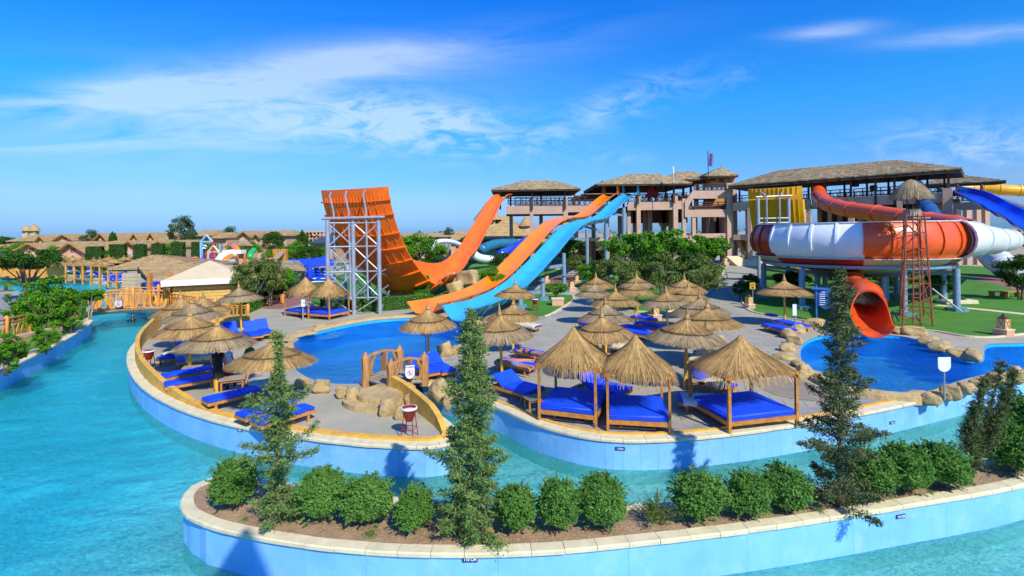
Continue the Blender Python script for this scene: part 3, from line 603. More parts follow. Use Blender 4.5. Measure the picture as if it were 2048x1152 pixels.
# steel columns under the two long slides
def support(base, top, r, label, arms=(), foot=True, group=None, mat='bluesteel'):
    t = thing('support_column', label, 'support column', (base.x, base.y, 0), 0, group)
    mb = MB(); mb.tube([(base.x, base.y, 0), (base.x, base.y, top)], r, 12); finish(mb.build('pole', M[mat], t))
    if foot:
        mb = MB(); mb.lathe([(.01, .32), (r * 2.6, .32), (r * 3.0, .0)], (base.x, base.y, 0), 12); mb.build('footing', M['footing'], t)
        mb = MB(); mb.lathe([(r, 1.7), (r * 1.7, 1.7), (r * 1.7, 1.62), (r, 1.62)], (base.x, base.y, 0), 12); mb.build('collar', M[mat], t)
    for a in arms:
        mb = MB(); mb.beam((base.x, base.y, a[0]), a[1], .22, .28); mb.build('arm', M[mat], t)
    return t
def near_y(path, y): return min(path, key=lambda p: abs(p.y - y))
for y, lab in ((38, 'short grey column under the lower end of the blue slide'), (42.5, 'stubby grey column on teal footing by the lawn below the blue slide'), (48, 'grey column below the middle of the blue slide, on the small lawn'), (56, 'tall grey column between the blue slide and the shrubs'), (65, 'thick grey column below the bump of the blue slide'), (75, 'tall grey column close to the tower under the blue slide')):
    a = near_y(p3, y); b = near_y(p2, y); c = a + Vector((.9, -.3, 0)); support(c, a.z - .25, .19 if y < 60 else .28, lab, [(a.z - 1.4, b + Vector((.2, 0, -.25)))])
# the big half-pipe ramp: one wide sheet that drops into a trough, and its narrow run-in from the tower
ax = Vector((.39, .92, 0)).normalized(); lt = Vector((.92, -.39, 0)).normalized()
prof_t = [(0, 9.15), (.15, 8.4), (.4, 7.6), (.8, 6.65), (1.3, 5.7), (1.9, 4.8), (2.5, 3.95), (3.3, 3.05), (4.2, 2.2), (5.2, 1.4), (6.3, .85), (7.5, .6), (8.8, .6), (10.2, .85)]
c0 = Vector((-9.3, 36, 0)) - lt * 2.95
rp_ = [Vector((c0.x + ax.x * t, c0.y + ax.y * t, z)) for t, z in prof_t]
run = [D(882, 566, 50.5), D(906, 548, 54.5), D(923, 524, 57.5), D(938, 505, 60.5), D(955, 474, 66), D(972, 444, 71), D(986, 418, 77), D(1000, 399, 82), D(1012, 396, 86)]
full = smooth_path(rp_ + run, 4); nramp = (len(rp_) - 1) * 4
def ramp_prof(t):
    i = t * (len(full) - 1); q = i / nramp
    if q <= .75: wd, dp, lr = 6.0, .5 + .9 * max(0, (q - .4)), .0 + 1.2 * max(0, q - .4)
    elif q < 1.25: f = (q - .75) / .5; f = f * f * (3 - 2 * f); wd, dp, lr = 6.0 + (2.15 - 6.0) * f, .82 + .3 * math.sin(f * 3.1) * 1.0, .42 * (1 - f) + 1.0 * math.sin(f * 3.14) * 1.2
    else: wd, dp, lr = 2.15, .7, 0
    return uprof(wd, dp, .08, .14, lrise=lr)
# travel reversed so that "left" of the profile is the far side
tR = slide('ramp_slide', 'huge orange half pipe ramp with ribbed back and run from the tower', 'water slide', full, ramp_prof, M['rampor'], 17, fl_mat=M['rampor'])
tR.location = (-11, 40, 0)
for ch in tR.children: ch.data.transform(Matrix.Translation(Vector((full[-1].x + 11, full[-1].y - 40, 0))))
# stiffening ribs on the back of the sheet
for j in range(19):
    u = -2.7 + 5.4 * j / 18
    for a, b in ((3, 6), (7, 12), (13, 19), (20, 27)):
        if (j % 2 == 0) or a < 7:
            P = []
            for i in (a, (a + b) // 2, b):
                p = full[i]; t = (full[i + 1] - full[i - 1]).normalized(); lat = t.cross(Vector((0, 0, 1))).normalized(); up = lat.cross(t); zz = uprof(6.0, .5)
                x = u; dz = .5 * max(0, (abs(u / 3) - .35) / .65) ** 2; P.append(p + lat * x + up * (dz - .13))
            mb = MB(); mb.tube(P, [.01, .04, .045], 5); mb.build('rib', M['rampor'], tR)
# steel frame that carries the ramp
fr = thing('steel_support', 'galvanised steel frame of braced columns holding up the orange half pipe ramp', 'steel frame', (-10, 37, 0))
fb = [G(656, 632), G(708, 629), G(760, 628)]; bb = [G(692, 601), G(739, 600), G(788, 599)]
tops = [D(655, 440, fb[0].y), D(706, 438, fb[1].y), D(757, 437, fb[2].y)]; btops = [D(691, 528, bb[0].y), D(738, 527, bb[1].y), D(787, 526, bb[2].y)]
def fpart(nm, a, b, r, n=10):
    mb = MB(); mb.tube([a, b], r, n); finish(mb.build(nm, M['steel'], fr))
for a, b in zip(fb, tops): fpart('column', a, b, .15, 14)
for a, b in zip(bb, btops): fpart('column', a, b, .12, 12)
def at_h(a, b, z): t = (z - a.z) / (b.z - a.z); return a.lerp(b, t)
for (a, ta), (b, tb) in (((fb[0], tops[0]), (fb[1], tops[1])), ((fb[1], tops[1]), (fb[2], tops[2]))):
    zs = [1.2, 3.1, 4.9, 6.6]
    for i, z in enumerate(zs):
        fpart('cross_beam', at_h(a, ta, z), at_h(b, tb, z), .06)
        if i < 3: fpart('brace', at_h(a, ta, z), at_h(b, tb, zs[i + 1]), .05, 6); fpart('brace', at_h(b, tb, z), at_h(a, ta, zs[i + 1]), .05, 6)
for i in range(3):
    for za, zb in ((.2, 1.6), (1.6, .2), (3.0, 3.0), (1.6, 1.6), (3.0, 1.7)): fpart('brace', at_h(fb[i], tops[i], za), at_h(bb[i], btops[i], zb), .06, 6)
for i in range(2): fpart('cross_beam', at_h(bb[i], btops[i], 3.1), at_h(bb[i + 1], btops[i + 1], 3.1), .06); fpart('brace', at_h(bb[i], btops[i], .2), at_h(bb[i + 1], btops[i + 1], 3.1), .05, 6); fpart('brace', at_h(bb[i + 1], btops[i + 1], .2), at_h(bb[i], btops[i], 3.1), .05, 6)
for i, q in enumerate(((-1, 1), (1, 2))): fpart('brace', fb[1] + Vector((0, 0, .1)), fb[i * 2] + Vector((.1, 0, 1.3)), .05, 6)
fpart('beam', tops[0] + Vector((-.5, .2, .1)), tops[2] + Vector((.5, -.2, .1)), .10); fpart('beam', btops[0] + Vector((-1, .4, .1)), btops[2] + Vector((.8, -.3, .1)), .12)
for xa, ya, xb, yb, xc, yc, xd in ((662, 385, 659, 393, 667, 422, 671), (693, 383, 690, 392, 697, 421, 702), (730, 381, 726, 390, 732, 420, 736)):
    d = 36.2; mb = MB(); mb.tube([D(xa, ya, d + .3), D(xb, yb, d - .3), D(xc, yc, d - .2), D(xd, 600, d - .2)], .07, 8); finish(mb.build('standpipe', M['steel'], fr))
fpart('strut', G(798, 600), D(810, 555, 41), .09)
# ------------------------------------------------------------------ the bowl
BC = Vector((26.6, 39.2, 0)); BR = 7.0
bowl = thing('slide_bowl', 'giant round red and white striped slide bowl raised on grey columns', 'water slide', BC)
todir = math.atan2(-BC.y, -BC.x)
def bp(beta, r, z): a = todir + beta; return BC + Vector((r * math.cos(a), r * math.sin(a), z))
NS = 28; dB = 2 * math.pi / NS; off = R(6)
wallp = [(6.55, 6.15), (6.62, 6.15), (6.85, 5.85), (7.05, 5.35), (7.12, 4.9), (7.05, 4.4), (6.85, 4.0), (6.6, 3.72), (6.53, 3.72), (6.75, 4.1), (6.95, 4.5), (7.02, 4.9), (6.95, 5.3), (6.75, 5.8)]
lowp = [(6.62, 3.66), (6.3, 3.35), (5.6, 3.05), (4.2, 2.75), (2.5, 2.5), (1.0, 2.3), (1.0, 2.36), (2.5, 2.56), (4.2, 2.81), (5.6, 3.11), (6.2, 3.4), (6.5, 3.7)]
def sector(prof, b0, b1, name, mat, sub=4, cap=True):
    vs = [bp(b0 + (b1 - b0) * i / sub, r, z) for i in range(sub + 1) for r, z in prof]; k = len(prof)
    fs = [(i * k + j, i * k + (j + 1) % k, (i + 1) * k + (j + 1) % k, (i + 1) * k + j) for i in range(sub) for j in range(k)]
    if cap: fs += [tuple(range(k))[::-1], tuple(sub * k + j for j in range(k))]
    mb = MB(); mb.add(vs, fs); return finish(mb.build(name, mat, bowl), 35)
for i in range(NS):
    b0 = off + (i - 14) * dB; mid = math.degrees(b0 + dB / 2)      # beta: negative = left in view
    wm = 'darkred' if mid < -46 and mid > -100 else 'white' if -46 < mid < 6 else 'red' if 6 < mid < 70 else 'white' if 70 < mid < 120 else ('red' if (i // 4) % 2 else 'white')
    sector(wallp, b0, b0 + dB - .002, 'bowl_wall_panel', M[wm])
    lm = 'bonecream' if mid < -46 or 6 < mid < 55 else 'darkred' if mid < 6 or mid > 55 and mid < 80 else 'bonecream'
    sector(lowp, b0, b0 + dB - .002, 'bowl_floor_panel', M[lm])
    fl = [(r + .10, z) for r, z in wallp[1:7]] + [(r - .0, z) for r, z in wallp[1:7][::-1]]
    w_ = .012; sector(fl, b0 - w_, b0 + w_, 'flange', M['white' if wm == 'white' else wm], 1)
for (nm, r0, r1, z0, z1, m) in (('rim', 6.50, 6.74, 6.152, 6.21, 'white'), ('lower_flange', 6.5, 6.85, 3.665, 3.715, 'bonecream'), ('ring_beam', 6.12, 6.28, 3.0, 3.2, 'bluesteel')):
    mb = MB(); mb.lathe([(r0, z0), (r1, z0), (r1, z1), (r0, z1), (r0, z0)], BC, 64); finish(mb.build(nm, M[m], bowl), 30)
for b in (-88, -29, 27, 74, 112, 150, -170, -130):
    p = bp(R(b), 6.2, 0)
    mb = MB(); mb.tube([(p.x, p.y, 0), (p.x, p.y, 2.9)], .21, 14); finish(mb.build('column', M['bluesteel'], bowl))
    mb = MB(); mb.lathe([(.01, .22), (.62, .22), (.66, 0)], (p.x, p.y, 0), 8); mb.build('footing', M['footing'], bowl)
    mb = MB(); mb.beam((p.x, p.y, 2.65), (BC.x * .75 + p.x * .25, BC.y * .75 + p.y * .25, 2.2), .16, .25); mb.build('radial_beam', M['bluesteel'], bowl)
for b in (-50, 40, 130, -140):
    p = bp(R(b), 2.9, 0); mb = MB(); mb.tube([(p.x, p.y, 0), (p.x, p.y, 2.4)], .2, 12); finish(mb.build('inner_column', M['bluesteel'], bowl))
# bowl outlet: closed red tube that turns into an open chute at the pool
def tube_slide(name, label, pts, r, mat, nsec, thick=.05, ringmat=None, cat='tube slide', a0=0.0, a1=2 * math.pi):
    path = smooth_path(pts, 6); t = thing(name, label, cat, (path[-1].x, path[-1].y, 0)); n = len(path); idx = [round(i * (n - 1) / nsec) for i in range(nsec + 1)]
    rf = (lambda q: r) if not callable(r) else r
    for a, b in zip(idx, idx[1:]):
        vs = []; k = 18
        for i in range(a, b + 1):
            tt = (path[min(i + 1, n - 1)] - path[max(i - 1, 0)]).normalized(); lat = tt.cross(Vector((0, 0, 1))).normalized(); up = lat.cross(tt); rad = rf(i / (n - 1))
            vs += [path[i] + (lat * math.cos(g) + up * math.sin(g)) * rad for g in [2 * math.pi * q / k for q in range(k)]] + [path[i] + (lat * math.cos(g) + up * math.sin(g)) * (rad - thick) for g in [2 * math.pi * q / k for q in range(k)]]
        fs = []
        for i in range(b - a):
            o = i * 2 * k; o2 = o + 2 * k
            for j in range(k): fs += [(o + j, o2 + j, o2 + (j + 1) % k, o + (j + 1) % k), (o + k + j, o + k + (j + 1) % k, o2 + k + (j + 1) % k, o2 + k + j)]
        for o in (0, (b - a) * 2 * k): fs += [(o + j, o + (j + 1) % k, o + k + (j + 1) % k, o + k + j) for j in range(k)]
        mb = MB(); mb.add(vs, fs); finish(mb.build('tube_section', mat, t), 50)
    for a in idx:
        p = path[a]; tt = (path[min(a + 1, n - 1)] - path[max(a - 1, 0)]).normalized() * .06; rad = rf(a / (n - 1)) + .08
        mb = MB(); mb.tube([p - tt, p + tt], rad, 18, False)
        o_ = MB(); 
        lat = tt.cross(Vector((0, 0, 1))).normalized(); up = lat.cross(tt.normalized()); k = 18; vs = []
        for s_, rd in ((-1, rad - .1), (-1, rad), (1, rad), (1, rad - .1)): vs += [p + tt * s_ + (lat * math.cos(2 * math.pi * q / k) + up * math.sin(2 * math.pi * q / k)) * rd for q in range(k)]
        o_.add(vs, [(i * k + j, i * k + (j + 1) % k, ((i + 1) % 4) * k + (j + 1) % k, ((i + 1) % 4) * k + j) for i in range(4) for j in range(k)]); finish(o_.build('joint_ring', ringmat or mat, t), 50)
    return t
ex = G(1742, 674, .1); m0 = ex + Vector((1.75, 2.6, 1.3))
tube_slide('outlet_tube', 'short red tube dropping from the middle of the bowl to the pool', [BC + Vector((-.6, -.2, 2.4)), BC + Vector((-1.7, -2.4, 2.15)), BC + Vector((-3.5, -5.4, 1.75)), m0 + Vector((1.2, 2.0, .35)), m0], .80, M['red'], 5, ringmat=M['red'])
ch = thing('outlet_chute', 'open scooped orange red chute end reaching down into the right pool', 'slide chute', ex)
mb = MB(); ps = smooth_path([m0 + Vector((.03, .1, 0)), m0.lerp(ex, .4) + Vector((0, 0, .05)), m0.lerp(ex, .8) + Vector((0, 0, -.0)), ex + Vector((-.05, -.3, .55))], 5); vs = []; k = 19; n = len(ps)
for i, p in enumerate(ps):
    q = i / (n - 1); tt = (ex - m0); tt.z = 0; tt.normalize(); lat = tt.cross(Vector((0, 0, 1))); rad = .82 + .08 * q; hi_ = math.pi * (.98 - .56 * min(1, q * 1.15) ** .6)
    zc = p.z if q < .99 else p.z
    zc = m0.z + (1.0 - m0.z) * q
    for rd in (rad, rad - .05):
        for j in range(k):
            g = -math.pi / 2 + (2 * j / (k - 1) - 1) * hi_; vs.append(Vector((p.x, p.y, zc)) + lat * math.cos(g) * rd + Vector((0, 0, math.sin(g) * rd)))
fs = []
for i in range(n - 1):
    o = i * 2 * k; o2 = o + 2 * k
    for j in range(k - 1): fs += [(o + j, o + j + 1, o2 + j + 1, o2 + j), (o + k + j, o2 + k + j, o2 + k + j + 1, o + k + j + 1)]
    fs += [(o, o2, o2 + k, o + k), (o + k - 1, o + 2 * k - 1, o2 + 2 * k - 1, o2 + k - 1)]
for o in (0, (n - 1) * 2 * k): fs += [(o + j, o + j + 1, o + k + j + 1, o + k + j) for j in range(k - 1)]
mb.add(vs, fs); finish(mb.build('chute', M['red'], ch), 50)
# the white tube that feeds the bowl on its right side, and the red one above it
tube_slide('feeder_tube', 'bulging white tube joining the right side of the striped bowl', [bp(R(66), 6.45, 4.95), bp(R(80), 6.9, 4.95), D(1983, 481, 39.5), D(2008, 480, 42.5), D(2020, 480, 47), D(2022, 478, 52)], lambda q: 1.28 - .38 * min(1, q * 1.6), M['white'], 5)
tube_slide('tube_slide', 'orange red closed tube slide descending from the tower deck behind the bowl', [D(1637, 378, 77), D(1638, 392, 73), D(1652, 406, 68), D(1675, 414, 64), D(1703, 420, 61), D(1755, 427, 57), D(1807, 435, 53.5), D(1859, 443, 50), D(1911, 450, 46.5), D(1935, 458, 44)], lambda q: .98 - .12 * q, M['red'], 9)
tube_slide('tube_slide', 'navy blue tube slide under the thatched hut beside the red tube', [D(1828, 372, 75), D(1836, 388, 71), D(1850, 410, 68), D(1868, 440, 65), D(1875, 470, 63)], 1.05, M['navytube'], 5)
tube_slide('tube_slide', 'white tube coil low at the right edge behind the bowl columns', [D(1985, 512, 60), D(2000, 525, 58), D(2025, 540, 56), D(2070, 552, 56)], 1.3, M['white'], 4)
pb = smooth_path([D(1895, 384, 72), D(1915, 388, 68), D(1945, 396, 64), D(1975, 412, 60), D(1998, 424, 58), D(2020, 436, 56), D(2050, 454, 54), D(2110, 490, 50)], 5)
slide('water_slide', 'wide royal blue open slide leaving the right end of the tower', 'water slide', pb, lambda t: uprof(2.6, .75, .1, .15), M['deepblue'], 6)
tube_slide('tube_slide', 'yellow tube slide high at the right edge of the tower', [D(1918, 377, 95), D(1960, 378, 94), D(2010, 380, 92), D(2090, 384, 90)], 1.0, M['yellow'], 5)
tube_slide('tube_slide', 'pale grey tube slide crossing behind the royal blue slide', [D(1985, 398, 84), D(2010, 406, 82), D(2040, 414, 80), D(2090, 424, 78)], .8, M['steel'], 4)
# yellow ramp, seen from the back
yr = thing('ramp_slide', 'yellow half pipe ramp with ribbed back standing between tower and bowl', 'water slide', (25, 52, 0))
ya = Vector((.60, .78, 0)).normalized(); yl = Vector((.78, -.60, 0)).normalized(); yc = D(1547, 376, 52)
ypath = smooth_path([yc + ya * t + Vector((0, 0, z - 9.15)) for t, z in prof_t], 3)
for a, b in ((0, 4), (4, 14), (14, 24), (24, 39)):
    v, f = sweep3(ypath, lambda t: uprof(4.8, .45, .08, .14), a, b + 1); mb = MB(); mb.add(v, f); finish(mb.build('ramp_panel', M['yellow'], yr), 50)
for j in range(11):
    u = -2.1 + 4.2 * j / 10
    for a, b in ((0, 3), (5, 13), (15, 22)):
        P = []
        for i in (a, (a + b) // 2, b):
            p = ypath[i]; t = (ypath[i + 1] - ypath[max(0, i - 1)]).normalized(); lat = t.cross(Vector((0, 0, 1))).normalized(); up = lat.cross(t); P.append(p + lat * u + up * (.45 * max(0, (abs(u / 2.4) - .35) / .65) ** 2 - .12))
        mb = MB(); mb.tube(P, .06, 5); mb.build('rib', M['yellow'], yr)
for a in (4, 14):
    p = ypath[a]; mb = MB(); mb.beam(p - yl * 2.5 + Vector((-.05, -.15, -.1)), p + yl * 2.5 + Vector((-.05, -.15, -.1)), .14, .14); mb.build('cross_rib', M['yellow'], yr)
for xx in (1516, 1577):
    b = D(xx, 400, 51); mb = MB(); mb.tube([(b.x, b.y, 0), (b.x, b.y, 9.0)], .17, 12); finish(mb.build('column', M['steel'], yr))
mb = MB(); mb.tube([D(1512, 394, 51), D(1584, 391, 51)], .08, 8); mb.build('beam', M['steel'], yr)
for xa, xb in ((1520, 1533), (1567, 1559)):
    mb = MB(); mb.tube([D(xa, 382, 51.6), D(xb, 393, 50.6), D(xb + 1, 470, 50.6)], .08, 8); finish(mb.build('standpipe', M['steel'], yr))
for y_ in (437, 446): mb = MB(); mb.tube([D(1518, y_, 50.9), D(1577, y_ - 1, 50.9)], .07, 6); mb.build('cross_beam', M['steel'], yr)
mb = MB(); ypath2 = [D(1598, 386, 60), D(1600, 420, 60), D(1606, 480, 60)]; mb.beam(D(1599, 400, 60), D(1607, 520, 60), 1.0, .3, (0, 1, 0)); mb.build('far_panel', M['yellow'], yr)
mb = MB(); mb.tube([D(1590, 545, 50), D(1603, 541, 52), D(1620, 545, 55)], .4, 10); o = mb.build('water_slide', M['yellow']); tag(o, 'short yellow slide end lying in the shade below the striped bowl', 'slide')
# rusty scaffold with a thatched lookout in front of the bowl
sf = thing('scaffold_tower', 'rusty lattice scaffold tower standing in front of the striped bowl', 'scaffold', G(1836, 645))
fbp = [G(1806, 652), G(1866, 653), G(1848, 632), G(1800, 633)]; cen = (fbp[0] + fbp[1] + fbp[2] + fbp[3]) / 4; top_z = HC + .031 * 29.5
corn = []
for p in fbp:
    q = cen + (p - cen) * .62; q.z = 6.6; corn.append(q)
def sp_(nm, a, b, r=.035): mb = MB(); mb.tube([a, b], r, 6); mb.build(nm, M['rust'], sf)
for a, b in zip(fbp, corn): sp_('upright', a, b, .05)
for lev in range(13):
    z = .45 + lev * .5
    for i in range(4):
        a = fbp[i].lerp(corn[i], z / 6.6); b = fbp[(i + 1) % 4].lerp(corn[(i + 1) % 4], z / 6.6)
        if lev % 2 == 0: sp_('ledger', a, b, .03)
        if lev % 4 == 0 and i in (0, 1, 3) and z + 2 < 6.6:
            c = fbp[(i + 1) % 4].lerp(corn[(i + 1) % 4], (z + 2) / 6.6); sp_('brace', a, c, .022)
la, lb = fbp[0].lerp(fbp[1], .30), fbp[0].lerp(fbp[1], .55); lat_, lbt = corn[0].lerp(corn[1], .3), corn[0].lerp(corn[1], .55)
for p, q in ((la, lat_), (lb, lbt)): sp_('ladder_rail', p + Vector((0, -.1, 0)), q + Vector((0, -.1, 0)))
for i in range(22):
    t = .03 + i * .044; sp_('rung', la.lerp(lat_, t) + Vector((0, -.1, 0)), lb.lerp(lbt, t) + Vector((0, -.1, 0)), .02)
mb = MB(); mb.box(cen * 1.0 + Vector((0, 0, 6.35)), (1.1, 1.2, .08)); mb.build('platform', M['greywood'], sf)
mb = MB(); rbox(mb, cen + Vector((-.1, 0, 6.65)), (.8, .6, .5), .06); mb.build('pump_box', M['greywood'], sf)
for s_ in (-.45, .45): mb = MB(); mb.tube([cen + Vector((s_, 0, 6.4)), cen + Vector((s_ * .7, 0, 8.2))], .035, 6); mb.build('roof_post', M['darkwood'], sf)
# ------------------------------------------------------------------ thatch made of reeds
def reeds_np(rng, n, prof, t0, t1, wid, jit_len=.12, lift=.03, nseg=2, R_=1.0, sag=0):
    """reed strips lying along a radial profile prof(t)->(r,z), t in 0..1"""
    vs = []; fs = []
    for _ in range(n):
        a = rng.random() * 2 * math.pi; s = t0 + rng.uniform(-.03, .08) * (t1 - t0); e = t1 + rng.uniform(-jit_len, jit_len * .6) * (t1 - t0); da = rng.gauss(0, .035); o = len(vs); lf = rng.uniform(0, lift)
        for k in range(nseg + 1):
            t = s + (e - s) * k / nseg; r, z = prof(t); aa = a + da * k / nseg; wv = wid * (1 - .5 * k / nseg)
            ca, sa = math.cos(aa), math.sin(aa); zz = z + lf * (1 if k else .3) - (sag * (k / nseg) ** 2)
            vs += [(r * ca - wv * sa, r * sa + wv * ca, zz), (r * ca + wv * sa, r * sa - wv * ca, zz)]
        for k in range(nseg): fs.append((o + 2 * k, o + 2 * k + 1, o + 2 * k + 3, o + 2 * k + 2))
    return vs, fs
def prof_fn(tab):
    def f(t):
        t = t * (len(tab) - 1) if True else t
        if t <= 0: d = (tab[1][0] - tab[0][0], tab[1][1] - tab[0][1]); return tab[0][0] + d[0] * t, tab[0][1] + d[1] * t
        i = min(int(t), len(tab) - 2); u = t - i; return tab[i][0] + (tab[i + 1][0] - tab[i][0]) * u, tab[i][1] + (tab[i + 1][1] - tab[i][1]) * u
    return f
UP_LOW = prof_fn([(.52, 2.19), (.75, 2.10), (1.0, 2.00), (1.2, 1.90), (1.36, 1.78)])
UP_TOP = prof_fn([(.07, 2.62), (.12, 2.47), (.22, 2.37), (.42, 2.27), (.64, 2.18), (.84, 2.10)])
UP_SPK = prof_fn([(.02, 2.92), (.05, 2.75), (.085, 2.58), (.15, 2.43), (.26, 2.33)])
def umbrella(seed, nl=1500, nt_=1300, tear=0.0):
    rng = random.Random(seed); t = thing('thatched_umbrella', 'x', 'beach umbrella', (0, 0, 0)); sm_ = M['strawgrey'] if seed in (2, 4) else M['straw']
    mb = MB(); mb.tube([(0, 0, 0), (0, 0, 2.5)], .055, 10); mb.build('pole', M['pole'], t, local=True)
    if tear == 0 or True:
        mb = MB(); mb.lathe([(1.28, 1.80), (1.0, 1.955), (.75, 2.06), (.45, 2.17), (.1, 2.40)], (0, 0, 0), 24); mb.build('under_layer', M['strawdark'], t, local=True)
    lo = MB(); v, f = reeds_np(rng, nl, UP_LOW, 0, 1.0, .011, .14, .035); lo.add(v, f); lo.build('lower_tier', sm_, t, local=True)
    hi = MB(); v, f = reeds_np(rng, nt_, UP_TOP, .18, 1.0, .010, .09, .045, 3); hi.add(v, f); hi.build('upper_tier', M['straw'] if seed == 4 else sm_, t, local=True)
    sk = MB(); v, f = reeds_np(rng, 170, UP_SPK, -.05, 1.0, .012, .1, .01, 3); sk.add(v, f); sk.lathe([(.012, 2.9), (.045, 2.72), (.08, 2.57), (.14, 2.43)], (0, 0, 0), 10); sk.build('spike', M['straw'], t, local=True)
    for (r, z, th) in ((.10, 2.56, .018), (.84, 2.135, .016)):
        mb = MB(); mb.tube([(r * math.cos(a), r * math.sin(a), z + rng.uniform(-.012, .012)) for a in [2 * math.pi * q / 28 for q in range(29)]], th, 5, False); mb.build('binding', M['rope'], t, local=True)
    for q in range(8):
        a = 2 * math.pi * q / 8; mb = MB(); mb.beam((.05 * math.cos(a), .05 * math.sin(a), 2.3), (1.2 * math.cos(a), 1.2 * math.sin(a), 1.80), .03); mb.build('rib', M['wood'], t, local=True)
    return t
UMB = [umbrella(s) for s in (1, 2, 3, 4, 5)]
ur = random.Random(5)
def put_umb(pxx, foot, dia, H, label, k, tilt=0.0):
    g = G(pxx, foot); o = inst(UMB[k % 5], USED, g, ur.random() * 6, (dia / 2.72 * ur.uniform(.98, 1.02), dia / 2.72, H / 2.92), label, 'thatched umbrellas round the pools')
    o.rotation_euler = (R(ur.uniform(-2.5, 2.5)) + tilt, R(ur.uniform(-2.5, 2.5)), ur.random() * 6); return o
LU = [(368, 697, 2.75, 2.95, 'thatched umbrella nearest the bridge gate, leftmost of the top row on the left terrace'),
 (390, 709, 2.8, 2.85, 'thatched umbrella in front of the leftmost top row one, left terrace'),
 (379, 747, 2.9, 2.75, 'wide flattened thatched umbrella over the cream draped loungers near the river wall'),
 (433, 784, 2.78, 2.76, 'thatched umbrella whose yellow pole stands by the person in black'),
 (543, 824, 2.8, 2.58, 'low thatched umbrella right behind the leftmost tall conifer'),
 (407, 688, 2.7, 2.85, 'thatched umbrella against the yellow stone hut, partly hidden by two others'),
 (483, 659, 2.65, 2.95, 'thatched umbrella over the three upright blue chairs on the left terrace'),
 (858, 735, 2.45, 2.87, 'thatched umbrella beside the small wooden footbridge, in front of the pool'),
 (1005, 778, 2.5, 3.1, 'thatched umbrella behind the second tall conifer with a torn left edge'),
 (1026, 707, 2.6, 2.65, 'thatched umbrella over the sunbathers, behind the torn one'),
 (1029, 650, 2.7, 2.9, 'thatched umbrella in front of the blue slide, on the small lawn'),
 (1187, 650, 2.4, 2.85, 'leftmost thatched umbrella of the terrace group by the blue slide lawn'),
 (1196, 625, 2.65, 2.9, 'rearmost left thatched umbrella of the terrace group, half behind another'),
 (1275, 624, 2.7, 2.9, 'rear middle thatched umbrella with the leafy tree close behind'),
 (1272, 646, 2.5, 2.87, 'thatched umbrella right in front of the rear middle one'),
 (1234, 672, 2.75, 2.8, 'thatched umbrella in the centre left of the terrace group, over blue loungers'),
 (1212, 720, 2.5, 2.84, 'two tiered thatched umbrella directly behind the one near the first canopied bed'),
 (1209, 764, 2.5, 2.84, 'thatched umbrella between the first and second canopied beds, pole in the gap'),
 (1336, 672, 2.8, 2.75, 'thatched umbrella with its yellow pole clear in the middle of the terrace'),
 (1369, 638, 2.8, 3.0, 'rearmost right thatched umbrella under the olive tree'),
 (1376, 660, 2.45, 2.88, 'thatched umbrella in front of the rearmost right one'),
 (1404, 703, 2.85, 2.88, 'thatched umbrella half hidden behind the one over the cream towels'),
 (1420, 737, 2.87, 2.87, 'thatched umbrella right of the biggest one, over loungers with cream towels'),
 (1370, 778, 2.83, 2.9, 'biggest near thatched umbrella standing between second and third canopied bed'),
 (1570, 652, 3.0, 3.1, 'lone thin thatched umbrella on the right over a pair of blue loungers')]
for i, (a, b, c, d, l) in enumerate(LU): put_umb(a, b, c, d, l, i)
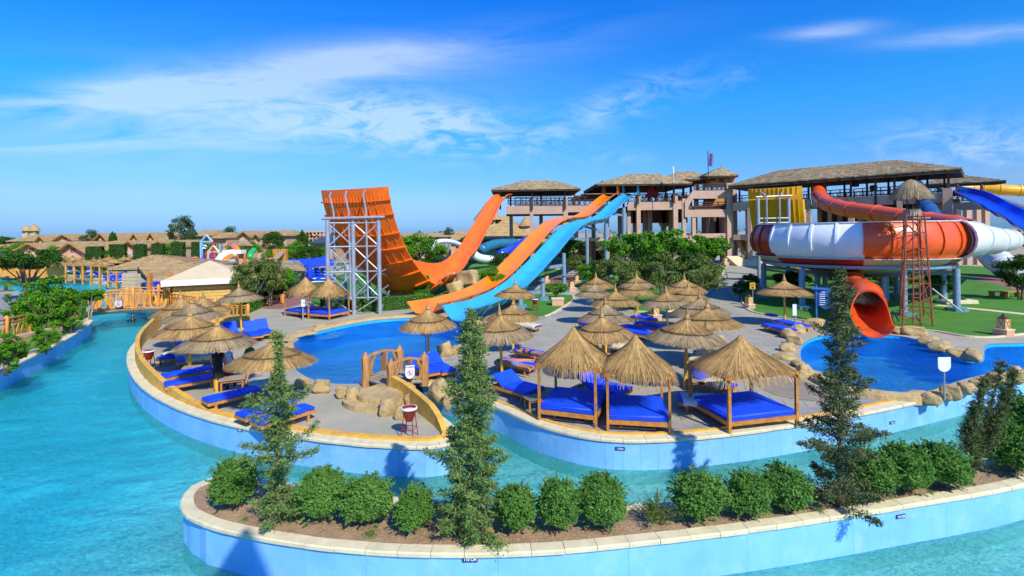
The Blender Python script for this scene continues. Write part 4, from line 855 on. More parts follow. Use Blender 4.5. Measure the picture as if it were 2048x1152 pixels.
# ------------------------------------------------------------------ canopied day beds
CAB = prof_fn([(.06, 2.72), (.14, 2.60), (.35, 2.36), (.62, 2.14), (.90, 1.94), (1.12, 1.76), (1.24, 1.52)])
def daybed(seed, W=1.8, Ln=1.9, nre=4200):
    rng = random.Random(seed); t = thing('canopied_bed', 'x', 'day bed', (0, 0, 0)); hx, hy = W / 2, Ln / 2
    for sx in (-1, 1):
        for sy in (-1, 1): mb = MB(); mb.box((sx * hx, sy * hy, .9), (.075, .075, 1.8)); mb.build('post', M['wood'], t, local=True)
    fr_ = MB()
    for sy in (-1, 1): fr_.box((0, sy * (hy), .30), (W - .08, .05, .13))
    for sx in (-1, 1): fr_.box((sx * hx, 0, .30), (.05, Ln - .08, .13))
    fr_.build('bed_frame', M['wood'], t, local=True)
    for j in range(7): mb = MB(); mb.box((0, -hy + .2 + j * (Ln - .4) / 6, .35), (W - .06, .09, .025)); mb.build('slat', M['wood'], t, local=True)
    for sx in (-.55, .55): mb = MB(); mb.box((sx * hx, -hy + .35, .12), (.07, .07, .24)); mb.build('leg', M['wood'], t, local=True)
    m = MB(); rbox(m, (0, 0, .45), (W - .02, Ln - .02, .17), .055, seg=3); mt = finish(m.build('mattress', M['blue'], t, local=True), 60)
    for z in (.395, .50): pp = MB(); q = [(-hx, -hy, z), (hx, -hy, z), (hx, hy, z), (-hx, hy, z), (-hx, -hy, z)]; pp.tube(q, .012, 5, False); pp.build('piping', M['blue'], mt, local=True)
    for sy in (-1, 1): mb = MB(); mb.beam((-hx - .1, sy * hy, 1.74), (hx + .1, sy * hy, 1.74), .06, .07); mb.build('roof_beam', M['wood'], t, local=True)
    for sx in (-1, 1): mb = MB(); mb.beam((sx * hx, -hy - .1, 1.68), (sx * hx, hy + .1, 1.68), .05, .05); mb.build('roof_beam', M['wood'], t, local=True)
    sq = lambda a: 1 / max(abs(math.cos(a)), abs(math.sin(a))) ** .45
    un = MB()
    rings = [(.1, 2.60), (.35, 2.30), (.62, 2.09), (.90, 1.88), (1.05, 1.74)]; k = 32
    vs = [(r * sq(2 * math.pi * j / k) * math.cos(2 * math.pi * j / k), r * sq(2 * math.pi * j / k) * math.sin(2 * math.pi * j / k) * Ln / W, z) for r, z in rings for j in range(k)]
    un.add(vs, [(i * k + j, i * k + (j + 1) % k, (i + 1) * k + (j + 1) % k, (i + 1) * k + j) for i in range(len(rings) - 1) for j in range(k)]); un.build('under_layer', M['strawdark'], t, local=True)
    th = MB(); vs = []; fs = []
    for _ in range(nre):
        a = rng.random() * 2 * math.pi; L0 = rng.random(); s = .0 + L0 * .62; e = min(1.06, s + rng.uniform(.28, .5)) + rng.uniform(-.05, .06); o = len(vs); da = rng.gauss(0, .05); lf = rng.uniform(0, .06); m_ = sq(a)
        for q in range(4):
            tt = s + (e - s) * q / 3; r, z = CAB(min(tt, 1.08)); aa = a + da * q / 3; r = r * m_ + (rng.uniform(-.02, .03) if q == 3 else 0); wv = .009 * (1 - .2 * q)
            z += lf - (.03 * rng.random() if q == 3 else 0)
            vs += [(r * math.cos(aa) - wv * math.sin(aa), r * math.sin(aa) + wv * math.cos(aa), z), (r * math.cos(aa) + wv * math.sin(aa), r * math.sin(aa) - wv * math.cos(aa), z)]
        fs += [(o + 2 * q, o + 2 * q + 1, o + 2 * q + 3, o + 2 * q + 2) for q in range(3)]
    th.add(vs, fs); th.build('thatch_roof', M['straw'], t, local=True)
    kb = MB(); v, f = reeds_np(rng, 200, prof_fn([(.03, 2.82), (.09, 2.74), (.07, 2.66), (.16, 2.58)]), 0, 1, .012, .1, .01, 3); kb.add(v, f); kb.build('top_knot', M['straw'], t, local=True)
    return t
def put_bed(t, fl, fr, lab, Hs=1.0, rot=None, cop=False, depth=1.9):
    a = G(*fl); b = G(*fr); d = (b - a); W = d.length; rz = math.atan2(d.y, d.x); n = Vector((-d.y, d.x, 0)).normalized(); c = (a + b) / 2 + n * depth / 2
    return inst(t, USED, c, rz, (W / 1.8, depth / 1.9, Hs), lab, 'canopied beds')
DB = [daybed(11), daybed(12), daybed(13)]
put_bed(DB[0], (1079, 842), (1192, 856), 'leftmost of the three big canopied blue beds by the river wall', .97)
put_bed(DB[1], (1216, 863), (1340, 870), 'middle canopied blue bed of the three by the river wall', .92)
put_bed(DB[2], (1459, 868), (1594, 852), 'rightmost canopied blue bed of the three, nearest the right pool', .89)
put_bed(DB[0], (570, 632), (606, 637), 'left canopied blue bed at the far side of the slide pool', .98, depth=1.9)
put_bed(DB[1], (617, 638), (659, 641), 'canopied blue bed with pink towels at the far side of the slide pool', .98, depth=1.9)
g = G(640, 632); mb = MB(); rbox(mb, (g.x, g.y + .2, .56), (1.3, .8, .06), .025, .2); tag(mb.build('towel', M['pink']), 'pink towel spread over the blue mattress of the far canopied bed', 'towel')
mb = MB(); rbox(mb, (g.x + .35, g.y + .05, .63), (.35, .25, .12), .05, .6); tag(mb.build('towel', M['whitecloth']), 'crumpled white towel on top of the pink one', 'towel')
# ------------------------------------------------------------------ loungers
def lounger(raise_deg, W=.68, towel=None):
    t = thing('sun_lounger', 'x', 'sun lounger', (0, 0, 0)); Ln = 2.0; bx = -.25   # head at -x, foot at +x
    for s in (-1, 1): mb = MB(); mb.box((0, s * (W / 2 - .02), .27), (Ln, .04, .09)); mb.build('side_rail', M['wood'], t, local=True)
    for x in (-Ln / 2 + .03, Ln / 2 - .03): mb = MB(); mb.box((x, 0, .27), (.05, W - .085, .085)); mb.build('end_rail', M['wood'], t, local=True)
    for x in (-.72, .72):
        for s in (-1, 1): mb = MB(); mb.box((x, s * (W / 2 - .045), .115), (.09, .05, .23)); mb.build('leg', M['wood'], t, local=True)
    for j in range(7): mb = MB(); mb.box((bx + .1 + j * .17, 0, .31), (.10, W - .1, .02)); mb.build('slat', M['wood'], t, local=True)
    m = MB(); rbox(m, ((bx + Ln / 2) / 2, 0, .365), (Ln / 2 - bx - .01, W - .02, .09), .03); finish(m.build('seat_cushion', M['blue'], t, local=True), 60)
    a = R(raise_deg); ln = Ln / 2 + bx; mm = Matrix.Rotation(a, 3, 'Y'); c = Vector((bx, 0, .33)) + mm @ Vector((-ln / 2, 0, .04))
    m = MB(); rbox(m, c, (ln - .02, W - .02, .09), .03, M3=mm); finish(m.build('back_cushion', M['blue'], t, local=True), 60)
    if raise_deg > 5:
        m = MB(); m.box(Vector((bx, 0, .30)) + mm @ Vector((-ln / 2, 0, .02)), (ln, W - .06, .03), M3=mm); m.build('back_rest', M['wood'], t, local=True)
        tip = Vector((bx, 0, .30)) + mm @ Vector((-ln * .7, 0, 0))
        for s in (-1, 1): m = MB(); m.beam(tip + Vector((0, s * .2, 0)), (-.85, s * .2, .26), .03); m.build('prop', M['wood'], t, local=True)
    return t
LO = {0: lounger(0), 28: lounger(28), 50: lounger(50)}
def put_l(foot, head, rz_, lab, deg=0, sc=1.0, z=0):
    f = G(*foot, .3); h = G(*head, .3); c = (f + h) / 2; d = f - h; rz = math.atan2(d.y, d.x); s = sc if rz_ is None else rz_
    o = inst(LO[deg], USED, (c.x, c.y, z), rz, (min(1.1, max(.85, d.length / 2.0)), sc, 1), lab, 'blue sun loungers'); return o
put_l((324, 755), (424, 738), None, 'blue lounger under the flattened umbrella on the left terrace, rear one of two')
put_l((330, 772), (432, 754), None, 'blue lounger just in front of the pair mate under the flattened umbrella')
put_l((412, 804), (514, 780), None, 'single blue lounger beside the small table and the person in black')
put_l((491, 832), (575, 806), None, 'blue lounger behind the leftmost tall conifer, rear one of two')
put_l((520, 847), (612, 818), None, 'blue lounger behind the leftmost tall conifer, nearest the river wall')
put_l((482, 676), (452, 662), None, 'leftmost of the three upright blue chairs facing the pool', 50)
put_l((518, 676), (492, 660), None, 'middle one of the three upright blue chairs facing the pool', 50)
put_l((542, 671), (514, 655), None, 'rightmost of the three upright blue chairs facing the pool', 50)
put_l((335, 716), (372, 704), None, 'lounger with a cream towel near the ochre parapet', 28)
put_l((362, 722), (430, 712), None, 'lounger draped with a cream towel beside the ochre parapet one')
put_l((352, 690), (425, 680), None, 'blue lounger in shade under the bunched umbrellas', )
put_l((400, 662), (446, 655), None, 'blue lounger in shade below the bridge fence')
put_l((868, 748), (826, 728), None, 'blue lounger left of the umbrella pole by the footbridge', 28)
put_l((900, 745), (858, 724), None, 'blue lounger with a metal arm right of the umbrella pole by the footbridge', 28)
put_l((1092, 713), (1034, 700), None, 'blue lounger carrying the woman in a dark bikini', )
put_l((1068, 735), (998, 722), None, 'blue lounger carrying the man in pale shorts', )
put_l((1072, 785), (1000, 765), None, 'wide blue lounger with raised head behind the first canopied bed', 28, 1.5)
put_l((1250, 786), (1168, 768), None, 'wide blue double lounger with a raised head behind the canopied beds', 28, 1.7)
put_l((1288, 701), (1214, 690), None, 'lounger with a cream towel between the middle umbrellas', )
put_l((1462, 776), (1384, 756), None, 'lounger with cream towel and raised head beside the small table', 28)
put_l((1466, 806), (1358, 800), None, 'lounger half covered by a grey white towel, behind the third canopied bed')
put_l((1465, 735), (1385, 722), None, 'lounger under a heap of cream towels, front one', )
put_l((1468, 716), (1392, 704), None, 'lounger under a heap of cream towels, rear one')
put_l((1302, 662), (1246, 652), None, 'blue lounger left of the clear yellow pole on the terrace')
put_l((1325, 656), (1275, 646), None, 'blue lounger right in front of the clear yellow pole, rear row')
put_l((1308, 641), (1268, 634), None, 'short looking blue lounger in the rearmost row by the lawn')
put_l((1185, 655), (1166, 645), None, 'blue lounger peeking out left of the stacked umbrellas')
put_l((1310, 672), (1250, 662), None, 'blue lounger in front row of the shaded rear loungers')
a_ = put_l((1612, 655), (1556, 642), None, 'right one of the two blue loungers under the lone umbrella', 0, 1.2)
put_l((1584, 663), (1534, 650), None, 'left one of the two blue loungers under the lone umbrella', 0, 1.2)
put_l((1076, 655), (1030, 648), None, 'lounger with a cream cover near the blue slide mouth')
# towels on top of loungers
def towel(foot, head, f0, f1, lab, mat='cream', W=.72, seed=0, z=.42, H=.03):
    f = G(*foot, .3); h = G(*head, .3); d = f - h; ax_ = d.normalized(); lt_ = Vector((-ax_.y, ax_.x, 0)); n, m = 22, 14; rn = random.Random(seed); vs = []
    for i in range(n + 1):
        for j in range(m + 1):
            p = h.lerp(f, f0 + (f1 - f0) * i / n) + lt_ * (j / m - .5) * (W + .06 * rn.random()); e = abs(j / m - .5) * 2
            nz_ = noise.noise(Vector((i * .35 + seed, j * .4, 0))); zz = z + .05 * nz_ + .03 * noise.noise(Vector((i * .9, j * .8 + seed, 3))) - (.16 * max(0, (e - .86) / .14))
            vs.append((p.x, p.y, zz))
    mb = MB(); mb.add(vs, [(i * (m + 1) + j, (i + 1) * (m + 1) + j, (i + 1) * (m + 1) + j + 1, i * (m + 1) + j + 1) for i in range(n) for j in range(m)]); o = mb.build('towel', M[mat], smooth=True)
    md = o.modifiers.new('thick', 'SOLIDIFY'); md.thickness = H; md.offset = 1
    return tag(o, lab, 'towel')
towel((1462, 776), (1384, 756), .42, .95, 'smooth cream towel on the seat beside the small table', seed=1)
towel((1466, 806), (1358, 800), .05, .68, 'wrinkled grey white towel covering the lounger behind the third bed', 'whitecloth', .85, 2)
towel((1465, 735), (1385, 722), .0, .95, 'bulky cream towels heaped along the front lounger', W=.95, seed=3, z=.5)
towel((1468, 716), (1392, 704), .1, .95, 'cream towels heaped along the rear lounger', W=.9, seed=4, z=.5)
towel((1288, 701), (1214, 690), .0, .9, 'cream towel spread flat between the middle umbrellas', seed=5)
towel((335, 716), (372, 704), .2, 1.0, 'cream towel over the lounger nearest the ochre parapet', seed=6, z=.46)
towel((362, 722), (430, 712), .1, .9, 'rumpled cream towel beside the ochre parapet, right one', seed=7)
towel((1076, 655), (1030, 648), .0, 1.0, 'pale cover spread on the lounger near the blue slide mouth', seed=8)
towel((500, 776), (540, 764), .0, 1.0, 'bunched cream towel under the low umbrella', seed=9, z=.4)
g = G(1575, 650); mb = MB(); rbox(mb, (g.x - .5, g.y + .9, .46), (.5, .7, .12), .05, .3); tag(mb.build('pillow', M['blue']), 'blue pillow at the head of the loungers under the lone umbrella', 'pillow')
# small tables
def table():
    t = thing('side_table', 'x', 'side table', (0, 0, 0))
    for j in range(4): mb = MB(); mb.box((0, -.21 + j * .14, .42), (.75, .125, .03)); mb.build('board', M['greywood'], t, local=True)
    for sx in (-1, 1):
        for sy in (-1, 1): mb = MB(); mb.box((sx * .3, sy * .2, .2), (.05, .05, .4)); mb.build('leg', M['wood'], t, local=True)
    for sy in (-1, 1): mb = MB(); mb.box((0, sy * .2, .36), (.66, .03, .06)); mb.build('apron', M['wood'], t, local=True)
    return t
TB = table()
def put_t(x, y, rz, lab, s=1): return inst(TB, USED, G(x, y), rz, s, lab, 'side tables')
put_t(465, 782, .45, 'low plank table between the person in black and the single blue lounger', 1.15); put_t(385, 752, .3, 'narrow plank table between the two loungers under the flattened umbrella', .9)
put_t(483, 673, .2, 'small square table between the upright blue chairs', .7); put_t(1072, 820, .35, 'plank table left of the first canopied bed'); put_t(1398, 782, .1, 'plank table with an ashtray beside the biggest umbrella pole', .95)
for x, y, z, l in ((1403, 768, .46, 'dark round ashtray on the table by the biggest umbrella'), (1086, 806, .46, 'dark bowl on the table left of the first canopied bed'), (1028, 762, .42, 'small brown bowl resting on the wide blue lounger')):
    p = G(x, y, z); mb = MB(); mb.lathe([(.01, 0), (.09, 0), (.12, .05), (.10, .05), (.08, .015), (.01, .015)], p, 14); tag(finish(mb.build('ashtray', M['darkred'])), l, 'bowl')
# red clay bowls on tripods
def bowlbin():
    t = thing('tripod_bin', 'x', 'litter bowl', (0, 0, 0))
    mb = MB(); mb.lathe([(.01, .52), (.12, .54), (.20, .74), (.24, .92), (.26, .94), (.26, .97), (.22, .97), (.19, .80), (.01, .78)], (0, 0, 0), 20); finish(mb.build('pot', M['redpot'], t, local=True), 50)
    mb = MB(); mb.lathe([(.262, .93), (.275, .95), (.262, 1.0), (.235, 1.0)], (0, 0, 0), 20); mb.build('rim', M['whitepaint'], t, local=True)
    mb = MB(); mb.lathe([(.01, .90), (.23, .90)], (0, 0, 0), 16); mb.build('sand', M['whitecloth'], t, local=True)
    for q in range(4):
        a = q * math.pi / 2 + .4; mb = MB(); mb.tube([(.2 * math.cos(a), .2 * math.sin(a), .8), (.3 * math.cos(a), .3 * math.sin(a), 0)], .016, 6); mb.build('leg', M['redpot'], t, local=True)
        b = a + math.pi / 2; mb = MB(); mb.tube([(.265 * math.cos(a), .265 * math.sin(a), .3), (.265 * math.cos(b), .265 * math.sin(b), .3)], .012, 5); mb.build('stretcher', M['redpot'], t, local=True)
    return t
BB = bowlbin()
for x, y, s, l in ((819, 874, .85, 'dark red bowl on a tripod, standing before the channel parapet'), (298, 740, .85, 'dark red bowl on a tripod next to the ochre parapet on the left terrace'), (1070, 622, .9, 'dark red tripod bowl on the small lawn by the blue slide'), (1283, 562, 1, 'far dark red tripod bowl on the lawn below the trees'), (1304, 590, .9, 'small dark red tripod bowl behind the rear umbrellas')):
    inst(BB, USED, G(x, y), x * .1, s, l, 'red tripod bowls')
# ------------------------------------------------------------------ the slide tower
tw = thing('slide_tower', 'long pinkish brown concrete slide tower with thatched roofs and lattice railings', 'tower', (20, 88, 0))
def bar(nm, pts, r, mat, n=6):
    mb = MB(); mb.tube(pts, r, n); return mb.build(nm, M[mat], tw)
def pbox(nm, x0, y0, x1, y1, d, th, mat='render', parent=None, d1=None):
    """block whose front face fills a rectangle as seen at depth d (d1 at the right end)"""
    d1 = d1 or d; a, b = D(x0, y0, d), D(x1, y0, d1); z0 = D((x0 + x1) / 2, y1, (d + d1) / 2).z; z1 = D((x0 + x1) / 2, y0, (d + d1) / 2).z
    t = Vector((b.x - a.x, b.y - a.y, 0)); n = Vector((-t.y, t.x, 0)).normalized(); c = (a + b) / 2 + n * th / 2; c.z = (z0 + z1) / 2
    mb = MB(); mb.box(c, (t.length, th, z1 - z0), math.atan2(t.y, t.x)); return mb.build(nm, M[mat], parent or tw)
def col(xp, ytop, d, wpx=10, nm='column', mat='render', bottom=0.0, off=0):
    a = D(xp - wpx / 2, ytop, d); b = D(xp + wpx / 2, ytop, d); w_ = b.x - a.x; mb = MB(); mb.box(((a.x + b.x) / 2, d + w_ / 2 + off, (a.z + bottom) / 2), (w_, w_, a.z - bottom)); return mb.build(nm, M[mat], tw)
def railing(x0, y0, x1, y1, hpx, d, d1=None, npost=6, back=0.15):
    """posts, rails and crossed lattice"""
    d1 = d1 or d; A, B = D(x0, y0, d), D(x1, y1, d1); A0, B0 = D(x0, y0 + hpx, d), D(x1, y1 + hpx * d / d1, d1); n = Vector((0, back, 0))
    for a, b in ((A, B), (A0.lerp(A, .06), B0.lerp(B, .06)), (A0.lerp(A, .66), B0.lerp(B, .66))): bar('rail', [a + n, b + n], .075, 'darkwood')
    for i in range(npost + 1): t = i / npost; bar('baluster', [A0.lerp(B0, t) + n, A.lerp(B, t) + n], .08, 'darkwood')
    mb = MB()
    for i in range(npost):
        t0, t1 = i / npost, (i + 1) / npost
        for k in range(2):
            u0 = t0 + (t1 - t0) * k / 2; u1 = t0 + (t1 - t0) * (k + 1) / 2
            mb.tube([A0.lerp(B0, u0) + n, (A0.lerp(A, .66)).lerp(B0.lerp(B, .66), u1) + n], .04, 4); mb.tube([A0.lerp(B0, u1) + n, (A0.lerp(A, .66)).lerp(B0.lerp(B, .66), u0) + n], .04, 4)
    mb.build('lattice', M['darkwood'], tw)
def hip_roof(name, eave, ridge, parent, mat='roofthatch', courses=11, ov=.0, seed=0, soff='roofdark', thick=.35, jag=.10):
    """thatched hip roof in stepped courses; eave = 4 corners, ridge = 2 points"""
    rn = random.Random(seed); e = [Vector(p) for p in eave]; r0, r1 = Vector(ridge[0]), Vector(ridge[1]); rd = [r0, r1, r1, r0]
    mb = MB()
    for c in range(courses):
        t0 = c / courses; t1 = min(1, (c + 1.35) / courses); P = [e[i].lerp(rd[i], t0) for i in range(4)]; Q = [e[i].lerp(rd[i], t1) for i in range(4)]
        for i in range(4):
            j = (i + 1) % 4; ln = (P[j] - P[i]).length; m = max(2, int(ln / .55)); 
            for k in range(m):
                u0, u1 = k / m, (k + 1) / m; dz = rn.uniform(.0, .06); dd = rn.uniform(-jag, jag) * .5
                a, b = P[i].lerp(P[j], u0), P[i].lerp(P[j], u1); cc, d_ = Q[i].lerp(Q[j], u1), Q[i].lerp(Q[j], u0); down = ((a + b) - (cc + d_)).normalized() * (jag + dd)
                o = len(mb.v); up = Vector((0, 0, .13 + dz)); mb.v += [tuple(a + down + up), tuple(b + down + up), tuple(cc + Vector((0, 0, .05))), tuple(d_ + Vector((0, 0, .05))), tuple(a + down - Vector((0, 0, .05))), tuple(b + down - Vector((0, 0, .05)))]
                mb.f += [(o, o + 1, o + 2, o + 3), (o + 4, o + 5, o + 1, o)]; mb.mi += [0, 0]
    rf = mb.build(name, M[mat], parent)
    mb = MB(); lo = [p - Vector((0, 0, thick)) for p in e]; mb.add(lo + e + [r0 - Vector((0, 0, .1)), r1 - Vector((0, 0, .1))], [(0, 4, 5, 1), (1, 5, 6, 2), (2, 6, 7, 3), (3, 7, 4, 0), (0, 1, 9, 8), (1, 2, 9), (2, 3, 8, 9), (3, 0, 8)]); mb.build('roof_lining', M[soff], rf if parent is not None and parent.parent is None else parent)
    return rf
def rect_roof(x0, x1, ye, d0, d1, rx0, rx1, yr, **k):
    a, b = D(x0, ye, d0), D(x1, ye, d0); z = (a.z + b.z) / 2; dr = (d0 + d1) / 2; r0, r1 = D(rx0, yr, dr), D(rx1, yr, dr); zr = (r0.z + r1.z) / 2
    return hip_roof('roof', [(a.x, d0, z), (b.x, d0, z), (b.x, d1, z), (a.x, d1, z)], [(r0.x, dr, zr), (r1.x, dr, zr)], tw, **k)
# left pavilion
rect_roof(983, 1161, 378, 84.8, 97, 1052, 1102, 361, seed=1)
for x in (1000, 1021, 1064, 1082, 1130, 1149): col(x, 374, 85.5 if x in (1000, 1064, 1130) else 93, 3.4, 'roof_post', 'darkwood', bottom=9.8)
pbox('beam', 1012, 412, 1064, 428, 86, .5); pbox('beam', 1064, 412, 1130, 428, 86.02, .5); pbox('beam', 1130, 411, 1216, 424, 86, .5)
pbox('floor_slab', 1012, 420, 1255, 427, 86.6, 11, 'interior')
for x, w_, d in ((1063, 7, 85.9), (1131, 9, 85.9), (1022, 7, 95), (1082, 7, 95), (1152, 8, 90), (1187, 7, 95), (1240, 7, 95), (1214, 8, 86)): col(x, 396 if x in (1063, 1131) else 421, d, w_)
railing(1030, 395, 1063, 395, 17, 86, npost=3); railing(1066, 394, 1128, 394, 18, 86, npost=7); railing(1136, 395, 1215, 393, 17, 86, npost=7); railing(1016, 397, 1160, 397, 12, 96, npost=10)
pbox('lower_beam', 1007, 478, 1128, 485, 86, .5); pbox('lower_beam', 1135, 476, 1277, 482, 86, .5)
# middle roofs and deck
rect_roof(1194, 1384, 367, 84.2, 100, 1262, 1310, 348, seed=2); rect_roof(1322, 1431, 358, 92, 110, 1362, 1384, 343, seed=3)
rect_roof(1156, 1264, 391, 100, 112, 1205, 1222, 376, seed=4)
for x, d in ((1205, 85.3), (1230, 98), (1276, 85.3), (1297, 98), (1348, 85.3), (1367, 98), (1382, 98), (1395, 94), (1409, 94), (1424, 94), (1311, 94), (1332, 94), (1247, 98)): col(x, 362, d, 3.6, 'roof_post', 'darkwood', bottom=10.5)
pbox('beam', 1255, 404, 1347, 420, 86, .5); pbox('beam', 1354, 402, 1375, 418, 86, .5)
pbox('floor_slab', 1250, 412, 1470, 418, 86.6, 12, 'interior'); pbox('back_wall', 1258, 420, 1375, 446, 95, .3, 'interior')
railing(1280, 388, 1347, 387, 17, 86, npost=6); railing(1355, 386, 1374, 385, 17, 86, npost=2); railing(1200, 391, 1372, 389, 13, 97, npost=12)
for x, y, w_, d in ((1277, 391, 8, 85.8), (1351, 386, 9, 85.8), (1368, 397, 7, 85.9), (1300, 420, 9, 92), (1328, 420, 8, 95), (1270, 420, 7, 95), (1390, 420, 8, 92)): col(x, y, d, w_)
# stepped stair block and the two storey bay
a, b, c_, e_ = D(1370, 402, 85.7), D(1388, 376, 85.7), D(1388, 392, 85.7), D(1376, 428, 85.7)
mb = MB(); vs = [D(1370, 403, 85.6), D(1387, 380, 85.6), D(1390, 380, 85.6), D(1390, 393, 85.6), D(1377, 412, 85.6), D(1377, 436, 85.6), D(1370, 433, 85.6)]
mb.add(vs + [v + Vector((0, .6, 0)) for v in vs], [tuple(range(7)), tuple(range(7, 14))[::-1]] + [(i, i + 7, (i + 1) % 7 + 7, (i + 1) % 7) for i in range(7)]); mb.build('stair_parapet', M['render'], tw)
pbox('beam', 1388, 381, 1454, 397, 85.9, .5); pbox('beam', 1374, 419, 1454, 434, 85.9, .5); pbox('lower_beam', 1385, 467, 1454, 476, 85.9, .5)
pbox('lower_beam', 1285, 474, 1385, 481, 86, .5)
pbox('floor_slab', 1386, 388, 1454, 393, 86.5, 9, 'interior'); pbox('floor_slab', 1100, 476, 1454, 480, 87, 12, 'interior')
railing(1389, 369, 1453, 367, 13, 86, npost=7); railing(1391, 405, 1452, 404, 14, 86, npost=4)
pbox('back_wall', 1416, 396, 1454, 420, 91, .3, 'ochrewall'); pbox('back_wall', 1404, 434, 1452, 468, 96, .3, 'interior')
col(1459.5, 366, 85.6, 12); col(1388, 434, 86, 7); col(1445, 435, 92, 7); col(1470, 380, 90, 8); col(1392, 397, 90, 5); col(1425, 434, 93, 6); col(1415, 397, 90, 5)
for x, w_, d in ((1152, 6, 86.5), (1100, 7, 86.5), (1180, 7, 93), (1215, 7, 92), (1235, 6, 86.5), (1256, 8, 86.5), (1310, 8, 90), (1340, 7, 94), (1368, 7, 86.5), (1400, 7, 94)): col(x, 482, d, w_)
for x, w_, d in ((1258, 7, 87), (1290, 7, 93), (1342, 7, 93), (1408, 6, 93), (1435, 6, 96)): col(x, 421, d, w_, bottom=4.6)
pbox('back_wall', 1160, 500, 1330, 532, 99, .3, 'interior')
# cabin with pyramid roof
pbox('cabin_wall', 1421, 351, 1470, 371, 92, 4.0, 'ochrewall'); pbox('cabin_pier', 1461, 349, 1468, 371, 91.8, .3)
for x in (1440,): pbox('window', x, 357, x + 8, 364, 91.9, .12, 'interior')
a, b = D(1410, 351, 90.5), D(1477, 350, 90.5); hip_roof('roof', [(a.x, 90.5, a.z), (b.x, 90.5, a.z), (b.x, 97, a.z), (a.x, 97, a.z)], [D(1443, 336, 93.7), D(1444.5, 336, 93.7)], tw, seed=5, courses=7)
mb = MB(); mb.lathe([(.28, 0), (.12, .5), (.02, 1.1)], D(1443.5, 338, 93.7), 8); mb.build('roof_spike', M['straw'], tw)
# right wing: runs towards the camera on its right
WA, WB = D(1460, 371, 84), D(1922, 337, 64); zE = (WA.z + WB.z) / 2
dr_ = Vector((WB.x - WA.x, WB.y - WA.y, 0)); Lw = dr_.length; dr_.normalize(); nb = Vector((-dr_.y, dr_.x, 0))
def W(s, o, z): return Vector((WA.x, WA.y, 0)) + dr_ * s + nb * o + Vector((0, 0, z))
def w_of(pxx, o=0.0):   # distance along the wing of what shows at column pxx, o behind the eave line
    k, _ = ray(pxx, 460); x0, y0 = WA.x + nb.x * o, WA.y + nb.y * o; return (k * y0 - x0) / (dr_.x - k * dr_.y)
def zat(pxx, py, o=0.0): p = W(w_of(pxx, o), o, 0); _, v = ray(pxx, py); return HC + v * p.y
zR = zE + 2.3
hip_roof('roof', [W(-.3, 0, zE), W(Lw, 0, zE), W(Lw, 9, zE), W(-.3, 9, zE)], [W(6.5, 4.5, zR), W(Lw - 7.5, 4.5, zR)], tw, seed=6, courses=13, thick=.5)
def wbox(nm, x0, x1, y0, y1, o, th, mat='render'):
    s0, s1 = w_of(x0, o), w_of(x1, o); xm = (x0 + x1) / 2; z0, z1 = zat(xm, y1, o), zat(xm, y0, o); c = W((s0 + s1) / 2, o + th / 2, (z0 + z1) / 2)
    mb = MB(); mb.box(c, (s1 - s0, th, z1 - z0), math.atan2(dr_.y, dr_.x)); return mb.build(nm, M[mat], tw)
def wcol(xp, o, wd, z1, z0=0.0, nm='column', mat='render'):
    mb = MB(); mb.box(W(w_of(xp, o), o, (z0 + z1) / 2), (wd, wd, z1 - z0), math.atan2(dr_.y, dr_.x)); return mb.build(nm, M[mat], tw)
zd = zat(1700, 394, 1.2)                          # deck parapet top
zf = zd - 1.35
mb = MB(); mb.box(W(Lw / 2, 5.4, zf + .25), (Lw - .5, 7.5, .35), math.atan2(dr_.y, dr_.x)); mb.build('floor_slab', M['interior'], tw)
mb = MB(); mb.box(W(Lw / 2, 5.4, 4.7), (Lw - .5, 7.5, .35), math.atan2(dr_.y, dr_.x)); mb.build('floor_slab', M['interior'], tw)
for a_, b_ in ((1466, 1502), (1604, 1618), (1624, 1700), (1708, 1800), (1800, 1896)):
    s0, s1 = w_of(a_, 1.2), w_of(b_, 1.2); mb = MB(); mb.box(W((s0 + s1) / 2, 1.4, (zd + zf) / 2), (s1 - s0, .4, zd - zf), math.atan2(dr_.y, dr_.x)); mb.build('beam', M['render'], tw)
    for zz, rr_ in ((zd + 1.15, .07), (zd + .75, .06), (zd + .1, .06)): bar('rail', [W(s0, 1.4, zz), W(s1, 1.4, zz)], rr_, 'darkwood')
    m = max(1, int((s1 - s0) / 1.0)); mb = MB()
    for i in range(m + 1): bar('baluster', [W(s0 + (s1 - s0) * i / m, 1.4, zd), W(s0 + (s1 - s0) * i / m, 1.4, zd + 1.15)], .07, 'darkwood')
    for i in range(m * 2):
        u0 = s0 + (s1 - s0) * i / (2 * m); u1 = s0 + (s1 - s0) * (i + 1) / (2 * m); mb.tube([W(u0, 1.4, zd + .1), W(u1, 1.4, zd + .75)], .035, 4); mb.tube([W(u1, 1.4, zd + .1), W(u0, 1.4, zd + .75)], .035, 4)
    mb.build('lattice', M['darkwood'], tw)
    s0, s1 = w_of(a_, 1.2), w_of(b_, 1.2); mb = MB(); mb.box(W((s0 + s1) / 2, 1.5, 4.6), (s1 - s0, .4, .9), math.atan2(dr_.y, dr_.x)); mb.build('lower_beam', M['render'], tw)
s0, s1 = .5, Lw - .5
for zz in (zd + 1.1, zd + .55): bar('rail', [W(s0, 8.2, zz), W(s1, 8.2, zz)], .07, 'darkwood')
for i in range(26): bar('baluster', [W(s0 + (s1 - s0) * i / 25, 8.2, zd - .5), W(s0 + (s1 - s0) * i / 25, 8.2, zd + 1.1)], .06, 'darkwood')
for x in (1540, 1618, 1652, 1703, 1752, 1790, 1835, 1898): wcol(x, 1.2, .26, zE, zf, 'roof_post', 'darkwood')
for x in (1480, 1560, 1640, 1690, 1735, 1778, 1812, 1856, 1890): wcol(x, 8, .26, zE, zf, 'roof_post', 'darkwood')
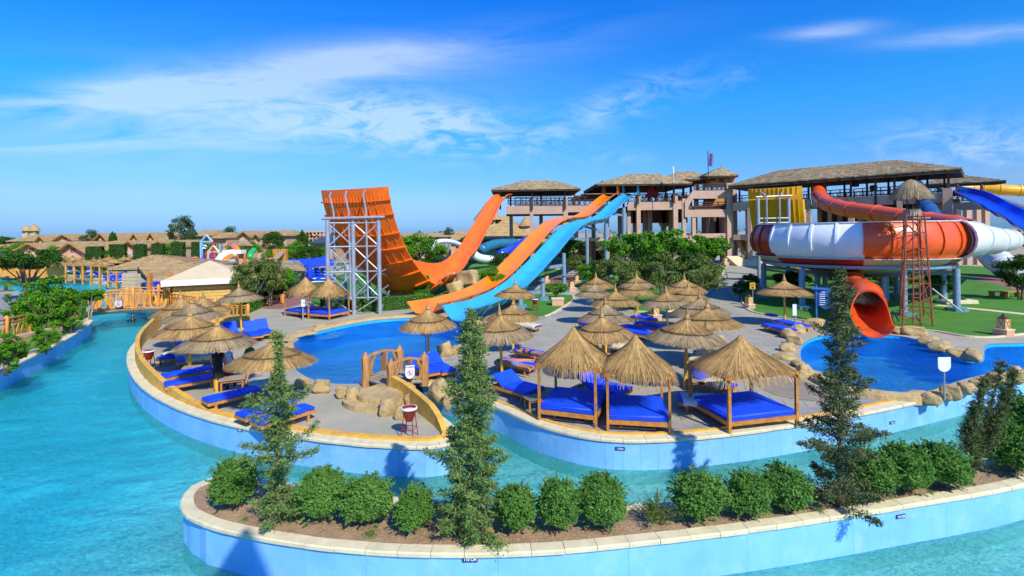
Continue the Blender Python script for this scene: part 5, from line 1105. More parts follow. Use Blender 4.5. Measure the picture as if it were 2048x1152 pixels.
for x, wd in ((1618, .55), (1703, .7), (1800, .6), (1896, .95), (1500, .6)): wcol(x, 1.25, wd, zd + .5 if x > 1890 else zd)
for x in (1520, 1560, 1600, 1640, 1680, 1720, 1760, 1800, 1840, 1880): wcol(x, 6.5, .6, zf)
for x in (1495, 1535, 1575, 1660, 1740, 1830): wcol(x, 3.8, .5, zf)
mb = MB(); s0, s1 = w_of(1640, 7.5), w_of(1890, 7.5); mb.box(W((s0 + s1) / 2, 8.6, 7.2), (s1 - s0, .3, 4.5), math.atan2(dr_.y, dr_.x)); mb.build('back_wall', M['interior'], tw)
for x, y in ((1712, 368), (1748, 376), (1815, 371)): a_ = zat(x, y, 1.6); mb = MB(); mb.box(W(w_of(x, 1.6), 1.6, a_), (.7, .6, .8), .4); mb.build('loudspeaker', M['black'], tw)
# extension at the right end
hip_roof('roof', [D(1843, 371, 84), D(2012, 362, 74), D(1990, 366, 86), D(1850, 372, 96)], [D(1893, 350, 84), D(1912, 350, 84)], tw, seed=7, courses=8)
pbox('beam', 1906, 404, 1972, 420, 78, .5, d1=74); 
for x in (1916, 1965): col(x, 368, 76, 3.5, 'roof_post', 'darkwood', bottom=11)
for x in (1918, 1938, 1958, 1975): col(x, 418, 77, 9)
railing(1906, 386, 1972, 384, 17, 78, 74, npost=6)
# wide stair under the tower, at the head of the paved path
st2 = thing('entrance_stairs', 'shaded stone stairs leading up under the slide tower behind the path', 'stairs', G(1500, 533))
for i in range(9):
    g0 = G(1490, 532); mb = MB(); mb.box((g0.x + 2.2, g0.y + i * .5, (.16 * (i + 1)) / 2), (7.0, .5, .16 * (i + 1))); mb.build('step', M['cope'], st2)
for x, y in ((1493, 530), (1501, 528)): mb = MB(); b = G(x, y); mb.tube([b, b + Vector((0, 3, 4.6))], .3, 10); mb.build('inner_column', M['ochrewall'], tw)
# flags
fp = thing('flag', 'pale violet flag on a tall pole above the tower roof', 'flag', D(1417, 352, 90)); a, b = D(1417, 360, 90), D(1415.5, 302, 90)
mb = MB(); mb.tube([a, b], .07, 6); mb.build('flagpole', M['darkwood'], fp)
mb = MB(); c1, c2 = D(1416, 303, 90), D(1417, 331, 90); n_ = 10; vs = []
for i in range(n_ + 1):
    t = i / n_
    for j in range(5): p = c1.lerp(c2, j / 4) + Vector((1.1 * t, .35 * math.sin(t * 6 + j * .4), -.7 * t * (1 - .35 * j / 4))); vs.append(p)
mb.add(vs, [(i * 5 + j, (i + 1) * 5 + j, (i + 1) * 5 + j + 1, i * 5 + j + 1) for i in range(n_) for j in range(4)]); mb.build('flag_cloth', M['flag'], fp, smooth=True)
mb = MB(); mb.tube([D(1348, 365, 82), D(1346, 333, 82)], .06, 6); mb.tube([D(1346.5, 348, 82), D(1346, 334, 82)], .16, 8); tag(mb.build('furled_flag', M['whitecloth']), 'furled white flag on a short pole over the middle roof', 'flag')
mb = MB(); a = D(1299, 373, 88); mb.add([a, a + Vector((2.2, 0, -1.6)), a + Vector((-.8, 0, -2.0)), a + Vector((.3, .9, -1.8))], [(0, 1, 2), (0, 3, 1), (0, 2, 3), (1, 3, 2)]); tag(mb.build('red_awning', M['redcloth']), 'folded dark red awning on the tower deck behind the blue slide start', 'awning')
# thatched cap on the scaffold tower
cp = thing('thatched_hut_roof', 'shaggy dark thatched cone roof on top of the rusty scaffold', 'thatched roof', cen + Vector((0, 0, 8)))
rng = random.Random(77); CP = prof_fn([(.05, .75), (.25, .62), (.5, .42), (.8, .12), (1.05, -.25)]); v, f = reeds_np(rng, 1400, CP, .0, 1.0, .02, .35, .09, 3)
o_ = Vector((-.15, 0, 7.95)) + cen; mb = MB(); mb.add([Vector(q) + o_ for q in v], f); mb.build('thatch', M['roofthatch'], cp); mb = MB(); mb.lathe([(.03, .68), (.5, .36), (.95, -.08)], o_, 16); mb.build('under_layer', M['strawdark'], cp)
# ------------------------------------------------------------------ wooden bridges and fences
def wavy_fence(t, A, B, h, arch=0.0, step=.34, post_every=2.2, seed=0, tallend=(False, False), slat_name='slat', lean=.35, mat='bridgewood', zb=0.12, limit=120, ends=True):
    """run of wavy planks between posts under two rails, from A to B (ground points)"""
    rn = random.Random(seed); A = Vector(A); B = Vector(B); d = B - A; ln = d.length; t_ = d.normalized()
    zc = lambda s: arch * math.sin(math.pi * s)
    def P(s, z): p = A.lerp(B, s); return Vector((p.x, p.y, p.z + zc(s) + z))
    npst = max(1, round(ln / post_every)); mm = M[mat]
    for i in range(npst + 1):
        if not ends and i in (0, npst): continue
        s = i / npst; hh = h * 1.12; 
        if (i == 0 and tallend[0]) or (i == npst and tallend[1]): hh = h * 1.5
        mb = MB(); mb.tube([P(s, -.15), P(s, hh * .5), P(s, hh * .94), P(s, hh)], [.12, .11, .12, .03], 7); finish(mb.build('post', mm, t), 60)
    for z, r in ((h * .96, .05), (h * .80, .035), (zb, .05)):
        m = max(2, int(ln / 1.2)); mb = MB(); mb.tube([P(i / m, z + rn.uniform(-.01, .01)) for i in range(m + 1)], r, 6); finish(mb.build('rail', mm, t), 60)
    n = min(limit, int(ln / step))
    for i in range(n):
        s = (i + .5) / n; le = lean * rn.choice((-1, 1)) * rn.uniform(.3, 1); w0 = rn.uniform(.05, .085); o = Vector((-t_.y, t_.x, 0)) * .02; vs = []; K_ = 6; ph = rn.uniform(0, 6)
        for k in range(K_ + 1):
            z = zb * .6 + (h * .94 - zb * .6) * k / K_; x = le * (k / K_ - .5) * .6 + .05 * math.sin(ph + k * 1.1); ww = w0 * (1 + .25 * math.sin(ph * 2 + k * 1.3)) / 1.0
            c = P(s, z) + t_ * x
            for a_, b_ in ((-1, -1), (1, -1), (1, 1), (-1, 1)): vs.append(c + t_ * a_ * ww + o * b_)
        fs = [(k * 4 + j, k * 4 + (j + 1) % 4, (k + 1) * 4 + (j + 1) % 4, (k + 1) * 4 + j) for k in range(K_) for j in range(4)] + [(0, 3, 2, 1), (K_ * 4, K_ * 4 + 1, K_ * 4 + 2, K_ * 4 + 3)]
        mb = MB(); mb.add(vs, fs); mb.build(slat_name, mm, t)
A = G(176, 634); B = G(330, 622); A.z = B.z = .15
br = thing('wooden_bridge', 'long wooden footbridge with wavy plank railings over the lazy river', 'bridge', A)
bk = Vector((.3, 2.3, 0))
wavy_fence(br, A + Vector((-1.4, -.35, 0)), B, 1.45, .22, .36, 2.3, 1, (False, True), lean=.5); wavy_fence(br, A + bk + Vector((-1.4, -.3, 0)), B + bk, 1.45, .22, .36, 2.3, 2, (False, True), lean=.5)
n = 34
for i in range(n):
    s = (i + .5) / n; p = (A + Vector((-1.4, -.35, 0))).lerp(B, s) + bk / 2 + Vector((0, 0, .22 * math.sin(math.pi * s) - .02)); d = (B - A).normalized(); mb = MB(); mb.box(p, ((B - A).length / n * .98, 2.5, .09), math.atan2(d.y, d.x)); mb.build('deck_board', M['greywood'], br)
for o in (Vector((0, 0, 0)), bk): mb = MB(); m = 10; mb.tube([(A + Vector((-1.2, -.3, 0))).lerp(B, i / m) + o + Vector((0, .05, -.16 + .22 * math.sin(math.pi * i / m))) for i in range(m + 1)], .12, 8); mb.build('bearer', M['greywood'], br)
f1 = thing('wooden_fence', 'wavy orange plank fence on the left bank, running from the bridge to the left edge', 'fence', G(40, 672))
wavy_fence(f1, G(-40, 700), G(60, 672), 1.35, 0, .36, 2.4, 3, lean=.4); wavy_fence(f1, G(60, 672), G(118, 657), 1.35, 0, .36, 2.4, 4, lean=.4, ends=False); wavy_fence(f1, G(118, 657), G(152, 640), 1.35, 0, .36, 2.4, 5, lean=.4)
f2 = thing('wooden_fence', 'wavy plank ramp fence going right from the bridge past the yellow hut', 'fence', G(400, 640))
a_, b_, c_ = G(334, 622), G(430, 636), G(496, 640); a_.z = .1
wavy_fence(f2, a_, b_, 1.35, 0, .36, 2.4, 6, lean=.5); wavy_fence(f2, b_, c_, 1.0, 0, .36, 2.4, 7, lean=.5)
f3 = thing('wooden_fence', 'low brown wooden fence beside the brick path, behind the left terrace', 'fence', G(540, 612))
wavy_fence(f3, G(512, 614), G(566, 606), .75, 0, .36, 2, 8, lean=.1)
# ochre retaining wall under the bridge end
mb = MB(); q = [G(318, 640), G(332, 634), G(420, 652), G(500, 644)]; q = [Vector((p.x, p.y, 0)) for p in q]; sweep(mb, q, [(0, 0), (0, .45), (.25, .45), (.25, 0)]); tag(mb.build('retaining_wall', M['ochre']), 'low ochre wall along the foot of the ramp fence', 'wall')
# little rough footbridge over the channel
sb = thing('small_footbridge', 'small rustic arched footbridge with pointed carved log posts and NO JUMPING sign', 'footbridge', G(790, 765))
qa, qb, qc, qd = G(732, 773), G(783, 790), G(800, 750), G(849, 771)
def log(nm, pts, r, n=9, jit=.25, par=sb, mat='roughwood', seed=0):
    rn = random.Random(seed); mb = MB(); k = len(pts); mb.tube(pts, r, n)
    for i in range(len(mb.v)):
        ring, j = divmod(i, n)
        v = Vector(mb.v[i]); c = Vector(pts[ring]); rr_ = (r[ring] if isinstance(r, list) else r); f_ = 1 + jit * (.5 if j % 2 else -.5) + rn.uniform(-.1, .1); mb.v[i] = tuple(c + (v - c) * f_)
    return mb.build(nm, M[mat], par)
for i, (p, h) in enumerate(((qa, 1.32), (qb, 1.30), (qc, 1.22), (qd, 1.28))):
    up = lambda z: Vector((p.x + .015 * math.sin(z * 9 + i), p.y, z)); log('post', [up(0), up(.3), up(.7), up(h * .83), up(h * .86), up(h)], [.17, .155, .15, .155, .125, .015], 11, .16, seed=i)
for (p, q, sd) in ((qa, qc, 1), (qb, qd, 2)):
    pts = [p.lerp(q, s) + Vector((0, 0, .95 + .22 * math.sin(math.pi * (.18 + .82 * s)))) for s in [i / 8 for i in range(9)]]; log('handrail', pts, .055, 8, .2, seed=sd)
    for s, wd in ((.22, .06), (.52, .15), (.80, .06)):
        b = p.lerp(q, s); z1 = .98 + .2 * math.sin(math.pi * (.18 + .82 * s)); d = (q - p).normalized()
        if wd > .1: mb = MB(); mb.box(b + Vector((0, 0, .25 + (z1 - .25) / 2)), (.06, wd * 2.1, z1 - .25), math.atan2(d.y, d.x) - math.pi / 2 + math.pi / 2); mb.build('plank_baluster', M['roughwood'], sb)
        else: sg = -1 if s < .5 else 1; log('curved_baluster', [b + d * sg * x + Vector((0, 0, z)) for x, z in ((.0, .25), (.13, .42), (.15, .65), (.02, .88), (-.06, z1))], .065, 7, .15, seed=int(s * 99))
nb_ = 10
for i in range(nb_):
    s = (i + .5) / nb_; c = (qa.lerp(qc, s) + qb.lerp(qd, s)) / 2; c.z = .24 + .13 * math.sin(math.pi * s); d = (qb - qa).normalized(); mb = MB(); mb.box(c, ((qb - qa).length + .1, (qc - qa).length / nb_ * .9, .06), math.atan2(d.y, d.x)); mb.build('deck_board', M['greywood'], sb)
for p, q in ((qa, qc), (qb, qd)): mb = MB(); mb.tube([p.lerp(q, s) + Vector((0, 0, .14 + .13 * math.sin(math.pi * s))) for s in [i / 8 for i in range(9)]], .07, 8); mb.build('bearer', M['greywood'], sb)
# ------------------------------------------------------------------ signs
def text_mesh(s, size, mat, name='lettering', bold=.0):
    cu = bpy.data.curves.new(name, 'FONT'); cu.body = s; cu.size = size; cu.align_x = 'CENTER'; cu.align_y = 'CENTER'; cu.extrude = .002; cu.offset = bold
    ob = bpy.data.objects.new(name, cu); COL.objects.link(ob); dg = bpy.context.evaluated_depsgraph_get(); me = bpy.data.meshes.new_from_object(ob.evaluated_get(dg)); COL.objects.unlink(ob); bpy.data.objects.remove(ob)
    me.materials.clear(); me.materials.append(M[mat]); o = bpy.data.objects.new(name, me); COL.objects.link(o); return o
def face(o, parent, pos, yaw=0.0, pitch=90):
    o.parent = parent; o.location = Vector(pos) - off_of(parent); o.rotation_euler = (R(pitch), 0, yaw)
def shield(t, c, wd, ht, yaw=0, blank=False, border=True):
    """shield shaped board: flat top, rounded foot, facing -y"""
    m = Matrix.Rotation(yaw, 3, 'Z'); out = [(-wd / 2, ht / 2), (wd / 2, ht / 2)] + [(wd / 2 * math.cos(a), -ht * .12 + ht * .38 * math.sin(a)) for a in [-math.pi * k / 14 for k in range(15)]]
    def pl(sc, y, th, nm, mat):
        mb = MB(); k = len(out); mb.add([m @ Vector((x * sc, yy, z * sc)) + Vector(c) for yy in (y, y + th) for x, z in out], [tuple(range(k)), tuple(range(k, 2 * k))[::-1]] + [(i, i + k, (i + 1) % k + k, (i + 1) % k) for i in range(k)]); mb.build(nm, M[mat], t)
    pl(1, 0, .02, 'board', 'navy' if border else 'whitepaint')
    if border: pl(.92, -.006, .006, 'face', 'whitepaint')
    if not blank:
        def at(x, z): return m @ Vector((x, -.012, z)) + Vector(c)
        o = text_mesh('NO JUMPING', wd * .175, 'navy', bold=wd * .004); face(o, t, at(0, ht * .34), yaw)
        mb = MB(); r = wd * .27; cz = -ht * .07; pts = [at(r * math.cos(a), cz + r * math.sin(a)) for a in [2 * math.pi * k / 28 for k in range(29)]]; mb.tube(pts, wd * .022, 5, False); mb.build('prohibition_ring', M['printred'], t)
        mb = MB(); mb.tube([at(-r * .7, cz + r * .7), at(r * .7, cz - r * .7)], wd * .02, 5); mb.build('prohibition_bar', M['printred'], t)
        mb = MB(); mb.tube([at(-.05 * wd, cz + .13 * wd), at(.02 * wd, cz + .02 * wd), at(.14 * wd, cz + .02 * wd)], wd * .022, 5); mb.tube([at(.02 * wd, cz), at(-.10 * wd, cz - .06 * wd), at(-.16 * wd, cz - .02 * wd)], wd * .018, 5); mb.tube([at(-.05 * wd, cz + .17 * wd), at(-.055 * wd, cz + .19 * wd)], wd * .03, 6); mb.tube([at(-.16 * wd, cz - .13 * wd), at(-.05 * wd, cz - .10 * wd), at(.05 * wd, cz - .14 * wd), at(.16 * wd, cz - .1 * wd)], wd * .014, 5); mb.build('diver_pictogram', M['navy'], t)
t = thing('warning_sign', 'white shield sign NO JUMPING on the big wooden bridge railing', 'sign', G(237, 633)); c = D(237, 607, G(237, 628).y - .45); shield(t, c, .56, .60)
t = thing('warning_sign', 'white shield sign NO JUMPING on the small rustic footbridge', 'sign', G(820, 782)); c = D(820, 744, 18.05); shield(t, c, .36, .52, .35)
t = thing('warning_sign', 'blank white back of a shield sign on a steel post by the right pool', 'sign', G(1889, 800)); p = G(1889, 800); mb = MB(); mb.tube([p, p + Vector((0, 0, 1.15))], .025, 8); mb.build('post', M['steel'], t); shield(t, D(1889, 729, p.y - .03), .42, .48, 0, True, False)
t = thing('warning_sign', 'round topped sign on a steel post behind the umbrella by the footbridge', 'sign', G(852, 718)); p = G(852, 718); mb = MB(); mb.tube([p, p + Vector((0, 0, 1.4))], .03, 8); mb.build('post', M['steel'], t); shield(t, D(851, 662, p.y), .5, .5, 0)
t = thing('depth_sign', 'pale green pool sign 1.8 m on a post beside the pink towel bed', 'sign', G(606, 640)); p = G(606, 640); mb = MB(); mb.tube([p, p + Vector((0, 0, 1.3))], .04, 8); mb.build('post', M['steel'], t); c = D(606, 608, p.y - .05)
c = D(606.5, 606, p.y - .1); mb = MB(); rbox(mb, c, (.32, .04, .55), .02); mb.build('board', M['signgreen'], t); mb = MB(); mb.box(c + Vector((0, -.025, 0)), (.27, .01, .48)); mb.build('face', M['whitepaint'], t); o = text_mesh('1.8', .2, 'signgreen'); face(o, t, c + Vector((0, -.035, 0)))
t = thing('notice_board', 'small white notice board on a steel post beside the blue loungers on the right', 'sign', G(1591, 668)); p = G(1591, 668); mb = MB(); mb.tube([p, p + Vector((0, 0, 1.6))], .04, 8); mb.build('post', M['steel'], t); mb = MB(); rbox(mb, D(1589, 620, p.y - .08), (.22, .03, .62), .01); mb.build('board', M['whitepaint'], t)
t = thing('warning_sign', 'small yellow sign on a post at the bend of the path', 'sign', G(1506, 612)); p = G(1506, 612); mb = MB(); mb.tube([p, p + Vector((0, 0, 1.4))], .03, 8); mb.build('post', M['steel'], t); c = D(1505, 572, p.y); mb = MB(); rbox(mb, c, (.42, .04, .48), .01); mb.build('board', M['signyellow'], t)
mb = MB(); mb.box(c + Vector((0, -.026, .12)), (.3, .01, .05)); mb.box(c + Vector((0, -.026, .03)), (.3, .01, .04)); mb.box(c + Vector((0, -.026, -.12)), (.2, .01, .12)); mb.build('print', M['darkwood'], t)
t = thing('notice_board', 'tall blue wooden notice frame with a scalloped blue panel, under the bowl', 'notice board', G(1647, 642))
pl_, pr_ = G(1633, 643), G(1666, 645)
for p in (pl_, pr_): mb = MB(); mb.tube([p, p + Vector((0, 0, 2.15)), p + Vector((0, 0, 2.3))], [.06, .06, .01], 8); mb.build('post', M['signblue'], t)
mb = MB(); mb.beam(pl_ + Vector((-.3, 0, 2.08)), pr_ + Vector((.3, 0, 2.02)), .12, .12); mb.build('crossbar', M['signblue'], t)
mb = MB(); a, b = pl_ + Vector((.12, 0, 2.0)), pr_ + Vector((-.12, 0, 1.95)); vs = [a, b, b + Vector((0, 0, -1.05)), a.lerp(b, .5) + Vector((0, 0, -1.2)), a + Vector((0, 0, -1.0))]; mb.add(vs + [v + Vector((0, .05, 0)) for v in vs], [(0, 4, 3, 2, 1), (5, 6, 7, 8, 9)] + [(i, (i + 1) % 5, (i + 1) % 5 + 5, i + 5) for i in range(5)]); mb.build('panel', M['signblue'], t)
for r_ in range(7): mb = MB(); mb.box(a.lerp(b, .5) + Vector((0, -.02, -.12 - r_ * .13)), (.62 if r_ else .4, .012, .035)); mb.build('text_line', M['whitepaint'], t)
# depth labels on the walls
def plate(pxx, py, path, s, inv, lab, txt='110 CM', wd=.30):
    pts = path; g = G(pxx, py); k = min(range(len(pts)), key=lambda i: abs((pts[i].x / pts[i].y) - ray(pxx, py)[0]) + (0 if 4 < pts[i].y < 60 else 9) + (.0 if pts[i].y < g.y * 1.35 else 5)); p = pts[k]; tt = (pts[(k + 1) % len(pts)] - pts[k - 1]).normalized(); yaw = math.atan2(tt.y, tt.x); n_ = Vector((-tt.y, tt.x, 0)); _, v = ray(pxx, py); z = HC + v * p.y
    kx = ray(pxx, py)[0]; x = kx * p.y; t = thing('depth_marker', lab, 'depth marker', (p.x, p.y, 0)); c = Vector((p.x, p.y, z)) - n_ * .012
    mb = MB(); mb.box(c, (wd, .014, wd * .34), yaw); mb.build('plate', M['navy'], t); o = text_mesh(txt, wd * .26, 'whitepaint', bold=.002); face(o, t, c - n_ * .010, yaw)
plate(937, 1118, SI[:78], 1, 0, 'navy plate 110 CM on the planter wall below the second tall conifer', wd=.27); plate(1820, 1032, SI[:78], 1, 0, 'navy plate 110 CM on the planter wall at the right', wd=.23)
plate(1235, 897, SR, 1, 0, 'dark plate 110cm on the terrace wall below the gap between the beds', '110cm', .26); plate(1789, 845, SR, 1, 0, 'dark plate 110cm on the terrace wall left of the shield sign', '110cm', .25); plate(478, 860, SL[42:84], 1, 0, 'dark plate 110cm on the wall under the left terrace loungers', '110cm', .22)
# ------------------------------------------------------------------ lanterns, planter, bench
def lantern():
    t = thing('garden_lantern', 'x', 'lantern', (0, 0, 0)); mb = MB(); mb.box((0, 0, .16), (.62, .62, .32)); mb.build('plinth', M['housewall'], t, local=True); mb = MB(); mb.box((0, 0, .34), (.68, .68, .05)); mb.build('plinth_cap', M['cope'], t, local=True)
    for sx in (-1, 1):
        for sy in (-1, 1): mb = MB(); mb.box((sx * .17, sy * .17, .63), (.05, .05, .54)); mb.build('corner_post', M['pole'], t, local=True)
    for a in range(4):
        m = Matrix.Rotation(a * math.pi / 2, 3, 'Z'); mb = MB(); mb.box(m @ Vector((0, -.17, .63)), (.29, .012, .50), M3=m); p = mb.build('pane', M['cream'], t, local=True)
        for s in (-1, 1): mb = MB(); mb.beam(m @ Vector((-.13 * s, -.185, .4)), m @ Vector((.13 * s, -.185, .86)), .035, .02); mb.build('cross_slat', M['wood'], p, local=True)
    mb = MB(); mb.lathe([(.29, .90), (.12, 1.02), (.04, 1.12), (.01, 1.2)], (0, 0, 0), 4, R(45), R(405)); mb.build('cap', M['rope'], t, local=True); return t
LN = lantern()
for x, y, s, l in ((2007, 671, 1, 'wooden lantern on a stone plinth on the lawn at the right edge'), (1498, 617, .95, 'wooden lantern on a stone plinth next to the small yellow sign'), (1093, 567, 1, 'wooden lantern left of the brick path below the blue slide'), (1153, 567, 1, 'wooden lantern right of the brick path, by the tall grey column'), (1143, 583, 1.1, 'wooden lantern at the corner of the small lawn'), (1450, 531, 1.4, 'wooden lantern at the foot of the tower column by the path'), (1310, 640, 1, 'wooden lantern behind the middle umbrellas')): inst(LN, USED, G(x, y), .3, s, l, 'garden lanterns')
t = thing('bench_set', 'low wooden bench on the lawn at the right edge', 'bench', G(2010, 592))
for i, (x, w_) in enumerate(((1995, 1.1), (2023, 1.2))):
    g = G(x, 594); mb = MB(); mb.box(g + Vector((0, 0, .45)), (w_, .6, .05)); mb.build('seat', M['wood'], t)
    for s in (-1, 1): mb = MB(); mb.box(g + Vector((s * w_ * .42, 0, .22)), (.07, .5, .44)); mb.build('leg', M['wood'], t)
g = G(1912, 607); mb = MB(); rbox(mb, g + Vector((0, 0, .15)), (2.4, 1.2, .3), .04); tag(mb.build('concrete_hatch', M['cope']), 'low concrete hatch on the lawn behind the scaffold', 'hatch')
mb = MB(); mb.tube([G(1924, 630) + Vector((0, 0, .2)), D(1864, 577, 33.5)], .06, 8); tag(mb.build('steel_prop', M['steel']), 'slanting steel prop between scaffold and column footing', 'prop')
# ------------------------------------------------------------------ people
def person(name_label, joints, radii, edges, mats, matfn, loc, rz=0, Mx=None, extra=(), sc=1.0):
    bm = bmesh.new(); keys = list(joints); vs = {k: bm.verts.new(Vector(joints[k]) * sc) for k in keys}
    for a, b in edges: bm.edges.new((vs[a], vs[b]))
    me = bpy.data.meshes.new('body'); bm.to_mesh(me); bm.free(); ob = bpy.data.objects.new('body', me); COL.objects.link(ob)
    md = ob.modifiers.new('s', 'SKIN'); 
    if not me.skin_vertices: 
        bpy.context.view_layer.objects.active = ob
        bm = bmesh.new(); bm.from_mesh(me); bm.verts.layers.skin.verify(); bm.to_mesh(me); bm.free()
    for i, k in enumerate(keys):
        r = radii.get(k, .03) ; r = r if isinstance(r, tuple) else (r, r); me.skin_vertices[0].data[i].radius = (r[0] * sc, r[1] * sc); me.skin_vertices[0].data[i].use_root = (k == 'pelvis')
    md.use_smooth_shade = True; sb_ = ob.modifiers.new('u', 'SUBSURF'); sb_.levels = 1; sb_.render_levels = 1
    dg = bpy.context.evaluated_depsgraph_get(); m2 = bpy.data.meshes.new_from_object(ob.evaluated_get(dg)); COL.objects.unlink(ob); bpy.data.objects.remove(ob)
    m2.materials.clear(); 
    for m in mats: m2.materials.append(M[m])
    for p in m2.polygons: p.material_index = matfn(p.center / sc)
    T = Matrix.Translation(loc) @ Matrix.Rotation(rz, 4, 'Z') @ (Mx or Matrix())
    t = thing('person', name_label, 'person', loc); m2.transform(Matrix.Translation(-Vector(loc)) @ T); o = bpy.data.objects.new('body', m2); COL.objects.link(o); o.parent = t
    hd = Vector(joints['head']) * sc; 
    for nm, mat, fn in extra:
        mb = MB(); fn(mb, hd, sc); mb.v = [tuple(T @ Vector(v)) for v in mb.v]; mb.build(nm, M[mat], t, smooth=True)
    return t
def skeleton(arm=((.22, .02, 1.12), (.25, -.05, .86)), arm2=None, hip=.10, knee=(.11, .0, .50), foot=(.11, .02, .08), lean=0.0, kneeR=None, footR=None):
    arm2 = arm2 or tuple((-x, y, z) for x, y, z in arm); kneeR = kneeR or (-knee[0], knee[1], knee[2]); footR = footR or (-foot[0], foot[1], foot[2])
    J = {'pelvis': (0, 0, .93), 'waist': (0, lean * .15, 1.08), 'chest': (0, lean * .4, 1.28), 'neck': (0, lean * .62, 1.46), 'head': (0, lean * .72 - .02, 1.60), 'crown': (0, lean * .75 - .01, 1.68)}
    E_ = [('pelvis', 'waist'), ('waist', 'chest'), ('chest', 'neck'), ('neck', 'head'), ('head', 'crown')]
    Rr = {'pelvis': (.15, .11), 'waist': (.13, .10), 'chest': (.16, .11), 'neck': .055, 'head': (.085, .10), 'crown': (.06, .07)}
    for s, (e, h), kn, ft in (('L', arm, knee, foot), ('R', arm2, kneeR, footR)):
        sg = 1 if s == 'L' else -1; sh = (sg * .18, lean * .55, 1.40); J['sh' + s] = sh; J['el' + s] = e; J['ha' + s] = h; hv = (Vector(h) - Vector(e)).normalized(); hp = Vector(h) + hv * .08; J['pa' + s] = tuple(hp)
        E_ += [('chest', 'sh' + s), ('sh' + s, 'el' + s), ('el' + s, 'ha' + s), ('ha' + s, 'pa' + s)]; Rr.update({'sh' + s: .06, 'el' + s: .042, 'ha' + s: .026, 'pa' + s: (.022, .04)})
        sd = hv.cross(Vector((0, 1, 0))); sd = sd.normalized() if sd.length > .1 else Vector((1, 0, 0))
        for q, (o_, l_) in enumerate(((-.033, .07), (-.011, .085), (.011, .08), (.033, .06))): J['f%d%s' % (q, s)] = tuple(hp + sd * o_ + hv * l_ * .55); J['g%d%s' % (q, s)] = tuple(hp + sd * o_ * 1.2 + hv * l_ + Vector((0, -.02, 0))); E_ += [('pa' + s, 'f%d%s' % (q, s)), ('f%d%s' % (q, s), 'g%d%s' % (q, s))]; Rr['f%d%s' % (q, s)] = .009; Rr['g%d%s' % (q, s)] = .007
        J['th' + s] = tuple(Vector(h) + hv * .04 + sd * -.055); E_ += [('ha' + s, 'th' + s)]; Rr['th' + s] = .01
        hj = (sg * hip, 0, .88); J['hi' + s] = hj; J['kn' + s] = kn; J['an' + s] = ft; J['to' + s] = (ft[0], ft[1] - .17, ft[2] - .04); E_ += [('pelvis', 'hi' + s), ('hi' + s, 'kn' + s), ('kn' + s, 'an' + s), ('an' + s, 'to' + s)]; Rr.update({'hi' + s: .09, 'kn' + s: .058, 'an' + s: .04, 'to' + s: .03})
    return J, Rr, E_
def hair(mb, h, s, r=.112, long=0.0):
    k = 12; prof = [(.01, .125), (.07, .11), (.10, .07), (.113, .01), (.10, -.04 - long)]
    mb.lathe([(a * s, b * s) for a, b in prof], (h.x, h.y + .02 * s, h.z + .03 * s), k)
def face_(mb, h, s):
    for dx in (-.032, .032): mb.box((h.x + dx * s, h.y - .098 * s, h.z + .02 * s), (.022 * s, .012 * s, .012 * s))
    mb.box((h.x, h.y - .095 * s, h.z - .052 * s), (.04 * s, .012 * s, .01 * s))
def nose_(mb, h, s):
    mb.add([(h.x, h.y - .095 * s, h.z + .01 * s), (h.x - .014 * s, h.y - .095 * s, h.z - .025 * s), (h.x + .014 * s, h.y - .095 * s, h.z - .025 * s), (h.x, h.y - .125 * s, h.z - .02 * s)], [(0, 1, 3), (0, 3, 2), (1, 2, 3)])
    for dx in (-1, 1): mb.box((h.x + dx * .092 * s, h.y, h.z), (.016 * s, .04 * s, .055 * s))
J, Rr, E_ = skeleton(arm=((.23, .0, 1.14), (.20, -.16, .95)))
def dress(mb, h, s): mb.lathe([(r * s, z * s) for r, z in ((.08, 1.44), (.165, 1.39), (.15, 1.2), (.13, 1.05), (.165, .85), (.19, .58), (.185, .55))], (0, 0, 0), 20)
blackish = lambda c: 1 if c.z > .5 and abs(c.x) < .19 else 0
person('person in a black dress standing beside the yellow umbrella pole, seen from behind', J, Rr, E_, ['skin', 'black'], blackish, G(437, 783), R(200), extra=[('hair', 'black', lambda mb, h, s: hair(mb, h, s, long=.06)), ('dress', 'black', dress), ('facial_features', 'black', face_), ('nose_and_ears', 'skin', nose_)])
def shirt(mb, h, s): mb.lathe([(r * s, z * s) for r, z in ((.09, 1.45), (.20, 1.41), (.19, 1.2), (.20, .92))], (0, 0, 0), 18)
person('child in a white shirt and bright blue cap near the black dressed person', J, Rr, E_, ['skin', 'whitecloth'], lambda c: 1 if c.z > .86 and abs(c.x) < .2 else 0, G(458, 755), R(170), sc=.72, extra=[('cap', 'cyancap', lambda mb, h, s: hair(mb, h, s)), ('shirt', 'whitecloth', shirt), ('facial_features', 'black', face_), ('nose_and_ears', 'skin', nose_)])
J2, R2, E2 = skeleton(arm=((.24, -.30, 1.12), (.18, -.55, 1.0)), lean=-.45, knee=(.13, -.08, .50), foot=(.12, .03, .08))
person('person in a green shirt and white shorts leaning over under the low umbrella', J2, R2, E2, ['skin', 'greencloth', 'whitecloth'], lambda c: 1 if c.z > 1.02 and c.z < 1.45 and abs(c.x) < .22 else 2 if .62 < c.z <= 1.02 and abs(c.x) < .22 else 0, G(489, 772), R(150), extra=[('hair', 'black', lambda mb, h, s: hair(mb, h, s)), ('facial_features', 'black', face_), ('nose_and_ears', 'skin', nose_)])
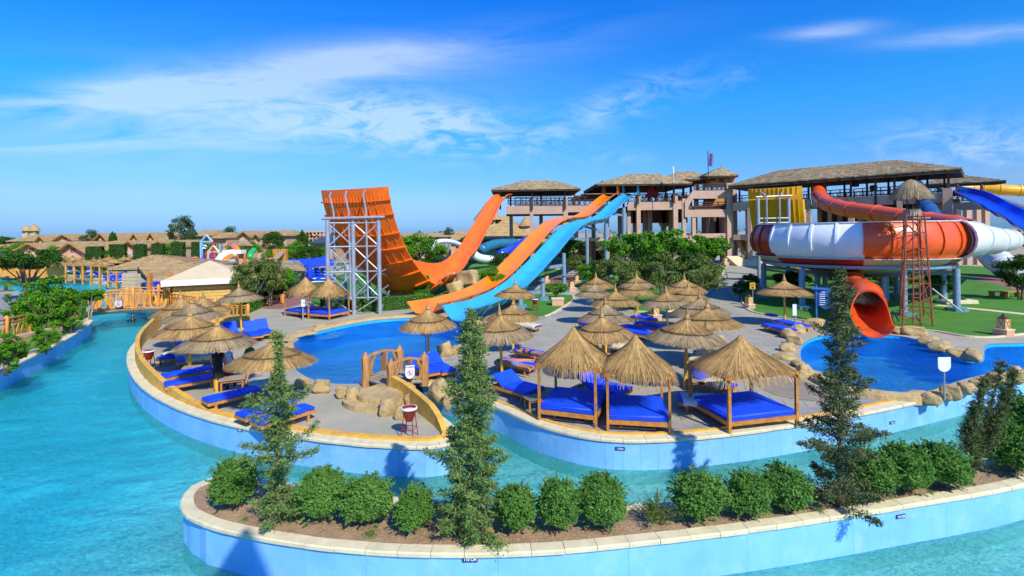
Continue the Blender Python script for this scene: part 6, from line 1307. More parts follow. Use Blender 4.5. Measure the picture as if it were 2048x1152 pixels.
# lying figures
J3, R3, E3 = skeleton(arm=((.30, -.02, 1.55), (.12, .02, 1.72)), knee=(.10, -.03, .5), foot=(.14, .0, .08))
def lie(foot, head, up, z): f = G(*foot, z); h = G(*head, z); d = (h - f); d.z = 0; a = math.atan2(d.y, d.x) - math.pi / 2; s = 1; return f, a
for (ft, hd, z, lab, mats, mf, face_up) in (((1094, 712), (1036, 698), .47, 'woman in a dark bikini lying on her back on a blue lounger', ['skin', 'navy'], lambda c: 1 if (.82 < c.z < .96 or 1.22 < c.z < 1.33) and abs(c.x) < .2 else 0, True), ((1066, 735), (1002, 722), .47, 'man in pale shorts lying on his front on a blue lounger', ['skin', 'flag'], lambda c: 1 if .66 < c.z < .98 else 0, False)):
    f, a = lie(ft, hd, face_up, z); mx_ = Matrix.Rotation(R(-90 if face_up else -90), 4, 'X') 
    if not face_up: mx_ = mx_ @ Matrix.Rotation(math.pi, 4, 'Z')
    person(lab, J3, R3, E3, mats, mf, f, a, mx_, extra=[('hair', 'black' if face_up else 'darkwood', lambda mb, h, s: hair(mb, h, s)), ('facial_features', 'black', face_), ('nose_and_ears', 'skin', nose_)], sc=1.02)
person('person with a pink garment lying between the two sunbathers', J3, R3, E3, ['skin', 'pink'], lambda c: 1 if 1.2 < c.z < 1.36 or .8 < c.z < .95 else 0, G(1072, 722, .42), math.atan2(.5, -2) - math.pi / 2 + .2, Matrix.Rotation(R(-90), 4, 'X'), sc=.95, extra=[('hair', 'darkwood', lambda mb, h, s: hair(mb, h, s))])
J4, R4, E4 = skeleton(arm=((.27, -.2, 1.36), (.30, -.42, 1.42)))
sw = G(266, 640, WZ); person('swimmer with head and shoulders above water under the wooden bridge', J4, R4, E4, ['skin', 'skin'], lambda c: 0, Vector((sw.x, sw.y, WZ - 1.36)), R(20), extra=[('hair', 'whitecloth', lambda mb, h, s: hair(mb, h, s)), ('facial_features', 'black', face_), ('nose_and_ears', 'skin', nose_)])
t = thing('pushchair', 'dark pushchair with a red seat standing by the child', 'pushchair', G(452, 776)); g = G(452, 776)
for sx in (-.2, .2):
    for sy in (-.25, .25): mb = MB(); c = g + Vector((sx, sy, .1)); mb.tube([c + Vector((-.015, 0, 0)), c + Vector((.015, 0, 0))], .1, 12); mb.build('wheel', M['black'], t)
    mb = MB(); mb.tube([g + Vector((sx, -.25, .1)), g + Vector((sx, .2, .6)), g + Vector((sx, .4, 1.0))], .015, 6); mb.tube([g + Vector((sx, .25, .1)), g + Vector((sx, -.1, .55))], .015, 6); mb.build('frame', M['black'], t)
mb = MB(); rbox(mb, g + Vector((0, .0, .45)), (.36, .4, .08), .03); rbox(mb, g + Vector((0, .2, .68)), (.36, .08, .45), .03); mb.build('seat', M['redcloth'], t)
# ------------------------------------------------------------------ foliage
def leaf_mesh(name, P, size, mat, rng, aspect=.5, outward=None, droop=0.0, dirs=None):
    """diamond leaves at points P (N,3); random facing, biased along outward"""
    n = len(P); nr = rng.normal(size=(n, 3)); 
    if outward is not None: nr = nr * .75 + outward
    nr /= np.linalg.norm(nr, axis=1, keepdims=True) + 1e-9
    a = rng.normal(size=(n, 3)) if dirs is None else dirs + rng.normal(size=(n, 3)) * .25
    a = a - nr * (a * nr).sum(1, keepdims=True); a /= np.linalg.norm(a, axis=1, keepdims=True) + 1e-9; a[:, 2] -= droop; b = np.cross(nr, a)
    s = (size * rng.uniform(.6, 1.35, n))[:, None]
    V = np.stack([P - a * s, P + b * s * aspect, P + a * s, P - b * s * aspect], 1).reshape(-1, 3)
    me = bpy.data.meshes.new(name); me.vertices.add(4 * n); me.vertices.foreach_set('co', V.astype(np.float32).ravel()); me.loops.add(4 * n); me.loops.foreach_set('vertex_index', np.arange(4 * n, dtype=np.int32)); me.polygons.add(n); me.polygons.foreach_set('loop_start', np.arange(0, 4 * n, 4, dtype=np.int32)); me.polygons.foreach_set('loop_total', np.full(n, 4, dtype=np.int32))
    me.update(calc_edges=True); me.materials.append(M[mat]); return me
def ball_pts(rng, n): d = rng.normal(size=(n, 3)); return d / np.linalg.norm(d, axis=1, keepdims=True)
def crown_pts(rng, nc, per, cr=.3, flat=1.0, shell=.55, up=0.0, sizes=(.6, 1.25)):
    C = ball_pts(rng, nc) * rng.uniform(shell, .82, (nc, 1)); C[:, 2] = C[:, 2] * flat + up * np.abs(C[:, 0]); P = []; O = []
    for c in C:
        d = ball_pts(rng, per); r = cr * rng.uniform(*sizes); P.append(c + d * r * rng.uniform(.45, 1.0, (per, 1)) * np.array([1, 1, .75])); O.append(d * .5 + c * .6 + np.array([0, 0, .35]))
    return np.concatenate(P), np.concatenate(O)
def mobj(name, me, parent): o = bpy.data.objects.new(name, me); COL.objects.link(o); o.parent = parent; return o
# round clipped bushes of the planter
def bush(seed, n=12500, mat='leafbush', size=.027):
    rng = np.random.default_rng(seed); t = thing('round_bush', 'x', 'bush', (0, 0, 0)); d = ball_pts(rng, n); d[:, 2] = np.where(d[:, 2] < -.55, -d[:, 2], d[:, 2])
    lump = np.zeros(n); Q = ball_pts(rng, 60)
    for q in Q: lump += .09 * np.exp(-((d - q) ** 2).sum(1) / .05)
    lump += .10 * np.sin(d[:, 0] * 4.1 + seed) * np.cos(d[:, 1] * 3.7 - seed) * np.cos(d[:, 2] * 3.1)
    r = (.82 + lump - .06) * rng.uniform(.74, 1.05, n); stray = rng.random(n) < .07; r[stray] *= rng.uniform(1.03, 1.22, stray.sum())
    P = d * r[:, None] * np.array([.5, .5, .52]) + np.array([0, 0, .46]); S = []; rs = random.Random(seed)
    for q in range(90):
        v = Vector((rs.gauss(0, 1), rs.gauss(0, 1), rs.gauss(.5, .8))).normalized(); l0 = rs.uniform(.38, .46); l1 = l0 + rs.uniform(.05, .17); w_ = Vector((rs.gauss(0, .3), rs.gauss(0, .3), .5))
        for j in range(22): u = j / 21; c = v * (l0 + (l1 - l0) * u) + w_ * .08 * u; S.append((c.x + rs.gauss(0, .012), c.y + rs.gauss(0, .012), c.z + .46))
    P = np.concatenate([P, np.array(S)]); d = np.concatenate([d, ball_pts(rng, len(S))]); k = P[:, 2] > .02; mobj('foliage', leaf_mesh('foliage', P[k], size, mat, rng, .45, d[k] * .6 + np.array([0, 0, .2]), .1), t)
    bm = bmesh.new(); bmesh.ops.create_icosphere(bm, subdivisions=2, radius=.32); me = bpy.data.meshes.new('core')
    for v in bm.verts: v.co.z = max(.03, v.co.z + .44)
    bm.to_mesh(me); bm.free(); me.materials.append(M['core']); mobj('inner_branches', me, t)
    mb = MB()
    for q in range(5): a = q * 1.3; mb.tube([(0.03 * math.cos(a), .03 * math.sin(a), -.02), (.15 * math.cos(a), .15 * math.sin(a), .3)], .012, 5)
    mb.build('stem', M['bark'], t, local=True); return t
BU = [bush(31), bush(32), bush(33, 10500, size=.030), bush(34, 11500), bush(35, 10500, size=.030)]
br_ = random.Random(3)
BL = [(468, 1022, 96, 100, 'leftmost pale green bush of the planter, spilling over the cope'), (645, 1050, 100, 108, 'bush right of the leftmost conifer'), (735, 1055, 104, 98, 'third bush from the left, merging with its left neighbour'), (830, 1064, 88, 84, 'dark green bush left of the second tall conifer'), (1030, 1068, 92, 92, 'bush right of the second tall conifer, above the depth plate'), (1117, 1068, 86, 104, 'narrow bush between two broader ones in the middle of the planter'), (1203, 1062, 100, 106, 'broad bush left of the scraggly brown shrub'), (1398, 1046, 108, 98, 'bush right of the scraggly brown shrub'), (1495, 1040, 96, 92, 'round bush, middle of the three left of the third conifer'), (1572, 1028, 92, 90, 'round bush close to the left side of the third conifer'), (1745, 1002, 100, 92, 'bush touching the right side of the third conifer'), (1812, 990, 104, 96, 'bush second to the right of the third conifer'), (1885, 982, 108, 92, 'bush left of the leaning conifer'), (2022, 950, 108, 100, 'bush behind the leaning conifer at the right edge'), (2075, 925, 120, 130, 'bush cut by the right edge of the picture')]
for i, (x, y, w_, h_, l) in enumerate(BL):
    g = G(x, y - 8); s = F / g.y; inst(BU[i % 5], USED, g, br_.random() * 6, (w_ / s * br_.uniform(.95, 1.15), w_ / s * br_.uniform(.85, 1.05), h_ / s), l, 'round bushes in the planter')
def sprig(seed, mat, n, size):
    rng = np.random.default_rng(seed); t = thing('small_plant', 'x', 'plant', (0, 0, 0)); P = rng.normal(size=(n, 3)) * np.array([.3, .3, .18]) + np.array([0, 0, .2]); P[:, 2] = np.abs(P[:, 2]); mobj('foliage', leaf_mesh('foliage', P, size, mat, rng, .5), t)
    mb = MB()
    for q in range(6): a = q * 1.1; mb.tube([(0, 0, 0), (.25 * math.cos(a), .25 * math.sin(a), .3)], .012, 4)
    mb.build('stem', M['bark'], t, local=True); return t
SG = sprig(5, 'leafbush', 320, .06)
for x, y, s, l in ((995, 1098, .34, 'small leafy sprig hanging over the cope beside the depth plate'), (1075, 1058, .22, 'little green sprig between two planter bushes'), (741, 1072, .22, 'little sprig at the front foot of the third bush'), (490, 1040, .12, 'tiny seedling in the soil near the left end of the planter'), (1560, 1020, .2, 'low sprig between two round bushes'), (1640, 1025, .2, 'small plant left of the third conifer in the bare soil'), (890, 1070, .14, 'tiny seedling by the second tall conifer')): inst(SG, USED, G(x, y), x, s, l)
t = thing('scraggly_shrub', 'sparse brownish shrub half bare between two green bushes', 'shrub', G(1310, 1048)); rng = np.random.default_rng(9); g = G(1310, 1040); s_ = F / g.y
P = []; mb = MB(); rn = random.Random(9)
for q in range(46):
    a = rn.random() * 6.28; el_ = rn.uniform(.5, 1.5); ln = rn.uniform(.35, .75); dv = Vector((math.cos(a) * math.cos(el_), math.sin(a) * math.cos(el_), math.sin(el_))); mb.tube([g + Vector((0, 0, .02)), g + dv * ln * .5 + Vector((0, 0, .02)), g + dv * ln + Vector((.02, 0, 0))], [.01, .006, .003], 4)
    for k in range(34): tt = rn.uniform(.35, 1.05); p = dv * ln * tt; P.append((p.x + rn.gauss(0, .03), p.y + rn.gauss(0, .03), p.z + rn.gauss(0, .03)))
mb.build('twigs', M['bark'], t); P = np.array(P); o = mobj('foliage', leaf_mesh('foliage', P, .026, 'leafolive', rng, .35), t)
# tall conifers
def conifer(seed, H, Wd, label, base, nb=150, mat='conifer', lean=(0, 0), gap=(.0, .0), bare=.0, shape=None, sparse=1.0):
    rng = np.random.default_rng(seed); rn = random.Random(seed); t = thing('conifer', label, 'conifer', base); P = []; Dn = []; mb = MB(); bl = Vector(base)
    axis = lambda z: Vector((lean[0] * z ** 1.3 + .03 * math.sin(z * 5 + seed), lean[1] * z, z * H))
    mt = MB(); mt.tube([bl + axis(k / 10) for k in range(11)], [.055 * (1 - .9 * k / 10) for k in range(11)], 8); mt.build('trunk', M['bark'], t, smooth=True)
    shape = shape or (lambda z: (1 - z) ** .8 * (.62 + .38 * math.sin(z * 17 + seed)) + .06)
    for q in range(nb):
        z = bare + (1 - bare) * (q + rn.random()) / nb; 
        a = q * 2.399 + rn.uniform(-.3, .3); r = Wd / 2 * shape(z) * rn.uniform(.55, 1.18); up = .18 + .55 * z + rn.uniform(-.2, .2); o = axis(z); n_ = max(3, int(r / .06)); pts = []
        for k in range(n_ + 1):
            u = k / n_; pts.append(o + Vector((math.cos(a) * r * u, math.sin(a) * r * u, r * up * u * (.5 + .5 * u))))
        mb.tube([bl + pts[0], bl + pts[len(pts) // 2], bl + pts[-1]], [.012, .008, .003], 4, False)
        ns = int((28 + r * 400) * sparse)
        for k in range(ns):
            u = rn.uniform(.05, 1.0) ** .62; c = pts[0].lerp(pts[-1], u); c.z = o.z + r * up * u * (.5 + .5 * u); sp_w = .036 + .10 * (1 - u) * min(1, r * 2)
            off_ = Vector((rn.gauss(0, sp_w), rn.gauss(0, sp_w), rn.gauss(0, sp_w * .6))); c = c + off_; P.append(tuple(c)); dd = Vector((math.cos(a), math.sin(a), up)) * .6 + off_.normalized() * .9; Dn.append(tuple(dd.normalized()))
    mb.build('branches', M['bark'], t)
    P = np.array(P); Dn = np.array(Dn); mobj('foliage', leaf_mesh('foliage', P, .036, mat, rng, .30, None, 0, Dn), t); return t
sh1 = lambda z: (.92 - .88 * z) * (.55 if .66 < z < .9 else .9) * (.66 + .34 * math.sin(z * 19 + 1.2)) + (.50 if .50 < z < .62 else 0) * .9 + (.28 if .30 < z < .4 else 0) + .05
conifer(41, 3.75, 1.7, 'leftmost tall conifer, thin pointed top and long drooping right branches', G(560, 1040), 105, 'conifer', (-.02, 0), shape=sh1)
sh2 = lambda z: (1 - z) ** .72 * (.74 + .26 * math.sin(z * 24)) * (1.0 if z > .2 else .85) + .05
conifer(42, 4.25, 1.95, 'second tall conifer, dense and bright green, in the middle of the planter', G(944, 1068), 170, 'conifer', (.02, 0), shape=sh2)
sh3 = lambda z: ((1 - z) ** .85 * (.68 + .32 * math.sin(z * 30)) + .05) * (1.05 if z > .35 else 1.15)
conifer(43, 4.9, 1.95, 'tallest conifer, dark and open branched, in front of the right pool', G(1678, 1012), 130, 'conifer2', (.10, .0), shape=sh3)
def leaning(seed, base, label):
    rng = np.random.default_rng(seed); rn = random.Random(seed); t = thing('leaning_conifer', label, 'conifer', base); b = Vector(base); P = []; mb = MB(); Dn = []
    stems = [((.0, .0, 0), (.12, 0, .5), (.42, .05, 1.3), (.82, .1, 2.6)), ((.05, 0, .2), (.4, -.05, .9), (.75, 0, 1.6), (1.0, 0, 2.4)), ((.0, 0, .3), (-.05, 0, .8), (.1, 0, 1.4), (.35, 0, 2.2)), ((0, 0, .3), (-.06, 0, .7), (.0, 0, 1.1), (.12, 0, 1.6)), ((0.1, 0, .3), (.35, 0, .8), (.6, 0, 1.3), (.85, 0, 2.0))]
    for st in stems:
        pts = smooth_path([b + Vector(s) for s in st], 8); mb.tube(pts, [.05 * (1 - .85 * i / len(pts)) for i in range(len(pts))], 6)
        for q in range(330):
            i = int(len(pts) * rn.uniform(.18, 1) ** .9) - 1; u = i / len(pts); p = pts[i]; dv = Vector((rn.gauss(0, 1), rn.gauss(0, 1), abs(rn.gauss(.8, .6)))).normalized(); ln = rn.uniform(.08, .34) * (1.15 - .6 * u)
            for k in range(26): c = p + dv * ln * (k + 1) / 26 + Vector((rn.gauss(0, .02), rn.gauss(0, .02), rn.gauss(0, .02))) - b; P.append(tuple(c)); Dn.append(tuple(dv))
    mb.build('trunk', M['bark'], t, smooth=True); mobj('foliage', leaf_mesh('foliage', np.array(P), .026, 'conifer2', rng, .30, None, 0, np.array(Dn)), t)
leaning(44, G(1944, 952), 'feathery dusky conifer leaning right at the right end of the planter')
# trees of the middle distance: a few crowns, each tree its own size, trunk and limbs
def tree_proto(seed, mat, nc, per, cr, flat, size, bark='bark', up=0.0, shell=.5, lobes=0):
    rng = np.random.default_rng(seed); t = thing('tree', 'x', 'tree', (0, 0, 0)); P, O = crown_pts(rng, nc, per, cr, flat, shell, up); h = .62 if flat > .6 else .74
    if flat > 1.2: h = .5
    P = P * np.array([.5, .5, .5 * (.82 if flat > .6 else .80)]) + np.array([0, 0, h]); k = P[:, 2] > .02; mobj('crown', leaf_mesh('crown', P[k], size, mat, rng, .55, O[k], .15), t)
    rn = random.Random(seed); mb = MB()
    for s in range(3 if flat > .6 else 2):
        a = rn.random() * 6; mb.tube([(.02 * math.cos(a), .02 * math.sin(a), -.02), (.04 * math.cos(a), .04 * math.sin(a), .22), (.16 * math.cos(a), .16 * math.sin(a), .55)], [.022, .018, .008], 7)
    mb.build('trunk', M[bark], t, local=True, smooth=True); mb = MB()
    for s in range(9): a = rn.random() * 6.28; r = rn.uniform(.2, .42); mb.tube([(.02, 0, .22), (.5 * r * math.cos(a), .5 * r * math.sin(a), h * .72), (r * math.cos(a), r * math.sin(a), h + rn.uniform(-.05, .15))], [.012, .009, .004], 5)
    mb.build('limbs', M[bark], t, local=True); return t
TP = {'olive': [tree_proto(s, 'leafolive', 62, 130, .26, 1.0, .020, 'palebark') for s in (61, 62)], 'dark': [tree_proto(s, 'leafdark', 50, 130, .30, 1.0, .024) for s in (63, 64)], 'grey': [tree_proto(65, 'leafgrey', 60, 110, .26, 1.1, .020)], 'flat': [tree_proto(s, 'leafbright', 60, 100, .20, .58, .022, 'palebark', shell=.25) for s in (66, 67)], 'flatdark': [tree_proto(s, 'leafdark', 44, 130, .27, .5, .022, 'bark') for s in (71,)], 'shrub': [tree_proto(s, 'leafbright', 70, 110, .20, 1.3, .020, shell=.2) for s in (81, 82)], 'bright': [tree_proto(s, 'leafbright', 46, 120, .30, .95, .024) for s in (68, 69)]}
tr_ = random.Random(21)
def put_tree(kind, xc, top, foot, wpx, lab, group='trees around the water park', d=None, k=0, cat=None, name=None):
    g = G(xc, foot) if d is None else Vector((ray(xc, 470)[0] * d, d, 0)); s = F / g.y; zt = HC + ray(xc, top)[1] * g.y; W_ = wpx / s; pr = TP[kind][k % len(TP[kind])]; o = inst(pr, USED, g, tr_.random() * 6, (W_, W_, zt / 1.03), lab, group)
    if cat: o['category'] = cat
    return o
MID = [('olive', 1236, 500, 612, 105, 'olive green bushy tree left of the terrace umbrellas'), ('flat', 1262, 452, 580, 130, 'feathery light green tree against the tower, left of centre'), ('flat', 1330, 448, 590, 130, 'flat crowned green tree in front of the middle tower bay'), ('olive', 1325, 500, 612, 80, 'grey green slender tree with a pale trunk on the lawn'), ('flat', 1412, 462, 575, 110, 'green tree left of the tall tower column'), ('olive', 1400, 505, 612, 120, 'wide olive green tree nearest the paved path'), ('dark', 1290, 500, 572, 100, 'dark tree in the shade under the tower'), ('dark', 1360, 490, 560, 120, 'dark tree behind the olive trees'), ('bright', 1180, 520, 575, 60, 'small bright tree left of the olive one by the grey column'), ('dark', 1130, 470, 535, 90, 'dark green tree behind the blue slide'), ('bright', 1085, 455, 530, 100, 'green tree between the orange slide run and the tower'), ('dark', 1010, 500, 560, 70, 'dark bushy tree below the orange slides'), ('bright', 985, 528, 590, 60, 'rounded green shrub tree left of the orange slide'), ('bright', 1112, 562, 598, 55, 'drooping small shrub growing in a stone planter on the lawn'),
       ('olive', 510, 508, 618, 100, 'olive green multi trunk tree right of the yellow hut'), ('olive', 540, 512, 612, 70, 'olive tree with a pale trunk behind its bigger twin'), ('bright', 578, 530, 598, 46, 'small round tree beside the brick path'), ('olive', 1160, 508, 560, 70, 'loose olive tree behind the shrubs near the lantern'), ('dark', 870, 505, 545, 60, 'dark shrubbery behind the wave of the orange ramp'), ('bright', 835, 462, 540, 90, 'soft pale green tree behind the orange ramp'), ('bright', 800, 480, 545, 60, 'green tree just right of the ramp edge'),
       ('dark', 1880, 540, 605, 60, 'small dark shrub tree under the right side of the bowl'), ('dark', 2040, 505, 600, 90, 'dark green tree cut by the right edge'), ('bright', 1915, 590, 606, 34, 'small bright shrub on the lawn behind the scaffold'), ('dark', 1585, 540, 590, 80, 'dark shrub in the shade behind the bowl columns'), ('dark', 1700, 535, 575, 110, 'dark shrubs in deep shade behind the bowl'), ('dark', 1500, 545, 590, 40, 'round dark shrub at the bend of the path'), ('dark', 1790, 540, 580, 90, 'dark shrub behind the scaffold tower'),
       ('flatdark', 55, 488, 600, 130, 'flat topped dark tree with a bent trunk at the left edge'), ('shrub', 95, 540, 672, 120, 'big bright leafy shrub tree above the left bank'), ('shrub', 50, 565, 655, 90, 'leafy green shrub behind the left fence'), ('shrub', 140, 575, 668, 70, 'loose green shrub at the left end of the bridge'), ('shrub', 92, 640, 708, 60, 'dark leafy bush hanging over the left bank wall'), ('shrub', 12, 655, 750, 80, 'bright bush at the bottom of the left edge'), ('dark', 20, 680, 745, 60, 'dark bush on the left bank beside the river wall'), ('flat', 180, 570, 640, 70, 'thin branched young tree beside the bridge post'),
       ('dark', 1480, 560, 600, 36, 'dark bush beside the kerb of the path')]
for i, (k, x, t0, f0, w_, l) in enumerate(MID): put_tree(k, x, t0, f0, w_, l, k=i)
FAR = [('grey', 366, 428, None, 62, 120, 'tallest dark tree on the left skyline'), ('grey', 182, 457, None, 42, 130, 'round grey green tree on the skyline above the pink houses'), ('grey', 462, 450, None, 40, 130, 'round tree left of the big two storey house'), ('dark', 546, 457, None, 46, 110, 'dark tree standing before the two storey house'), ('dark', 604, 457, None, 26, 110, 'narrow dark tree by the unfinished building'), ('bright', 40, 480, None, 60, 100, 'green trees before the pink gable at the far left'), ('bright', 175, 485, None, 40, 100, 'low green tree between two pink gables'), ('dark', 285, 478, None, 34, 118, 'dark tree rising from the long thatched roofs'), ('bright', 345, 478, None, 50, 100, 'green tree under the tallest skyline tree'), ('bright', 410, 478, None, 44, 95, 'yellow green tree right of the tallest skyline tree'), ('bright', 590, 480, None, 60, 100, 'green tree mass left of the slate roof'), ('dark', 8, 468, None, 30, 140, 'dark tree tip at the far left skyline'), ('grey', 898, 452, None, 30, 120, 'pale palm like tree behind the arched white slide'), ('dark', 960, 448, None, 36, 120, 'dark tree left of the thatched cone roof'), ('bright', 800, 465, None, 60, 100, 'green trees right of the ramp on the skyline'), ('bright', 480, 480, None, 60, 95, 'pale green tree beside the play tower'), ('bright', 560, 490, None, 70, 90, 'low green tree mass behind the brown play house'), ('dark', 620, 488, None, 60, 90, 'low dark trees left of the orange ramp'), ('bright', 505, 478, None, 40, 100, 'yellowish green tree below the two storey house'), ('bright', 110, 488, None, 50, 95, 'sparse yellow green tree before the pink houses'), ('bright', 225, 492, None, 50, 95, 'low green tree in front of the long thatched roof'), ('bright', 875, 485, None, 50, 90, 'green tree by the arched white slide'), ('dark', 225, 460, None, 18, 120, 'narrow dark tree beside a pink gable'), ('bright', 640, 492, None, 40, 95, 'bright shrubs at the ramp column'), ('dark', 930, 470, None, 40, 100, 'dark tree behind the orange slide run'), ('dark', 1035, 470, None, 50, 105, 'dark tree behind the left pavilion columns')]
for i, (k, x, t0, _, w_, d, l) in enumerate(FAR): put_tree(k, x, t0, 0, w_, l, 'trees on the skyline', d=d, k=i)
# clipped hedges
def hedge(pts, wd, h, lab, dens=260, size=.05, mat='leafdark', z0=0):
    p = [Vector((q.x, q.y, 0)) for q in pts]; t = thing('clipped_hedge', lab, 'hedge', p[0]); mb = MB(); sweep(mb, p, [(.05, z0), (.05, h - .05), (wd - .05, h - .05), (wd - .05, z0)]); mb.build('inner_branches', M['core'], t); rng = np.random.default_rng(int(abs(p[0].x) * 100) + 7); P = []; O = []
    for a, b in zip(p, p[1:]):
        ln = (b - a).length; tt = (b - a).normalized(); n_ = Vector((-tt.y, tt.x, 0)); m = int(dens * ln * (h * 2 + wd)); u = rng.random(m) * ln; q = rng.random(m) * (2 * h + wd)
        for i in range(m):
            if q[i] < h: o, z, nn = 0, q[i], -n_
            elif q[i] < h + wd: o, z, nn = q[i] - h, h, Vector((0, 0, 1))
            else: o, z, nn = wd, q[i] - h - wd, n_
            c = a + tt * u[i] + n_ * (o + rng.normal() * .035) + Vector((0, 0, z + rng.normal() * .035)); P.append((c.x - p[0].x, c.y - p[0].y, c.z)); O.append((nn.x, nn.y, nn.z))
    for e, s in ((p[0], -1), (p[-1], 1)):
        m = int(dens * wd * h); tt = (p[1] - p[0]).normalized() if s < 0 else (p[-1] - p[-2]).normalized(); n_ = Vector((-tt.y, tt.x, 0))
        for i in range(m): c = e + n_ * rng.random() * wd + tt * s * rng.normal() * .04 + Vector((0, 0, rng.random() * h)); P.append((c.x - p[0].x, c.y - p[0].y, c.z)); O.append((tt.x * s, tt.y * s, 0))
    mobj('foliage', leaf_mesh('foliage', np.array(P), size, mat, rng, .55, np.array(O) * 1.0), t); return t
hedge([G(640, 622), G(700, 624), G(770, 622), G(868, 614)], .9, .95, 'long low clipped hedge behind the slide pool, under the ramp frame', 150, .06, 'leafbright')
hedge([G(828, 607), G(858, 606)], 1.0, 2.2, 'tall square clipped hedge at the foot of the orange ramp', 200, .06, 'leafbright'); hedge([G(927, 592), G(950, 592)], 1.0, 1.0, 'small square clipped bush between the two orange slides', 150, .06)
hedge([G(496, 628), G(526, 614)], 1.2, .9, 'low clipped hedge behind the upright blue chairs', 150, .06, 'leafbright'); hedge([G(545, 598), G(600, 586)], .9, .8, 'clipped hedge along the brick path behind the olive trees', 120, .07)
for x0, x1, yt, d, l in ((85, 113, 502, 88, 'boxy clipped hedge left of the pink house with a big window'), (170, 202, 494, 88, 'boxy clipped hedge right of the pink house with a big window'), (218, 248, 489, 90, 'boxy clipped hedge left of the small gable house'), (266, 288, 489, 90, 'square clipped hedge right of the small gable'), (302, 325, 488, 90, 'square clipped hedge under the long roofs'), (342, 366, 485, 90, 'square clipped hedge left of the tall skyline tree'), (382, 400, 485, 90, 'square clipped hedge left of the play tower')):
    a, b = D(x0, 500, d), D(x1, 500, d); h = D(x0, yt, d).z; hedge([a, b], .8, h, l, 34, .16, 'leafdark')
# palms and potted plants
def palm(seed, trunk_h=.45):
    rn = random.Random(seed); rng = np.random.default_rng(seed); t = thing('palm', 'x', 'palm', (0, 0, 0)); mb = MB(); mb.tube([(0, 0, 0), (.01, 0, trunk_h)], [.05, .04], 8); mb.build('trunk', M['bark'], t, local=True)
    for q in range(14):
        a = q * .45 * 2.4; up = rn.uniform(.2, 1.1); mb = MB(); pts = [Vector((math.cos(a) * .52 * u, math.sin(a) * .52 * u, trunk_h + .5 * up * u - .55 * u * u)) for u in [k / 6 for k in range(7)]]; lat = Vector((-math.sin(a), math.cos(a), 0)); vs = []
        mb.tube(pts, .006, 4)
        for k in range(22):
            u = .15 + .85 * k / 22; i = min(5, int(u * 6)); p = pts[i].lerp(pts[i + 1], u * 6 - i); tt = (pts[i + 1] - pts[i]).normalized(); l = .15 * math.sin(math.pi * min(1, u * .9 + .1))
            for s in (-1, 1): e = p + lat * s * l + tt * l * .6 - Vector((0, 0, l * .35)); mb.add([p - tt * .008, p + tt * .01, e], [(0, 1, 2)])
        mb.build('frond', M['leafbright'], t, local=True)
    return t
PM = palm(3)
for x, y, w_, h_, l in ((12, 582, 60, 34, 'small palm at the left edge beside the far water'), (70, 590, 50, 40, 'dark palm behind the bent trunk tree'), (85, 705, 60, 60, 'small fan palm on the left bank under the bushes'), (100, 690, 50, 50, 'second small palm beside the left bank fence'), (165, 540, 20, 36, 'small palm beside the pink house')):
    g = G(x, y); s = F / g.y; inst(PM, USED, g, x, (w_ / s, w_ / s, h_ / s * 1.1), l, 'palms')
# ------------------------------------------------------------------ buildings near the left
hut = thing('yellow_hut', 'yellow stone hut with a cream pyramid roof and white fascia', 'hut', G(420, 622)); hd_ = 33.0
def q3(x, y, d): return D(x, y, d)
h0, h1 = q3(345, 612, 38.5), q3(480, 612, 40.5); z1 = q3(400, 571, 39).z
tt = Vector((h1.x - h0.x, h1.y - h0.y, 0)); Lh = tt.length; tt.normalize(); nn_ = Vector((-tt.y, tt.x, 0)); hy = math.atan2(tt.y, tt.x); hc = Vector((h0.x, h0.y, 0)) + tt * Lh / 2 + nn_ * 2.6
mb = MB(); mb.box(hc + Vector((0, 0, z1 / 2)), (Lh - .1, 5.1, z1), hy); mb.build('wall', M['yellowbrick'], hut)
rn = random.Random(2)
for r_ in range(int(z1 / .26)):
    x = 0.0
    while x < Lh - .1:
        w_ = min(rn.uniform(.5, .95), Lh - x); mb = MB(); c = Vector((h0.x, h0.y, 0)) + tt * (x + w_ / 2) + nn_ * (.0 + rn.uniform(-.02, .02)) + Vector((0, 0, .13 + r_ * .26)); mb.box(c, (w_ - .03, .08, .235), hy); mb.build('stone_block', M['yellowbrick'], hut); x += w_
zf_ = q3(400, 569, 39).z; ov = .6
cor = [hc + tt * sx * (Lh / 2 + ov) + nn_ * sy * (2.6 + ov) for sx, sy in ((-1, -1), (1, -1), (1, 1), (-1, 1))]
mb = MB(); lo = [Vector((c.x, c.y, zf_)) for c in cor]; up = [Vector((c.x, c.y, zf_ + .42)) for c in cor]; ap = hc + Vector((0, 0, zf_ + 1.75)); mb.add(up + [ap], [(0, 1, 4), (1, 2, 4), (2, 3, 4), (3, 0, 4), (3, 2, 1, 0)]); rf = mb.build('roof', M['creamroof'], hut)
for i in range(4):
    j = (i + 1) % 4; mb = MB(); mb.beam((lo[i] + up[i]) / 2, (lo[j] + up[j]) / 2, .08, .44); mb.build('fascia', M['whitepaint'], rf)
bar_ = thing('thatched_bar', 'brown thatched pool bar with pale stone pier behind the bridge', 'bar building', G(290, 590))
hip_roof('roof', [(-30.4, 42, 1.9), (-19.5, 43, 1.9), (-28, 55, 1.9), (-40.5, 54, 1.9)], [(-36, 48, 2.9), (-24.5, 49, 2.9)], bar_, seed=11, courses=8, thick=.12, jag=.06, mat='farthatch')
hip_roof('roof', [(-42, 52, 2.5), (-32, 52, 2.5), (-34, 62, 2.5), (-46, 62, 2.5)], [(-40.2, 56, 3.75), (-39.8, 56, 3.75)], bar_, seed=12, courses=8, thick=.2, mat='farthatch')
p0, p1 = q3(253, 575, 43), q3(272, 580, 42); z1 = q3(262, 541, 43).z
